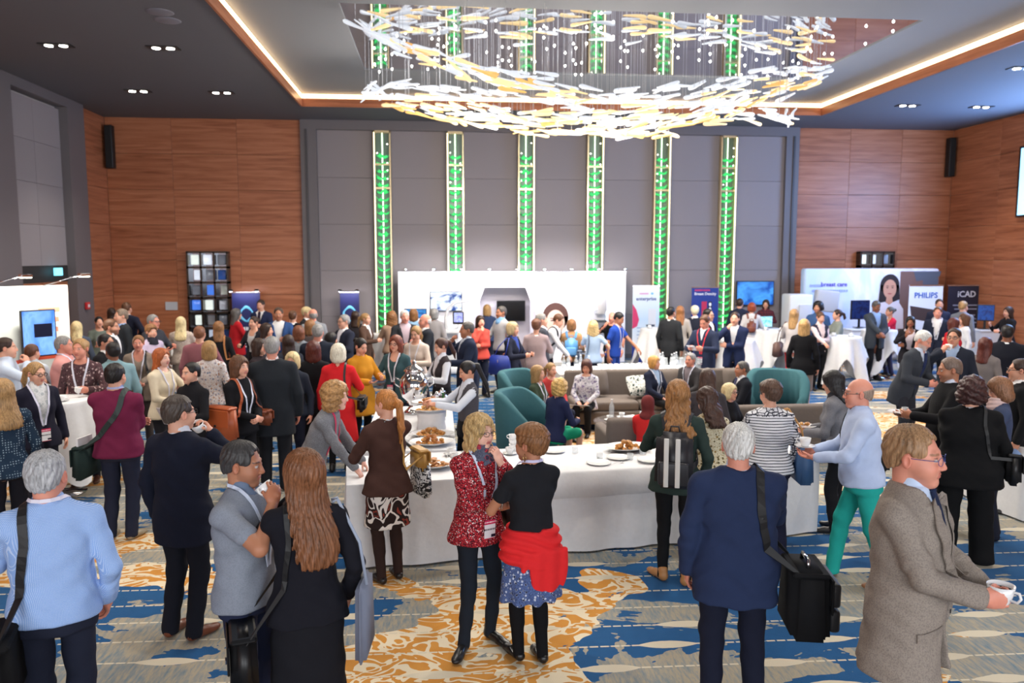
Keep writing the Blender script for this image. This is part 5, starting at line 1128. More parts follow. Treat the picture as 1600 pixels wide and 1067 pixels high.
# mammography unit with curved arm
MU = empty('scanner_unit', (atY(705,470,18.6).x, 18.6, 0)); tag(MU, 'white mobile scanner with a curved arm and small monitor before the booth', 'medical scanner')
zz = lambda py: atY(710, py, 18.6).z
mb = MB(); mb.box((0,0,.10), (.62,.70,.16), bev=.05); mb.build('base', WHITEP, MU); mb = MB(); mb.box((-.05,.05,.60), (.42,.46,.9), bev=.06); mb.build('cabinet', WHITEP, MU)
mb = MB(); mb.tube([(-.12,0,1.0), (-.13,0,1.3), (-.08,0,1.52), (.08,0,1.66), (.30,0,1.70), (.42,0,1.70)], [.05,.045,.04,.04,.035,.03], 10); mb.build('curved_arm', WHITEP, MU)
mb = MB(); mb.box((.16,-.10,1.32), (.26,.05,.30), bev=.02); mb.build('monitor_shell', BLACKP, MU); mb = MB(); mb.box((.16,-.127,1.33), (.20,.006,.22)); mb.build('monitor_screen', scr_mat('violet_screen', (120,120,220), (190,200,255), 1.4), MU); mb = MB(); mb.tube([(0,0,1.02), (.16,-.05,1.08), (.16,-.08,1.2)], .025, 8); mb.build('monitor_bracket', WHITEP, MU)
mb = MB(); mb.box((.05,-.25,1.0), (.46,.20,.05), bev=.015); mb.build('keyboard_shelf', WHITEP, MU)
for sx in (-1,1):
    for sy in (-1,1): mb = MB(); mb.lathe([(.02,0), (.035,.01), (.035,.03), (.02,.04)], (sx*.26, sy*.3, 0), 10); mb.build('caster', BLACKP, MU)
# ------------------------------------------------------------ roll-up banners
def banner(label, x0, x1, ytop, Y, col, mat=None, h=None, base=True):
    a = atY(x0, ytop, Y); b = atY(x1, ytop, Y); w = b.x-a.x; H = a.z; rt = empty('roll_up_banner', ((a.x+b.x)/2, Y, 0)); tag(rt, label, 'banner')
    mb = MB(); mb.box((0,0,H/2+.04), (w,.006,H-.08)); mb.build('print', mat or plain('banner_print', col, .55), rt); mb = MB(); mb.box((0,0,H), (w+.01,.025,.03)); mb.build('top_rail', STEEL, rt); mb = MB(); mb.box((0,0,.04), (w+.04,.20,.08), bev=.02); mb.build('base', STEEL, rt); mb = MB(); mb.tube([(0,.03,.06), (0,.02,H-.02)], .008, 6); mb.build('pole', STEEL, rt); rt['w'] = w; rt['h'] = H; return rt, w, H
FR = (math.pi/2, 0, 0); WT = plain('white_ink', (240,242,248), .6); BLU = plain('blue_ink', (36,70,150), .6)
NAVY = (26,30,84)
for (x0, x1, yt, lab, k) in ((362,406,457,'dark navy banner with a pale blue ring logo on the wood wall', 0), (531,561,457,'dark navy banner with a pale blue ring logo before the grey wall', 1)):
    rt, w, H = banner(lab, x0, x1, yt, 20.6, NAVY); w_ = .74 if k else w
    mb = MB(); mb.tube([(.17*math.cos(t)+.02*math.cos(3*t), -.008, H-.55+.18*math.sin(t)) for t in np.linspace(.4, 2*math.pi+.4, 26)], [.022+.020*abs(math.sin(t*1.5)) for t in np.linspace(0, 6.28, 26)], 6); o = mb.build('ring_logo', plain('cyan_ink', (110,196,236), .5), rt); o.scale = (.85,.25,1)
    for q, (zq, wq, hq) in enumerate(((H-.92,.46,.085), (H-1.30,.34,.03), (H-1.38,.28,.03))): mb = MB(); [mb.box((-wq*w/2/.74+wq*w/.74*(i+.5)/7, -.006, zq), (wq*w/.74/9,.004,hq)) for i in range(7)]; mb.build('printed_line', WT, rt)
    for sx in (-1,1): mb = MB(); mb.tube([(sx*(w/2-.03),0,H), (sx*(w/2-.03),-.16,H+.07)], .010, 6); mb.box((sx*(w/2-.03),-.20,H+.06), (.09,.10,.06), bev=.01); mb.build('clip_light', BLACKP, rt); mb = MB(); mb.box((sx*(w/2-.03),-.20,H+.028), (.07,.07,.006)); mb.build('lamp_lens', plain('clip_led', (240,240,255), .4, emit=18.0), rt)
    area('banner_light', (rt.location.x, 20.6-.22, H+.02), (math.radians(25), 0, 0), .6, .05, 5, (.85,.85,1.0))
nb = NT('white_banner_print'); gx, gy, gz = nb.sep(nb.coord()); nb.set(col=nb.ramp(gz/2.1, [(.0, lin((24,52,140))), (.24, lin((24,52,140))), (.25, lin((236,242,250))), (.55, lin((190,216,242))), (1.0, lin((238,244,250)))]), rough=.5)
rt, w, H = banner('white and pale blue banner with a pink drop and deep blue foot', 989, 1031, 447, 19.6, (230,238,248), nb.m)
PINK = plain('pink_ink', (206,56,108), .6); flat('pink_drop', lambda m: quad_print(m, [(-w/2,H-.45), (-w/2+.10,H-.60), (-w/2+.17,H-.85), (-w/2+.12,H-1.02), (-w/2,H-1.08)][::-1], -.006), PINK, rt)
blur_line(rt, -.06, H-.19, .24, .045, 7, plain('faint_pink_ink', (214,150,200), .6)); flat('printed_dot', lambda m: disc(m, (.15,H-.19), .035, .028, -.008, 14), plain('sky_ink', (110,186,240), .6), rt); text('enterprise', .125, BLU, rt, (0,-.008,H-.36), FR, bold=True); blur_line(rt, 0, .46, .46, .07, 15, WT)
for q in range(4): mb = MB(); mb.box((-.08,-.006,.95-.09*q), (.30-.03*(q % 2),.003,.022)); mb.build('printed_line', plain('pale_ink', (130,160,205), .6), rt)
mb = MB(); mb.box((.16,-.006,H-.85), (.20,.003,.55)); mb.build('printed_machine', plain('machine_ink', (214,220,232), .6), rt); mb = MB(); mb.box((.12,-.010,H-1.0), (.22,.003,.05)); mb.build('printed_plate', plain('slate_ink', (60,74,96), .6), rt)
rt, w, H = banner('dark blue banner headed Breast Density beside the last light column', 1081, 1123, 449, 20.2, (28,56,140))
text('Breast Density', .098, WT, rt, (0,-.008,H-.20), FR, bold=True); blur_line(rt, -.08, H-.075, .42, .045, 9, PINK); mb = MB(); mb.box((-.02,-.006,H-.62), (.14,.003,.50)); mb.build('red_panel', plain('crimson_ink', (190,44,84), .6), rt); mb = MB(); mb.box((.14,-.006,H-.62), (.09,.003,.50)); mb.build('scan_strip', plain('scan_ink', (20,24,40), .6), rt)
for q in range(4): flat('printed_dot', lambda m: disc(m, (.14,H-.45-.12*q), .035, .05, -.009, 12), WT, rt)
screen('television', 'large blue television on the grey wall beside the last light column', 64/1236*20.4, 40/1236*20.4, (atY(1180,458,20.88).x, 20.90, atY(1180,458,20.88).z), 0, scr_mat('deep_blue_screen', (16,70,160), (70,150,230), 1.5, 1.6))
# ------------------------------------------------------------ pop-up wall with portrait at the right
PY = 20.1; pl, pr = atY(1258,419,PY), atY(1469,417,PY); PW = pr.x-pl.x; PHt = pl.z; PO = empty('popup_wall', (pl.x, PY, 0)); tag(PO, 'pale blue pop-up display wall with a printed portrait of a dark-haired woman', 'display wall'); qx = lambda px: atY(px, 470, PY).x-pl.x; qz = lambda py: atY(1360, py, PY).z
pn = NT('popup_print'); X, Y_, Z = pn.sep(pn.coord()); v = pn.noise(pn.comb(X*1.0, Z*.4, 0.0), 2.5, 3.0, .5, .6)
pn.set(col=pn.ramp(v*.5+X/PW*.35, [(.2, lin((186,214,246))), (.36, lin((206,218,248))), (.46, lin((236,236,250))), (.60, lin((210,208,226)))]), rough=.5, ecol=lin((190,205,250)), emit=.12)
mb = MB(); mb.box((PW/2,.14,PHt/2), (PW,.26,PHt-.02), bev=.06); mb.build('print_panel', pn.m, PO)
flat('printed_room', lambda m: quad_print(m, [(qx(1405),qz(424)), (qx(1465),qz(424)), (qx(1465),qz(520)), (qx(1405),qz(520))][::-1], -.001), plain('print_brown', (120,90,84), .6), PO); flat('printed_machine', lambda m: (disc(m, (qx(1452),qz(440)), .22, .26, -.004), quad_print(m, [(qx(1425),qz(424)), (qx(1468),qz(424)), (qx(1466),qz(432)), (qx(1430),qz(440))][::-1], -.003)), plain('print_slate', (86,92,108), .6), PO)
portrait(PO, qx(1389), qz(429), .66, -.006, (40,28,30), (206,152,130), (236,230,244), True)
text('breast care', .16, plain('violet_ink', (84,70,190), .6), PO, (qx(1302),-.006,qz(447)), FR, bold=True); blur_line(PO, qx(1296), qz(454), 1.0, .07, 17, plain('soft_violet_ink', (158,176,236), .6), -.006); blur_line(PO, qx(1274), qz(446), .36, .07, 7, plain('soft_violet_ink', (158,176,236), .6), -.006)
rt, w, H = banner('white banner with bold blue capital lettering before the pop-up wall', 1421, 1474, 446, 19.3, (232,234,240)); text('PHILIPS', .20, plain('royal_blue_ink', (14,90,180), .6), rt, (0,-.008,H-.32), FR, bold=True); flat('printed_shape', lambda m: quad_print(m, [(-w/2+.04,H-.52), (w/2,H-.66), (w/2,H-1.0), (-w/2+.10,H-.86)][::-1], -.006), plain('print_umber', (70,52,50), .6), rt)
rt, w, H = banner('dark navy banner with silver heading at the right of the pop-up wall', 1482, 1540, 446, 19.6, (30,32,52)); text('iCAD', .22, plain('silver_ink', (206,210,224), .5), rt, (0,-.008,H-.30), FR, bold=True)
for q in range(7): mb = MB(); mb.box((0,-.006,H-.52-.10*q-(.06 if q > 1 else 0)), (.74-.10*(q % 3),.003,.030)); mb.build('printed_line', plain('grey_ink', (150,156,180), .6), rt)
EQ = empty('scanner_cabinet', (atY(1245,480,19.4).x, 19.4, 0)); tag(EQ, 'white scanner cabinet at the left end of the pop-up wall', 'medical scanner'); mb = MB(); mb.box((0,0,.9), (.62,.5,1.8), bev=.05); mb.build('cabinet', WHITEP, EQ); mb = MB(); mb.box((.1,-.27,1.2), (.34,.05,.7), bev=.02); mb.build('front_panel', plain('pale_panel', (206,210,220), .4), EQ); mb = MB(); mb.box((.72,-.1,1.62), (.62,.2,.55), bev=.05, M=Matrix.Rotation(.1, 3, 'Y')); mb.build('detector_head', plain('grey_head', (188,190,198), .45), EQ); mb = MB(); mb.tube([(.2,-.05,1.5), (.5,-.1,1.5)], .06, 8); mb.build('detector_arm', WHITEP, EQ)
p = desk(1345, 18.9, .8, 'white counter with a dark monitor before the pop-up wall'); screen('monitor', 'dark blue monitor on the white counter by the pop-up wall', .52, .48, (p.x-.05, 18.9, 1.42), .1, scr_mat('navy_screen', (10,22,70), (20,50,120), .9), True, cat='monitor')
p = desk(1545, 18.4, .8, 'white counter at the far right'); screen('monitor', 'dark blue monitor on the far right counter', .40, .40, (p.x-.12, 18.4, 1.36), -.3, scr_mat('navy_screen2', (10,40,110), (20,80,170), .9), True, cat='monitor')
p = desk(1196, 19.2, .7, 'white counter with a laptop beside the blue television'); screen('monitor', 'bright cyan laptop screen on the counter beside the blue television', .44, .30, (p.x-.05, 19.15, 1.12), .2, scr_mat('cyan_screen', (90,200,240), (200,240,255), 1.4), cat='monitor')
# ------------------------------------------------------------ display cases in the wood walls
BRONZE = plain('bronze_frame', (74,66,60), .22, .8); MIRR = plain('case_mirror', (150,156,168), .05, 1.0)
def display_case(x0, x1, label):
    z1, z0 = atY((x0+x1)/2, 394, 20.9).z, .55; a, b = atY(x0, 440, 20.9).x, atY(x1, 440, 20.9).x; w = b-a; rt = empty('display_case', ((a+b)/2, YB-.12, z0)); tag(rt, label, 'display case', 'mirrored display cases'); Hh = z1-z0; rw = 6; cw, rh = w/3, Hh/rw
    mb = MB(); mb.box((0,.10,Hh/2), (w,.02,Hh)); mb.build('back_mirror', MIRR, rt); mb = MB()
    for k in range(4): mb.box((-w/2+cw*k,0,Hh/2), (.05,.22,Hh))
    for k in range(rw+1): mb.box((0,0,rh*k), (w+.05,.22,.05))
    mb.build('frame', BRONZE, rt)
    for i in range(3):
        for j in range(rw):
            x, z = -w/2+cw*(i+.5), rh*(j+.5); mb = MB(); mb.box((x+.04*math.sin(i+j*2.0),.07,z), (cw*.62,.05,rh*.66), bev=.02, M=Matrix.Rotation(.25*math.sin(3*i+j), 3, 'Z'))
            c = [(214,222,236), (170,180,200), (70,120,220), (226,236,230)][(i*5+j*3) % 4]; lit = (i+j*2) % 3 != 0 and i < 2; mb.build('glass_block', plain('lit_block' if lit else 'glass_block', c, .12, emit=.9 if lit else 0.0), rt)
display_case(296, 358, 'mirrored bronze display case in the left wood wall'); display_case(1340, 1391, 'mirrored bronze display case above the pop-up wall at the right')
mb = MB(); mb.box((0,0,0), (.30,.01,.21)); p = atY(268,478,YB-.02); tag(mb.build('wall_notice', plain('notice_paper', (190,196,208), .7), loc=p), 'small white notice sheet on the left wood wall', 'notice')
# ------------------------------------------------------------ left booth with television
e1, e0 = atZ(105,445,2.3), atZ(0,448,2.3); dv = (e1-e0).normalized(); ln0 = (e1-e0).length; L4 = ln0+.7; e0 = e1-dv*L4; LBx = empty('exhibition_booth', (e0.x, e0.y, 0), math.atan2(dv.y, dv.x)); tag(LBx, 'white booth wall with a red wave line and television at the far left', 'booth')
mb = MB(); mb.box((L4/2,.04,1.15), (L4,.08,2.3)); mb.build('wall_panel', plain('booth_white2', (226,228,222), .6), LBx)
rdm = plain('red_ink', (226,84,52), .6); mb = MB(); n_ = 30; vs = []
for i in range(n_+1): x = L4*i/n_; z = 1.02+.10*math.sin(i*.16-1.2)+.22*(i/n_)**3; vs += [(x,-.004,z), (x,-.004,z+.06)]
mb.add(vs, [(2*i, 2*i+2, 2*i+3, 2*i+1) for i in range(n_)]); mb.build('red_wave', rdm, LBx)
for q in range(3): mb = MB(); mb.box((L4-.30,-.004,1.93-.15*q), (.32-.04*q,.003,.07)); mb.build('red_lettering', plain('soft_red_ink', (236,140,110), .6), LBx)
Rl = LBx.rotation_euler[2]; c_, s_ = math.cos(Rl), math.sin(Rl); sx_ = L4-ln0*.57
screen('television', 'television with a blue machine image on the far left booth', ln0*.52, .70, (e0.x+c_*sx_+s_*.16, e0.y+s_*sx_-c_*.16, 1.60), Rl, scr_mat('azure_screen', (70,130,235), (130,180,250), 1.5, 1.5))
mb = MB(); mb.box((sx_+.05,-.20,1.64), (.26,.006,.20)); mb.build('screen_image', plain('screen_black', (10,16,40), .3), LBx)
for x in (L4-1.2, L4-.35): mb = MB(); mb.tube([(x,0,2.3), (x+.35,-.35,2.45)], .012, 6); mb.box((x+.40,-.40,2.46), (.16,.10,.05), bev=.012); mb.build('arm_light', STEEL, LBx); mb = MB(); mb.box((x+.40,-.40,2.432), (.13,.08,.006)); mb.build('lamp_lens', plain('arm_led', (255,250,225), .4, emit=25.0), LBx)
for x in (L4-1.2, L4-.35): area('arm_lamp', (e0.x+c_*(x+.4)+s_*.4, e0.y+s_*(x+.4)-c_*.4, 2.40), (math.radians(30), 0, Rl), .2, .1, 14, (1,.98,.9))
# exit sign, fire call point, projection screen
mb = MB(); mb.box((0,0,0), (.05,.30,.16)); o = mb.build('exit_sign', plain('exit_sign', (120,215,240), .4, emit=2.0), loc=(XL+.10, 17.9, 2.42)); tag(o, 'small lit blue exit sign above the left doors', 'sign')
rt = empty('fire_call_point', (XL+.20, 19.0, 1.62)); tag(rt, 'red fire alarm call point on the grey pillar', 'alarm'); mb = MB(); mb.box((0,0,0), (.06,.16,.16), bev=.01); mb.build('housing', plain('alarm_red', (206,40,44), .4), rt); mb = MB(); mb.box((.032,0,0), (.006,.09,.07)); mb.build('glass', WHITEP, rt)
PS = empty('projection_screen', (XR-.06, 15.9, 3.75)); tag(PS, 'large bright projection screen on the right wall', 'screen'); mb = MB(); mb.box((0,0,.8), (.05,4.9,1.7)); mb.build('frame', BLACKP, PS); mb = MB(); mb.box((-.03,0,.8), (.01,4.75,1.6)); mb.build('display', plain('projection', (150,210,255), .5, emit=2.2), PS)
area('projection_glow', (XR-.15, 15.9, 4.55), (0, math.radians(90), 0), 1.6, 4.7, 650, (.28,.50,1.0))
# ------------------------------------------------------------ bags, cups and papers carried by people
def thing_at(F, name, local, label, cat, group=None):
    w = F.world(local); o = empty(name, w, F.rz); tag(o, label, cat, group); return o
def bag_body(w, d, h, taper=.12, bev=.035):
    bm = bmesh.new(); bmesh.ops.create_cube(bm, size=1.0)
    for v in bm.verts: k = 1-taper*(v.co.z+.5); v.co = Vector((v.co.x*w*k, v.co.y*d*(k if taper > 0 else 1), (v.co.z+.5)*h))
    bmesh.ops.bevel(bm, geom=list(bm.edges), offset=bev, segments=3, affect='EDGES'); mb = MB(); mb.add([v.co.copy() for v in bm.verts], [tuple(v.index for v in f.verts) for f in bm.faces], True); bm.free(); return mb
def shoulder_bag(F, side, label, size=(.30,.12,.26), col=(30,28,30), z=.82, fy=0.0, cross=False, out=.0, wide=.028, strapc=None, flap=True, leather=True, mat=None, cat='bag', name='shoulder_bag', out2=0.0):
    """bag at the hip on a strap over the shoulder (cross: over the other shoulder); bag lies along the side of the body"""
    s = F.s; w, d, h = size; x = side*(.235+out+d/2)*s; zc = z*s; rt = thing_at(F, name, (x, fy, zc-h/2), label, cat); base = A3(x, fy, zc-h/2)
    m = mat or (plain('bag_leather', col, .42) if leather else cloth(col)); ms = plain('strap', strapc or col, .55); R = Matrix.Rotation(math.pi/2, 3, 'Z')
    mb = bag_body(w, d, h); mb.v = [tuple(R @ Vector(v)) for v in mb.v]; mb.build('bag_body', m, rt)
    if flap:
        fl = MB(); fl.box((side*(d/2+.006), 0, h*.66), (.012, w*.86, h*.52), bev=.006); fl.box((0, 0, h*.95), (d*.95, w*.84, .03), bev=.012); fl.build('flap', m, rt)
        bk = MB(); bk.box((side*(d/2+.016), 0, h*.44), (.008,.035,.025), bev=.002); bk.build('buckle', STEEL, rt)
    T = F.T; sg = -side if cross else side; sh = T(sg*.105, -.01, .53); q = lambda a: np.asarray(a, float)
    pts = [q((x, fy+w*.38, zc+h*.32)), T(side*.17 if not cross else side*.12, .14, .12), T(sg*.10, .16, .36), sh+A3(0,.05,.02), sh+A3(0,-.06,.0), T(sg*.10, -.17, .34), T(side*.17 if not cross else side*.12, -.17, .10), q((x, fy-w*.38, zc+h*.32))]
    P, g = on_surface(F.ftop, pts[1:-1], .006, 26, 4); P = np.concatenate([[pts[0]], P, [pts[-1]]]); g = np.concatenate([[A3(side,0,0)], g, [A3(side,0,0)]]); vs, fs = ribbon(P-base, g, wide, .004); mb = MB(); mb.add(vs, fs); mb.build('strap', ms, rt); return rt
def tote(F, side, label, size=(.34,.10,.36), col=(60,90,130), z=.80, fy=-.02, out=0.0, mat=None, strapc=None, hang=None, name='tote_bag', rzl=90):
    s = F.s; w, d, h = size; x = side*(.245+out+d/2)*s; zc = z*s; rt = thing_at(F, name, (x, fy, zc-h/2), label, 'bag'); base = A3(x, fy, zc-h/2); m = mat or plain('tote_leather', col, .5); R = Matrix.Rotation(math.radians(rzl), 3, 'Z')
    mb = bag_body(w, d, h, -.10 if False else .14, .025); mb.v = [tuple(R @ Vector(v)) for v in mb.v]; mb.build('bag_body', m, rt); top = hang if hang is not None else F.T(side*.15, .0, .50)
    for sy in (-1,1):
        a = A3(x-side*.0, fy+sy*w*.25, zc+h*.48); t = np.asarray(top)+A3(side*.02, sy*.02, .012); mid = (a+t)/2+A3(side*.035,sy*.02,0); mb = MB(); mb.tube([Vector(v-base) for v in (a, mid, t, (A3(x-side*.06, fy+sy*w*.12, zc+h*.48)+t)/2+A3(-side*.0,0,0) if False else t+A3(-side*.03,0,-.01))], .009, 6); mb.build('handle', plain('tote_handle', strapc or col, .5), rt)
    mb = MB(); mb.box((side*(d/2+.004) if rzl == 90 else 0, 0 if rzl == 90 else -(d/2+.004), h*.72), (.008,.012,.05), bev=.002); mb.build('tag', STEEL, rt); return rt
def backpack(F, label, col=(34,34,38), size=(.29,.15,.44), stripe=None, mat=None, zoff=.20, strapc=None):
    s = F.s; w, d, h = size; P0, g0 = on_surface(F.ftorso, [F.T(0,-.2,zoff+.02), F.T(0,-.2,zoff)], .0, 2, 3); b = P0[1]+F.Rt@A3(0,-d/2-.01,0); base = b-A3(0,0,h/2); rt = thing_at(F, 'backpack', base, label, 'backpack'); m = mat or plain('pack_nylon', col, .4)
    mb = bag_body(w, d, h, .08, .05); mb.build('pack_body', m, rt); mb = MB(); mb.box((0,-d/2-.012,h*.30), (w*.78,.05,h*.42), bev=.02); mb.build('front_pocket', m, rt); mb = MB(); mb.tube([(-.04,0,h), (-.03,0,h+.045), (.03,0,h+.045), (.04,0,h)], .008, 6); mb.build('top_loop', m, rt)
    if stripe:
        for sx in (-.055,.035): mb = MB(); mb.box((sx,-d/2-.038,h*.50), (.038,.012,h*.86), bev=.004); mb.build('stripe', plain('pack_stripe', stripe, .5), rt)
    for sd in (-1,1):
        P, g = on_surface(F.ftop, [F.T(sd*.09,-.16,.40), F.T(sd*.10,-.03,.53), F.T(sd*.11,.12,.40), F.T(sd*.14,.12,.22), F.T(sd*.19,.0,.12), F.T(sd*.12,-.16,.08)], .005, 24, 4); vs, fs = ribbon(P-base, g, .045, .008); mb = MB(); mb.add(vs, fs); mb.build('strap', plain('pack_strap', strapc or col, .6), rt)
    return rt
def hold_cup(F, hand, label, sc=1.15, tilt=0.0, saucer=False, dz=0.0, big=False):
    g = getattr(F, 'grip'+hand); w = F.world(g); rt = empty('coffee_cup', w+Vector((0,0,-.035+dz)), F.rz+1.2); tag(rt, label, 'cup', 'cups held by guests'); rt.scale = (sc,)*3
    put('cup', CUP, rt, (0,0,0)); put('coffee', COFFEE, rt, (0,0,0))
    if tilt: rt.rotation_euler = (0, 0, F.rz); rt.rotation_euler[0] = tilt
    if saucer: put('saucer', SAUCER, rt, (0,0,-.008))
    return rt
def hold_plate(F, hand, label, cup=False, food=0):
    w = F.world(getattr(F, 'grip'+hand))+Vector((0,0,-.012)); rt = empty('plate', w); tag(rt, label, 'plate', 'plates held by guests'); put('dish', PLATE, rt, (0,0,0))
    if cup: cupset(w+Vector((.02,.0,.014)), 'white cup standing on the plate held by %s' % cup, 'cups on held plates')
    for k in range(food): item('pastry', PAST[k % 4], w+Vector((.03*math.cos(k*2.2), .03*math.sin(k*2.2), .012)), 'pastry on the plate held by a guest', 'pastry', 'pastries on held plates', k)
    return rt
def hold_sheet(F, hand, label, size=(.21,.29), tilt=.9, name='leaflet', mat=None):
    w = F.world(getattr(F, 'grip'+hand)); o = MB(); o.box((0,0,0), (size[0],size[1],.004)); ob = o.build(name, mat or plain('leaflet_paper', (226,230,240), .7), loc=w); ob.rotation_euler = (tilt, 0, F.rz); tag(ob, label, name.replace('_', ' ')); return ob
# ------------------------------------------------------------ the guests, nearest first (tapped at the crown of the head)
NV, BK, CH_, DG = (34,38,56), (24,24,28), (52,54,60), (70,72,78); J = 'jacket'
P = person
# --- foreground
F = P('grey-haired man seen from behind in a pale blue checked shirt at the left edge', 68, 703, 1.78, 172, 'm', ('short', (168,168,170)), 'r', ('shirt', (128,166,226), ('check', (206,222,246))), ('trousers', (34,38,54)), ('down2','fwd'), build=1.08, belly=.3, lanyard=(226,222,236), yaw=-14, hs=1.06)
shoulder_bag(F, -1, 'large black laptop bag on the back of the man in the blue checked shirt', (.46,.16,.36), (20,20,22), .72, -.20, False, -.10, .045, leather=False)
F = P('man in a dark navy suit drinking from a cup with his back turned', 275, 617, 1.80, 138, 'm', ('short', (70,60,54)), 'l', (J, (26,30,46)), ('trousers', (24,26,36)), ('mouth','down'), shirt=(230,232,240), glasses=(20,20,22), shoes=(110,60,40), yaw=-20, build=1.06)
hold_cup(F, 'R', 'white cup at the mouth of the man in the navy suit', tilt=.5)
F = P('man in a grey t-shirt with short dark grey hair sipping coffee', 377, 688, 1.77, 62, 'm', ('short', (58,56,56)), 't', ('tee', (138,144,156), ('heather', (120,126,138))), ('trousers', (36,42,66)), ('mouth',((.05,.24,.20), (.8,-.5,-.8), (-.2,0,1), .35, None)), build=1.10, lanyard=(210,220,240), yaw=8, nod=6, sleeve=.30, shirt=(110,125,150), beard=.2)
hold_cup(F, 'R', 'white cup raised by the man in the grey t-shirt', tilt=.7); hold_plate(F, 'L', 'small white plate with a chocolate cake held by the man in grey', food=0)
mb = MB(); mb.box((0,0,.022), (.05,.04,.035), bev=.004); tag(mb.build('chocolate_cake', plain('chocolate', (66,42,34), .5), loc=F.world(F.gripL)+Vector((0,0,.004))), 'square piece of chocolate cake on the plate of the man in grey', 'cake')
F = P('woman with very long straight brown hair and a black top seen from behind', 475, 703, 1.76, 186, 'f', ('long', (122,78,50)), 'l', ('sweater', (24,24,32)), ('skirt', (24,24,30), (), .55, .02), ('down2','chin'), hlen=.44, hs=1.08, legs=(24,24,28), yaw=18)
tote(F, 1, 'grey fabric tote bag on the shoulder of the long-haired woman', (.34,.06,.42), (122,128,146), .80, -.04, .02, cloth((122,128,146)), (150,160,180), rzl=70)
shoulder_bag(F, -1, 'shiny black leather handbag beside the long-haired woman', (.36,.14,.30), (14,14,16), .66, .02, False, .02)
F = P('woman in a brown cardigan and patterned skirt with a long ginger ponytail', 605, 608, 1.68, 202, 'f', ('pony', (180,118,62)), 'l', ('cardigan', (74,50,44)), ('skirt', (44,32,30), ('swirl', (226,218,210), (140,60,48)), .42, .03), ('reach','fwd'), hlen=.34, hem=-.13, legs=(52,36,32), yaw=28, shoes=(26,22,22), feet=((.09,.03,-6),(-.09,.0,10)))
shoulder_bag(F, 1, 'small tan leather handbag under the arm of the woman in brown', (.26,.10,.18), (188,142,72), 1.06, .0, False, .02, .022, (206,160,90)); n = NT('printed_bag'); co = n.coord(); n.set(col=n.mix((n.noise(n.scale(co, (1,1,1.6)), 15, 1.0, .5, 1.2)-.5).abs().lt(.07), lin((24,24,26)), lin((226,226,224))), rough=.6)
tote(F, 1, 'black and white printed tote bag hanging from the arm of the woman in brown', (.30,.10,.30), (30,30,30), .88, .02, .03, n.m, (30,30,30), hang=F.E[0]+A3(.02,0,.02))
F = P('smiling woman with wavy blond hair, glasses and a red tweed jacket', 748, 647, 1.69, 34, 'f', ('bob', (186,154,104), .0075), 'p', (J, (150,34,46), ('tweed', (196,52,60), (52,18,28))), ('slim', (30,36,46)), ('cross','chin'), vz=.36, hem=-.13, shirt=(150,40,52), lanyard=(206,212,232), badge=True, glasses=(26,22,24), yaw=10, hlen=.185, scarf=((98,102,120), 'floral', (190,60,70), (60,60,80)), shoes=(18,18,20), sleeve=.86, feet=((.17,.05,-50),(-.13,.02,5)), side=-2)
for k in range(4): Pb, gb = on_surface(F.ftop, [F.T(.004,.3,.30-.085*k), F.T(.004,.29,.30-.085*k)], .002, 2, 5); mb = MB(); mb.lathe([(.0,-.003), (.010,-.001), (.010,.002), (.0,.005)], n=10, M=Matrix.Rotation(-math.pi/2, 3, 'X')); o = mb.build('button', plain('gold_button', (214,180,96), .25, .8), F.root); o.location = Pb[0]
for sd in (1,-1): Pf, gf = on_surface(F.ftop, [F.T(sd*.045,.22,.30), F.T(sd*.125,.18,.30)], .002, 7, 3); vs, fs = ribbon(Pf, gf, .030, .006); mb = MB(); mb.add(vs, fs); mb.build('pocket_flap', cloth((150,34,46), 'tweed', (196,52,60), (52,18,28)), F.root)
mb = MB(); gw = F.W[0]+(F.E[0]-F.W[0])*.16; ax_ = unit(F.W[0]-F.E[0])
br_ = empty('bracelet', F.world(gw), F.rz); tag(br_, 'gold and pearl bracelets on the wrist of the woman in red', 'bracelet'); u_ = unit(np.cross(ax_, A3(0,0,1))); v_ = np.cross(ax_, u_)
for k, c in enumerate(((214,176,90), (226,226,226), (220,214,204))): mb = MB(); mb.tube([Vector(ax_*(k*.018-.018)+(u_*math.cos(t)+v_*math.sin(t))*.037) for t in np.linspace(0, 6.283, 16, endpoint=False)], .0055, 6, True); mb.build('bangle', plain('bangle', c, .25, .7), br_)
shoulder_bag(F, -1, 'black leather bag behind the arm of the woman in red', (.28,.12,.30), (20,20,22), .98, -.06, False, .0)
F = P('short-haired woman in a black t-shirt with a red sweater tied round her waist', 833, 664, 1.66, 206, 'f', ('pixie', (124,84,52)), 't', ('tee', (30,31,36)), ('skirt', (88,108,160), ('floral', (206,216,236), (36,40,66), 2.2), .44, .05), ('cross','fwd'), legs=(16,16,20), lanyard=(206,200,230), yaw=30, sleeve=.26, hs=1.08, feet=((.08,.0,-8),(-.07,.10,4)), shoes=(20,20,22))
RED = cloth((226,44,48)); sk = Loft(F.hip, np.eye(3), [(-.17*F.s,.213,.164,0),(-.10*F.s,.214,.165,0),(-.02*F.s,.206,.156,0),(.07*F.s,.178,.136,0)], 2.1); hp = F.hip
def fred(Q): 
    d = sk(Q)+.008*np.sin(Q[:, 2]*95+Q[:, 0]*22+2*np.sin(Q[:, 0]*14)); dr_ = Loft(hp+A3(.05,-.150,0), rotx(.05), [(-.34,.10,.022,0),(-.20,.15,.026,0),(-.06,.13,.030,0)], 2.2)(Q)+.006*np.sin(Q[:, 0]*60); return smin(d, dr_, .03)
v, q = polygonise(fred, hp-A3(.28,.28,.38), hp+A3(.28,.24,.10), .011); put_mesh('tied_sweater', v, q, RED, F.root)
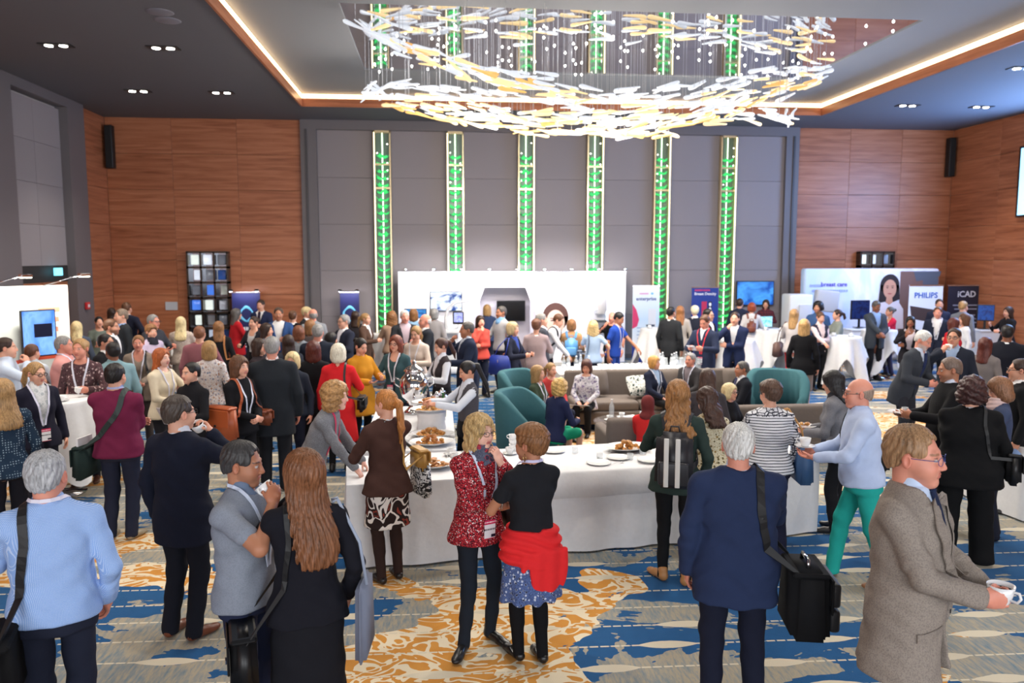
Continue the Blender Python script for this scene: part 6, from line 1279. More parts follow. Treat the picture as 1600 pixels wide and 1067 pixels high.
mb = MB(); e_ = F.hc+F.Rh@A3(-.085,-.01,-.05)*F.s; mb.tube([e_+A3(0,.0,0), e_+A3(-.006,.012,-.03), e_+A3(0,0,-.055), e_+A3(.004,-.012,-.03)], .003, 6, True); mb.build('earring', plain('gold', (220,190,120), .25, .8), F.root)
F = P('woman with long wavy light brown hair and a dark green jacket, seen from behind', 1060, 594, 1.76, 176, 'f', ('long', (150,106,64), .006), 'l', ('shirt', (46,60,56)), ('slim', (22,23,26)), ('down2','fwd'), hlen=.40, hem=-.14, shoes=(176,124,74), yaw=14, feet=((.12,-.02,-20),(-.12,.03,38)), build=1.05)
backpack(F, 'black backpack with two white stripes on the woman in green', (36,36,42), (.31,.15,.46), (226,224,218), zoff=.16)
F = P('white-haired man in a navy blazer seen from behind in the foreground', 1155, 660, 1.80, 190, 'm', ('short', (204,202,198)), 'r', (J, (40,52,84)), ('trousers', (26,30,48)), ('fwd','down'), shirt=(190,210,236), build=1.24, belly=.6, yaw=-6, hs=1.05, feet=((.13,.0,-8),(-.13,.0,8)))
rt = shoulder_bag(F, 1, 'big black flight bag with two flap pockets carried by the man in the navy blazer', (.40,.22,.40), (24,25,28), .74, -.06, False, .03, .048, leather=False)
for (zz_, hh_) in ((.20,.14), (.05,.13)): mb = MB(); mb.box((.135,0,zz_+.07), (.06,.32,hh_), bev=.02); mb.build('pocket', plain('bag_nylon', (26,27,31), .5), rt)
o = blur_line(rt, 0, 0, .20, .020, 11, plain('faint_ink', (120,124,136), .6), 0); o.rotation_euler = (0,0,math.pi/2); o.location = (.113,0,.04); mb = MB(); mb.tube([(0,-.08,.40), (0,-.06,.44), (0,.06,.44), (0,.08,.40)], .012, 6); mb.build('handle', STEEL, rt)
F = P('man in a grey-brown checked blazer with glasses holding a cup in both hands', 1425, 663, 1.92, 78, 'm', ('short', (150,116,84)), 'r', (J, (150,139,129), ('heather', (112,103,98))), ('trousers', (62,60,60)), (((.07,.27,.09), (.8,-.6,-.6), (-1,.1,.1), .85, (-.3,1,.2)), ((.07,.27,.08), (.8,-.6,-.6), (-1,.1,.1), .85, (-.3,1,.2))), build=1.12, belly=.35, shirt=(196,214,240), tie=(34,44,72), glasses=(40,60,130), hs=1.12, hem=-.33, vz=.14, beard=.12)
rt = hold_cup(F, 'R', 'large white coffee mug held in both hands by the man in the grey blazer', 1.45); rt.location = (F.world(F.gripR)+F.world(F.gripL))/2+Vector((0,0,-.03))
for sd in (1,-1):   # lapels, pocket flaps, sleeve buttons of the blazer
    Pl, gl = on_surface(F.ftop, [F.T(sd*.062,.10,.475), F.T(sd*.092,.16,.40), F.T(sd*.088,.19,.30), F.T(sd*.045,.22,.20), F.T(sd*.022,.24,.15)], .003, 18, 3); m_ = len(Pl); vs, fs = [], []
    for i in range(m_):
        t = unit(Pl[min(i+1, m_-1)]-Pl[max(i-1, 0)]); wv_ = unit(np.cross(t, gl[i]))*(.034*math.sin(math.pi*min(1, .25+i/m_*.75))+.006); o_ = unit(gl[i])*.006; vs += [Pl[i]-wv_, Pl[i]+wv_, Pl[i]+wv_+o_, Pl[i]-wv_+o_]
    for i in range(m_-1): a = i*4; fs += [(a+k, a+(k+1)%4, a+4+(k+1)%4, a+4+k) for k in range(4)]
    mb = MB(); mb.add(vs, fs+[(3,2,1,0), (m_*4-4, m_*4-3, m_*4-2, m_*4-1)]); mb.build('lapel', cloth((150,139,129), 'heather', (112,103,98)), F.root)
    Pf, gf = on_surface(F.ftop, [F.T(sd*.10,.24,-.10), F.T(sd*.22,.12,-.11)], .002, 8, 3); vs, fs = ribbon(Pf, gf, .05, .006); mb = MB(); mb.add(vs, fs); mb.build('pocket_flap', cloth((150,139,129), 'heather', (112,103,98)), F.root)
for k in range(2): mb = MB(); mb.lathe([(.0,0), (.011,.001), (.011,.005), (.0,.006)], n=10, M=Matrix.Rotation(-math.pi/2, 3, 'X')); o = mb.build('button', BLACKP, F.root); P_, g_ = on_surface(F.ftorso, [F.T(.012,.3,.10-.13*k), F.T(.012,.29,.10-.13*k)], .003, 2, 5); o.location = P_[0]
F = P('bald man in a pale blue shirt and turquoise trousers holding a cup and saucer', 1345, 590, 1.78, -82, 'm', ('balding', (150,130,116)), 'r', ('shirt', (190,206,238)), ('trousers', (38,168,158)), ('plate','plate'), build=1.12, belly=.5, glasses=(40,40,44), shoes=(150,104,72), feet=((.10,.22,-6),(-.10,-.20,8)), lean=6, yaw=4)
hold_cup(F, 'R', 'white cup on a saucer held by the man in turquoise trousers', 1.15, saucer=True, dz=.05); shoulder_bag(F, 1, 'black bag under the arm of the man in turquoise trousers', (.34,.12,.28), (22,22,24), 1.0, -.10, False, .0)
F = P('woman in a black and white striped flowered top with short brown hair', 1206, 595, 1.66, 196, 'f', ('pixie', (84,62,50)), 'l', ('blouse', (232,232,236), ('stripeflower', (34,36,52))), ('wide', (28,30,52)), ('down2','fwd'), build=1.2, yaw=22, glasses=(40,40,44), hem=-.10)
tote(F, 1, 'blue leather tote bag with tan handles on the woman in the striped top', (.34,.14,.34), (62,96,140), .92, .0, .0, None, (186,136,74)); 
F = P('woman with dark brown wavy hair and a cream patterned blouse bending over the table', 1102, 605, 1.62, 214, 'f', ('long', (66,44,36), .006), 'l', ('blouse', (220,212,184), ('floral', (70,70,50), (150,120,70), 1.6)), ('trousers', (30,30,36)), ('reach','reach'), hlen=.30, lean=12, nod=20)
F = P('woman with black hair and a grey blazer holding a plate at the right', 1300, 579, 1.66, -104, 'f', ('long', (28,26,28)), 'm', (J, (122,122,128), ('heather', (100,100,106))), ('trousers', (26,26,30)), ('plate','plate'), hlen=.24, lean=10, nod=12, shirt=(60,60,66), hem=-.14)
hold_plate(F, 'R', 'white plate with cake held by the woman in the grey blazer', food=2); shoulder_bag(F, 1, 'navy quilted bag on the arm of the woman in the grey blazer', (.36,.14,.30), (34,38,58), .90, .06, False, .02)
F = P('large woman in black with dark curly hair seen from behind at the right', 1520, 590, 1.70, 188, 'f', ('curly', (62,36,34)), 'l', ('sweater', (18,18,20)), ('wide', (16,16,18)), ('down2','reach'), build=1.55, hlen=.10, hem=-.20, shirt=(200,200,206), feet=((.16,.0,-8),(-.16,.0,8)), hs=1.08)
shoulder_bag(F, 1, 'black shoulder bag of the large woman in black', (.30,.12,.28), (24,24,26), .92, .02, False, .06)
F = P('white-haired bearded man in a dark grey suit leaning over a plate', 1448, 517, 1.82, 62, 'm', ('short', 'white'), 'r', (J, (58,62,70)), ('trousers', (50,52,60)), ('fwd','plate'), lean=20, nod=18, tie=(40,52,90), shirt=(206,216,236), beard=.7)
hold_plate(F, 'L', 'white plate held by the bearded man in the grey suit', food=1)
F = P('man with glasses in a dark suit drinking behind the bald man', 1492, 512, 1.80, -12, 'm', ('short', 'dbrown'), 'm', (J, (36,40,52)), ('trousers', (110,110,114)), ('mouth','down'), glasses=(24,24,26), shirt=(160,180,210)); hold_cup(F, 'R', 'white cup at the lips of the man in glasses', tilt=.4)
F = P('bald man in a black sweater over a white collar holding a plate and a glass', 1485, 557, 1.78, -72, 'm', ('crop', (110,92,82)), 't', ('sweater', (22,22,25)), ('trousers', (28,30,38)), ('plate','fwd'), build=1.12, belly=.4, shirt=(206,214,232), beard=.3, nod=8)
hold_plate(F, 'R', 'white plate held by the bald man in the black sweater', food=1); item('wine_glass', TUMBLER, F.world(F.gripL)+Vector((0,0,-.05)), 'clear glass in the hand of the bald man in the black sweater', 'glass')
F = P('woman with light brown hair and a pale pink scarf looking down', 1558, 590, 1.62, -78, 'f', ('bob', (132,92,66)), 'l', ('cardigan', (66,76,104)), ('trousers', (30,32,44)), ('plate','fwd'), scarf=((226,196,192),), nod=22, hlen=.15)
F = P('man with glasses in black at the right edge', 1597, 560, 1.70, -80, 'm', ('short', 'dbrown'), 'm', (J, (22,22,25)), ('trousers', (24,24,28)), ('plate','down'), glasses=(30,30,34))
F = P('man with black hair in a black jacket seen from behind at the far right', 1575, 507, 1.78, 176, 'm', ('short', 'black'), 'd', (J, (24,26,36)), ('trousers', (24,26,32)), ('down','down'), build=1.2)
F = P('woman with auburn hair and a dark top partly hidden behind the drinking man', 1540, 527, 1.64, 160, 'f', ('long', 'auburn'), 'l', ('sweater', (120,112,110)), ('trousers', BK), ('down','down'), hlen=.28)
# --- left half, middle ground
F = P('man in a white shirt at the left edge eating', 6, 527, 1.80, 84, 'm', ('short', 'dbrown'), 'l', ('shirt', (206,220,240)), ('trousers', NV), ('mouth','fwd'), build=1.05)
P('boyish brown-haired man half hidden before the red wave line', 48, 537, 1.62, 140, 'm', ('short', (92,58,40)), 'l', ('shirt', (196,206,216)), ('trousers', NV), ('fwd','down'))
F = P('woman with glasses and blond hair in a navy blazer over white lace', 55, 565, 1.68, 22, 'f', ('pony', 'sand'), 'l', (J, (30,30,46)), ('trousers', (34,36,48)), ('down','down'), hlen=.2, shirt=((226,226,226), 'floral', (170,176,180), (190,196,196)), lanyard=(214,214,232), badge=True, glasses=(50,40,40), vz=.02, hem=-.16, yaw=18, nod=8)
F = P('woman with blond hair and a dark teal dotted blouse at the left edge', 3, 592, 1.70, 200, 'f', ('long', 'sand'), 'l', ('blouse', (38,56,76), ('dots', (150,170,180))), ('trousers', (26,26,34)), ('down','fwd'), hlen=.34)
F = P('heavyset man in a pink shirt with cropped grey hair', 97, 524, 1.76, 74, 'm', ('crop', 'grey'), 'r', ('shirt', (222,158,152)), ('trousers', (120,74,58)), ('fwd','down'), build=1.25, belly=.8, lanyard=(220,220,236))
F = P('woman with tied blond hair and a mauve flowered blouse holding a cup', 126, 528, 1.80, -14, 'f', ('bun', 'sand'), 'r', ('blouse', (92,66,70), ('floral', (196,170,168), (44,32,38), 1.3)), ('slim', (34,36,44)), ('down','fwd'), lanyard=(222,224,240), badge=True, shoes=(84,50,36), hem=-.16, yaw=-14); hold_cup(F, 'L', 'white cup held by the woman in the mauve flowered blouse')
F = P('man in a burgundy sweater with black hair, arms folded, seen from behind', 178, 567, 1.76, 152, 'm', ('short', 'black'), 'l', ('sweater', (112,34,66)), ('trousers', (36,40,58)), ('crossh','cross'), build=1.14, lanyard=(170,180,220), shoes=(150,140,120), shirt=(120,140,190))
shoulder_bag(F, -1, 'dark green messenger bag with pale piping on the man in burgundy', (.44,.12,.32), (34,48,46), .78, -.02, True, .0, .05, leather=False); mb = MB(); mb.box((0,0,.1), (.22,.02,.2)); tag(mb.build('papers', plain('paper_bundle', (224,222,224), .7), loc=F.world((-.30,-.06,.82)), rz=F.rz+1.5), 'white papers sticking out of the green messenger bag', 'papers')
F = P('man in a teal shirt with black hair seen from behind', 176, 534, 1.72, 196, 'm', ('short', 'black'), 'd', ('shirt', (128,160,168)), ('trousers', NV), ('down','fwd'), build=1.1)
P('man in a black suit with black hair behind the teal shirt', 163, 521, 1.72, 60, 'm', ('short', 'black'), 'm', (J, BK), ('trousers', BK), ('fwd','down'))
P('bearded brown-haired man in a dark suit facing right', 172, 498, 1.80, 70, 'm', ('short', 'brown'), 'm', (J, (40,40,46)), ('trousers', BK), ('down','down'), beard=.7)
P('tall man in a dark grey suit with light brown hair facing left', 190, 482, 1.86, -70, 'm', ('short', (130,112,96)), 'l', (J, (46,50,56)), ('trousers', (44,46,52)), ('fwd','down'), shirt=(150,180,226))
P('man in navy with brown hair turned to the wood wall', 197, 472, 1.84, 150, 'm', ('short', 'brown'), 'l', (J, (28,32,50)), ('trousers', BK), ('hip','down'))
P('woman with dark hair far back beside the grey pillar', 174, 481, 1.68, 180, 'f', ('long', 'dbrown'), 'l', ('sweater', (50,44,44)), ('trousers', BK), ('down','down'))
P('woman in a grey-green t-shirt with black hair by the left booth', 154, 494, 1.62, 10, 'f', ('bun', 'black'), 'l', ('tee', (112,124,116)), ('trousers', BK), ('plate','fwd'))
P('blond woman with her back turned beside the left booth', 119, 502, 1.66, 170, 'f', ('long', 'lblond'), 'l', ('sweater', (70,80,100)), ('trousers', NV), ('down','down'), hlen=.26)
P('older man with grey hair and glasses before the wood wall', 238, 491, 1.76, 50, 'm', ('short', 'grey'), 'r', ('sweater', (60,62,70)), ('trousers', NV), ('plate','fwd'), glasses=(40,40,40))
P('short-haired woman in a lilac shirt with a dark scarf', 235, 507, 1.66, 30, 'f', ('pixie', 'lbrown'), 'l', ('shirt', (206,190,214)), ('trousers', NV), ('fwd','down'), scarf=((50,50,60),))
F = P('woman with tied-back hair in a taupe cardigan with a lanyard', 216, 523, 1.66, -8, 'f', ('bun', 'lbrown'), 'r', ('cardigan', (142,128,116)), ('trousers', (70,62,60)), ('clasp','clasp'), lanyard=(214,214,230), shirt=(150,136,124)); shoulder_bag(F, -1, 'black shoulder bag of the woman in the taupe cardigan', (.32,.12,.30), (24,24,26), .84, .02)
P('woman with red wavy hair in a cream blouse', 250, 544, 1.66, 48, 'f', ('long', 'red'), 'p', ('blouse', (222,208,182)), ('trousers', (36,36,42)), ('clasp','talk'), hlen=.24, lanyard=(214,214,230))
P('woman with long blond hair and beige lace at the wood wall', 282, 495, 1.68, 172, 'f', ('long', 'lblond'), 'l', ('blouse', (190,172,160), ('floral', (160,140,130), (210,196,186))), ('skirt', (150,140,132), (), .42, .02), ('fwd','down'), hlen=.34)
P('man with reddish hair in a mauve pullover seen from behind', 311, 509, 1.74, 168, 'm', ('short', (120,76,52)), 'l', ('sweater', (150,96,104)), ('trousers', NV), ('fwd','down'))
F = P('young dark-haired person in a black shirt holding a printed sheet', 300, 565, 1.66, -46, 'f', ('crop', 'black'), 'l', ('shirt', (26,26,30)), ('trousers', BK), ('clasp','fwd'), yaw=-10); hold_sheet(F, 'L', 'pale blue printed sheet held by the dark-haired person in black', (.30,.21), 1.1)
P('woman in a white flowered blouse with a blond bob seen from behind', 326, 533, 1.66, 170, 'f', ('bob', 'sand'), 'l', ('blouse', (224,222,224), ('floral', (120,140,170), (176,130,100), 1.3)), ('trousers', NV), ('down','fwd'), hlen=.15)
F = P('woman in black with a brown bob and folded hands facing right', 372, 556, 1.68, 44, 'f', ('bob', 'brown'), 'l', ('sweater', (22,22,26)), ('trousers', BK), ('clasp','clasp'), lanyard=(220,222,236), hlen=.16); shoulder_bag(F, 1, 'large rust-coloured leather shopper on the woman in black', (.44,.14,.36), (168,80,40), 1.0, .05, False, .04); shoulder_bag(F, -1, 'small brown leather purse of the woman in black', (.22,.10,.18), (132,66,38), .95, .08)
F = P('tall grey-haired man in a charcoal suit seen from behind', 424, 525, 1.86, 178, 'm', ('short', (136,134,132)), 'r', (J, (36,40,46)), ('trousers', (34,36,42)), ('down','fwd'), shirt=(226,228,234), build=1.16, hem=-.30)
F = P('woman with long brown hair and a tan bag seen from behind', 341, 502, 1.66, 175, 'f', ('long', 'lbrown'), 'l', ('sweater', (28,28,32)), ('trousers', BK), ('down','fwd'), hlen=.26); shoulder_bag(F, 1, 'tan handbag of the long-haired woman by the display case', (.28,.10,.24), (180,118,66), .95)
P('woman with dark grey hair in a red cardigan', 368, 482, 1.70, 110, 'f', ('long', 'dgrey'), 'l', ('cardigan', (186,34,44)), ('slim', BK), ('fwd','down'), hlen=.24)
P('man in a navy suit and tie standing at the navy banner', 407, 468, 1.80, -24, 'm', ('short', 'dbrown'), 'l', (J, (34,42,72)), ('trousers', NV), ('down','fwd'), tie=(50,40,60), nod=10)
P('dark-haired woman in a grey top facing left', 397, 494, 1.66, -40, 'f', ('bun', 'dbrown'), 'l', ('cardigan', (40,40,48)), ('slim', BK), ('fwd','down'), shirt=(196,196,200))
P('man in a bright blue blazer and white shirt', 435, 480, 1.82, -4, 'm', ('short', (74,56,46)), 't', (J, (48,76,124)), ('trousers', NV), ('down','fwd'), vz=.02, beard=.2)
P('woman in profile with brown hair falling over a grey jacket', 415, 505, 1.66, 70, 'f', ('long', 'dbrown'), 'l', ('cardigan', (72,76,88)), ('trousers', BK), ('fwd','down'), hlen=.26)
P('brown-haired woman hidden behind the charcoal suit', 403, 529, 1.64, 60, 'f', ('bob', 'dbrown'), 'l', ('sweater', (44,36,40)), ('trousers', BK), ('down','down'), hlen=.18)
P('blond woman peering from behind the charcoal suit', 457, 550, 1.58, -20, 'f', ('bob', 'lblond'), 'l', ('sweater', (40,46,60)), ('trousers', NV), ('down','down'), hlen=.13)
P('woman with long dark hair seen from behind in the middle of the crowd', 450, 523, 1.64, 180, 'f', ('long', 'dbrown'), 'l', ('sweater', (60,64,76)), ('trousers', BK), ('down','down'), hlen=.30)
P('man in black far back at the wood wall', 457, 485, 1.70, 170, 'm', ('short', 'brown'), 'l', (J, BK), ('trousers', BK), ('down','down'))
P('blond short-haired woman at the edge of the wood wall', 478, 480, 1.70, 60, 'f', ('pixie', 'lblond'), 'l', (J, (36,36,40)), ('trousers', BK), ('down','down'))
P('balding man in a grey shirt before the grey wall', 489, 482, 1.78, 190, 'm', ('balding', 'grey'), 'r', ('shirt', (142,146,152)), ('trousers', NV), ('down','down'))
P('woman with a chestnut bob and a grey top seen from behind', 466, 509, 1.66, 172, 'f', ('bob', (112,66,44)), 'l', ('sweater', (132,138,146)), ('trousers', BK), ('down','down'), hlen=.14)
P('woman with brown hair behind the grey-haired man', 484, 500, 1.66, 160, 'f', ('bob', 'lbrown'), 'l', ('sweater', (90,80,80)), ('trousers', BK), ('down','down'), hlen=.17)
P('grey-haired man in navy seen from behind in the crowd', 496, 506, 1.78, 174, 'm', ('short', 'grey'), 'r', (J, (34,40,54)), ('trousers', NV), ('down','fwd'), build=1.12)
P('black-haired guest beside the grey-haired man in navy', 516, 519, 1.58, 120, 'f', ('long', 'black'), 'm', ('sweater', (30,30,36)), ('trousers', BK), ('down','down'), hlen=.2)
P('woman with a dark red bob and black jacket seen from behind', 489, 533, 1.68, 176, 'f', ('bob', 'auburn'), 'l', (J, (24,24,28)), ('trousers', BK), ('down','fwd'), hlen=.18)
F = P('woman with a platinum bob and a long red cardigan seen from behind', 528, 537, 1.68, 168, 'f', ('bob', (222,212,190)), 'l', ('cardigan', (214,38,44)), ('slim', BK), ('fwd','down'), hem=-.52, hlen=.13); shoulder_bag(F, 1, 'small black bag on the woman in the long red cardigan', (.24,.10,.20), (24,24,26), .9, .05)
F = P('grey-haired man with glasses reading a leaflet before the navy banner', 538, 491, 1.76, -56, 'm', ('short', 'grey'), 'l', (J, (36,40,56)), ('trousers', NV), ('fwd','fwd'), glasses=(40,40,40), shirt=(226,228,236)); hold_sheet(F, 'L', 'leaflet with a picture held by the man before the banner', (.24,.30), .8)
F = P('curly blond woman in a grey cardigan leaning over the buffet', 522, 597, 1.68, 74, 'f', ('curly', (166,126,80)), 'p', ('sweater', (120,122,128), ('heather', (150,152,158))), ('trousers', (60,60,66)), ('reach','reach'), lean=24, nod=-4, hlen=.15, lanyard=(206,50,90), hem=-.14, hs=1.06)
P('woman in a mustard coat with black pinned-up hair holding a plate', 565, 528, 1.66, 40, 'f', ('bun', 'black'), 'l', ('coat', (206,142,40)), ('slim', BK), ('plate','fwd'), vz=.5, hem=-.34, nod=18)
P('woman with long dark hair far back at the second banner', 555, 486, 1.66, 175, 'f', ('long', 'dbrown'), 'l', ('sweater', (44,40,44)), ('trousers', BK), ('down','down'), hlen=.24)
P('blond woman in a brown jacket facing right at the first light column', 570, 489, 1.66, 66, 'f', ('pony', 'sand'), 'l', (J, (88,66,56)), ('trousers', BK), ('fwd','down'), hlen=.2)
# --- centre
P('woman with light brown curls at the first light column', 612, 487, 1.66, 190, 'f', ('curly', 'lbrown'), 'l', ('sweater', (170,140,120)), ('trousers', NV), ('down','fwd'), hlen=.2)
P('white-haired man in a dark jacket facing the camera', 632, 484, 1.78, 10, 'm', ('short', 'white'), 'r', (J, (46,48,54)), ('trousers', NV), ('plate','fwd'), vz=.02, shirt=(196,176,186))
P('woman in pale blue with light brown hair seen from behind at the booth', 646, 483, 1.68, 176, 'f', ('bob', 'lbrown'), 'l', ('blouse', (146,182,214)), ('trousers', NV), ('down','down'), hlen=.15)
P('bald man with white side hair in a dark suit', 665, 490, 1.78, -70, 'm', ('balding', 'white'), 'r', (J, (36,40,48)), ('trousers', NV), ('down','fwd'))
P('guest in a long grey coat at the scanner', 678, 482, 1.70, 168, 'f', ('bob', 'grey'), 'l', ('coat', (150,146,148)), ('trousers', NV), ('down','down'), hlen=.12)
P('woman with auburn hair, glasses and a teal cardigan with a lanyard', 619, 524, 1.66, -28, 'f', ('bob', (116,58,40)), 'l', ('cardigan', (58,84,90)), ('trousers', NV), ('fwd','down'), shirt=(56,80,86), lanyard=(220,222,236), badge=True, glasses=(40,36,36), hlen=.18)
P('blond woman with a ponytail in a beige blouse looking down', 649, 509, 1.70, -26, 'f', ('pony', 'sand'), 'l', ('blouse', (214,196,184)), ('trousers', (40,46,66)), ('down','fwd'), nod=16, hlen=.2, lanyard=(220,220,230), badge=True)
P('waitress with a brown ponytail in a white shirt and dark waistcoat', 687, 528, 1.66, -64, 'f', ('pony', (72,44,36)), 'l', ('vest', (58,52,56)), ('trousers', BK), ('fwd','fwd'), shirt=(226,228,236), nod=18, hlen=.26)
P('waitress with a long black ponytail pouring from the samovar', 727, 564, 1.62, -70, 'f', ('pony', 'black'), 'm', ('vest', (76,74,80)), ('trousers', BK), ('reachup','reachup'), shirt=(214,220,232), nod=20, hlen=.42)
P('grey-haired man in a navy suit eating, facing left', 731, 502, 1.78, -76, 'm', ('short', 'dgrey'), 't', (J, (34,42,64)), ('trousers', (30,36,56)), ('mouth','plate'), build=1.12, shirt=(206,214,230))
P('woman in a coral top with dark wavy hair at the high table', 750, 493, 1.64, 24, 'f', ('long', 'dbrown'), 'l', ('blouse', (214,84,72)), ('trousers', NV), ('chin','cross'), hlen=.22)
P('blond woman in navy seen from behind at the alcove', 761, 476, 1.68, 180, 'f', ('bob', 'sand'), 'l', ('sweater', (52,64,96)), ('trousers', NV), ('down','down'), hlen=.16)
P('man with a pale blue sweater over his shoulders', 784, 478, 1.80, -56, 'm', ('short', 'dgrey'), 't', ('shirt', (176,176,180)), ('trousers', NV), ('fwd','down'), scarf=((132,180,226),))
F = P('woman with a short blond bob in a navy leather jacket', 800, 503, 1.68, 62, 'f', ('bob', (196,172,130)), 'l', (J, (34,38,56)), ('slim', NV), ('fwd','fwd'), hem=-.12, shirt=(60,80,160), hlen=.12); tote(F, 1, 'bright blue tote bag of the woman in the navy leather jacket', (.40,.14,.32), (30,54,150), .98, -.08, .0); tote(F, -1, 'taupe cloth tote hanging low beside the woman in the navy jacket', (.34,.08,.40), (128,116,112), .58, .05, .0, cloth((128,116,112)))
P('woman in a mauve-grey cardigan with short brown hair seen from behind', 838, 499, 1.68, 178, 'f', ('pixie', (104,66,48)), 'l', ('cardigan', (164,144,146)), ('trousers', (120,110,112)), ('fwd','down'), hem=-.30, build=1.12)
P('grey-haired man at the portrait booth behind the mauve cardigan', 845, 489, 1.76, 100, 'm', ('short', 'grey'), 'l', (J, (60,62,70)), ('trousers', NV), ('down','down'))
F = P('man in a white shirt with backpack straps bending over the water table', 876, 491, 1.73, 74, 'm', ('short', 'brown'), 'l', ('shirt', (232,232,236)), ('trousers', NV), ('reach','reach'), lean=22, nod=20); backpack(F, 'black backpack on the man in the white shirt', (36,38,44))
F = P('guest in a camel sweater seen from behind by the portrait', 893, 499, 1.58, 180, 'f', ('bob', 'lbrown'), 'l', ('sweater', (196,150,104)), ('trousers', NV), ('down','fwd'), hlen=.12); backpack(F, 'sky blue backpack on the guest in camel', (92,152,206), (.26,.12,.36))
F = P('woman with blond curls in a pale blue t-shirt seen from behind', 927, 502, 1.56, 184, 'f', ('curly', (206,176,122)), 'l', ('tee', (164,186,214)), ('trousers', (30,36,56)), ('hip','fwd'), hlen=.22); shoulder_bag(F, -1, 'grey-blue shoulder bag of the curly blond woman', (.26,.10,.26), (92,104,126), .95)
P('man in a royal blue polo shirt leaning to the water table', 970, 488, 1.72, 66, 'm', ('short', 'black'), 't', ('tee', (38,72,164)), ('trousers', (40,70,150)), ('down','reach'), lean=10, nod=22, sleeve=.28, lanyard=(200,200,210))
P('man in black with a pale face beside the blue polo', 957, 487, 1.64, -20, 'm', ('balding', 'sand'), 'r', ('tee', BK), ('trousers', BK), ('mouth','down'))
P('woman with long light brown hair in a grey cardigan with an orange strap', 1063, 478, 1.72, 186, 'f', ('long', (150,100,62)), 'l', ('cardigan', (176,168,160)), ('skirt', (150,138,128), (), .40, .02), ('down','fwd'), hlen=.32, hem=-.16)
P('man in a dark suit with black hair at the white banner', 1048, 479, 1.76, 150, 'm', ('short', 'black'), 'm', (J, (40,42,46)), ('trousers', BK), ('down','down'))
P('woman with short white-blond hair in a dark jacket', 1086, 478, 1.70, 190, 'f', ('pixie', (226,214,180)), 'l', (J, (38,42,56)), ('trousers', BK), ('down','down'))
P('man with glasses at the dark blue banner', 1106, 482, 1.76, 62, 'm', ('short', 'black'), 'l', (J, BK), ('trousers', BK), ('down','down'), glasses=(30,30,30))
F = P('man in a navy jacket with a red and white lanyard reading a phone', 1100, 492, 1.76, -26, 'm', ('short', 'brown'), 'r', (J, (40,48,72)), ('trousers', (140,124,110)), ('fwd','fwd'), lanyard=(206,50,60), nod=24, badge=True, vz=.3); hold_sheet(F, 'R', 'white folded programme held by the man with the red lanyard', (.15,.21), .5)
P('man in a navy suit with his hand to his face at the high table', 1149, 487, 1.76, -10, 'm', ('short', 'dbrown'), 'l', (J, (36,46,80)), ('trousers', NV), ('mouth','cross'))
# --- seated group
S = .38
F = P('seated woman in a white flowered tunic reading a magazine on the sofa', 916, 562, 1.52, -10, 'f', ('bob', (84,52,44)), 'l', ('blouse', (226,224,230), ('floral', (150,130,170), (90,96,120))), ('trousers', BK), ('lap','lap'), sit=S, nod=22, hlen=.16); hold_sheet(F, 'R', 'open magazine on the lap of the seated woman', (.34,.26), .4, 'magazine')
P('seated woman with blond hair in an olive green dress', 839, 571, 1.58, 66, 'f', ('bob', 'sand'), 'l', ('tee', (62,74,58)), ('skirt', (62,74,58)), ('lap','lap'), sit=S, hlen=.20, lanyard=(220,222,236), sleeve=.3)
P('seated blond woman in a red top leaning beside the olive dress', 860, 566, 1.54, 40, 'f', ('pony', 'sand'), 'l', ('blouse', (180,60,60)), ('trousers', NV), ('lap','lap'), sit=S, hlen=.15)
P('seated woman with blond curls in a navy cardigan drinking, seen from behind', 874, 592, 1.58, 132, 'f', ('curly', (206,166,100)), 'l', ('sweater', (34,40,72)), ('skirt', (24,150,110)), ('fwd','fwd'), sit=S, hlen=.12, lean=10)
P('seated woman with short blond hair in a navy jacket on the sofa', 1021, 556, 1.54, 46, 'f', ('bob', (200,150,84)), 'l', (J, (32,38,58)), ('trousers', BK), ('lap','lap'), sit=S, hlen=.11, shirt=(170,196,226), lanyard=(220,222,236), yaw=20)
P('seated grey-haired man in a dark blazer at the sofa end', 1080, 551, 1.58, -34, 'm', ('short', 'grey'), 'r', (J, (56,54,56)), ('trousers', BK), ('lap','lap'), sit=S, shirt=(120,110,116), lanyard=(206,210,226))
P('seated woman in a burgundy headscarf and red top', 1012, 618, 1.48, 160, 'f', ('hijab', (112,48,48)), 'm', ('blouse', (206,44,44)), ('trousers', BK), ('lap','lap'), sit=.35)
P('seated man in a black suit facing left by the tufted chair', 1161, 564, 1.64, -66, 'm', ('short', 'dgrey'), 't', (J, (26,28,36)), ('trousers', BK), ('lap','lap'), sit=S, tie=(60,60,90), beard=.2)
P('seated blond woman with glasses in black', 1139, 599, 1.50, 60, 'f', ('bob', 'lblond'), 'l', ('sweater', BK), ('trousers', BK), ('lap','lap'), sit=.40, hlen=.12, glasses=(60,50,50))
P('woman with long dark brown hair beyond the backpack woman', 1106, 576, 1.57, 176, 'f', ('long', (70,50,42)), 'l', ('sweater', (60,56,60)), ('trousers', BK), ('down','fwd'), hlen=.26)
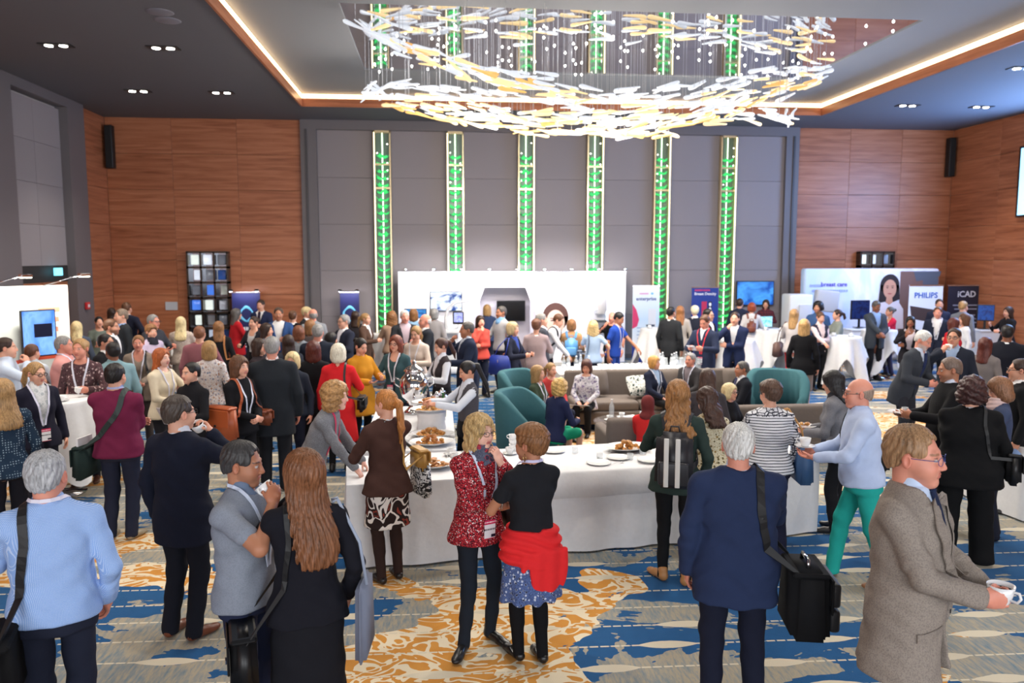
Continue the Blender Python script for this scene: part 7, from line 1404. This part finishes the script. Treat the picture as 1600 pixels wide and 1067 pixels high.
# --- right half, far
P('man in a dark shirt at the blue television', 1156, 466, 1.78, 170, 'm', ('short', 'dbrown'), 'l', ('shirt', (38,44,64)), ('trousers', NV), ('down','down'))
F = P('woman with red hair in a white blouse seen from behind at the laptop counter', 1175, 473, 1.70, 182, 'f', ('bob', (150,70,44)), 'l', ('blouse', (222,220,222)), ('slim', BK), ('fwd','down'), hlen=.10); backpack(F, 'small brown backpack on the woman in the white blouse', (130,70,54), (.22,.10,.28))
P('woman with dark hair in a plaid shirt behind the laptop', 1197, 469, 1.68, -6, 'f', ('long', 'dbrown'), 'l', ('shirt', (110,50,60), ('plaid', (50,40,60))), ('trousers', BK), ('fwd','fwd'), hlen=.22, d=19.75)
F = P('woman with long blond hair and red trousers', 1241, 483, 1.72, 160, 'f', ('long', 'sand'), 'l', ('blouse', (196,190,190)), ('slim', (206,44,48)), ('down','fwd'), hlen=.30); tote(F, -1, 'brown leather tote of the woman in red trousers', (.34,.14,.30), (104,78,72), .85, .0)
P('blond woman in a black cardigan and grey skirt seen from behind', 1257, 499, 1.70, 172, 'f', ('bob', (184,146,96)), 'l', ('cardigan', (20,20,24)), ('skirt', (136,124,118), (), .50, .0), ('down','down'), hlen=.20, hem=-.20)
P('curly-haired man in a denim blue shirt at the pop-up wall', 1279, 471, 1.80, -20, 'm', ('curly', 'black'), 'm', ('shirt', (62,92,140)), ('trousers', NV), ('fwd','down'), beard=.6, hlen=.06)
P('woman with tied brown hair in white and navy leaning on a high table', 1283, 487, 1.66, 30, 'f', ('bun', 'brown'), 'l', ('vest', (46,46,64)), ('trousers', BK), ('reach','cross'), shirt=(226,206,206), nod=16)
P('woman with a dark ponytail in a grey-green top facing left', 1310, 483, 1.66, -72, 'f', ('pony', 'dbrown'), 'l', ('sweater', (134,140,134)), ('trousers', BK), ('reach','fwd'), hlen=.12)
P('man in a dark grey suit looking down at the high table', 1371, 470, 1.82, 30, 'm', ('crop', 'dgrey'), 'd', (J, (62,68,76)), ('trousers', BK), ('reach','clasp'), nod=26, shirt=(140,170,220))
P('grey-haired woman in a crimson cardigan leaning on the high table', 1392, 479, 1.64, -60, 'f', ('bun', 'dgrey'), 'm', ('cardigan', (206,40,70)), ('trousers', (70,70,100)), ('reach','reach'), shirt=(226,220,224))
P('woman with long dark hair taking a photograph with a phone', 1423, 494, 1.62, 0, 'f', ('long', 'black'), 'd', ('cardigan', (30,28,34)), ('trousers', BK), ('phone','cross'), hlen=.20, shirt=(190,180,190))
P('man in dark clothes before the white banner with blue capitals', 1468, 467, 1.80, 12, 'm', ('short', 'dbrown'), 'm', ('shirt', (40,44,64)), ('trousers', BK), ('down','down'))
P('man in a navy suit with a lanyard facing the camera', 1466, 479, 1.74, -4, 'm', ('short', 'brown'), 'r', (J, (34,40,58)), ('trousers', NV), ('down','down'), lanyard=(220,222,236))
P('light-haired man in a grey shirt at the dark navy banner', 1505, 470, 1.80, 150, 'm', ('short', 'sand'), 'l', ('shirt', (118,122,132)), ('trousers', BK), ('down','down'))
P('brown-haired woman in a white blouse facing left', 1508, 490, 1.64, -70, 'f', ('bob', 'brown'), 'l', ('blouse', (226,228,234)), ('trousers', (50,70,120)), ('fwd','down'), hlen=.17)
P('woman with dark red hair in a red top behind the drinking man', 1490, 497, 1.64, 120, 'f', ('bob', 'auburn'), 'l', ('blouse', (196,34,44)), ('trousers', BK), ('down','down'), hlen=.14)
P('woman with long dark hair in black at the far right counter', 1577, 479, 1.68, -50, 'f', ('long', 'dbrown'), 'l', ('sweater', (26,24,28)), ('trousers', BK), ('talk','fwd'), hlen=.22)
# ------------------------------------------------------------ pieces that belong to a part hang below that part
SUB = {'print': ('lettering', 'printed_line', 'printed_dot', 'printed_machine', 'printed_plate', 'printed_shape', 'ring_logo', 'pink_drop', 'red_panel', 'scan_strip'), 'print_panel': ('lettering', 'printed_room', 'printed_machine', 'printed_shirt', 'printed_hair', 'printed_face', 'printed_eye', 'printed_brow', 'printed_mouth'),
       'wall_panel': ('printed_hair', 'printed_face', 'printed_eye', 'printed_brow', 'printed_mouth', 'red_wave', 'red_lettering'), 'flap': ('buckle',), 'pack_body': ('front_pocket', 'stripe', 'top_loop'), 'housing': ('display', 'lens', 'glass'), 'monitor_shell': ('monitor_screen',), 'cabinet': ('grille', 'front_panel'), 'cup': ('coffee',), 'lanyard': ('badge',), 'jacket': ('lapel', 'pocket_flap', 'button'), 'bag_body': ('tag', 'pocket'), 'glass': ('label', 'cap'), 'frame': ('glass_block', 'display')}
base_name = lambda o: o.name.rsplit('.', 1)[0] if o.name[-3:].isdigit() and '.' in o.name else o.name
for r in [o for o in COL.objects if o.parent is None and o.children]:
    kids = list(r.children); heads = {}
    for k in kids: heads.setdefault(base_name(k), k)
    for host, subs in SUB.items():
        h = heads.get(host)
        if h is None or h.location.length > .02 and host not in ('cup',): continue
        for k in kids:
            if base_name(k) in subs and k is not h:
                off = h.location.copy(); k.parent = h; k.location = k.location-off
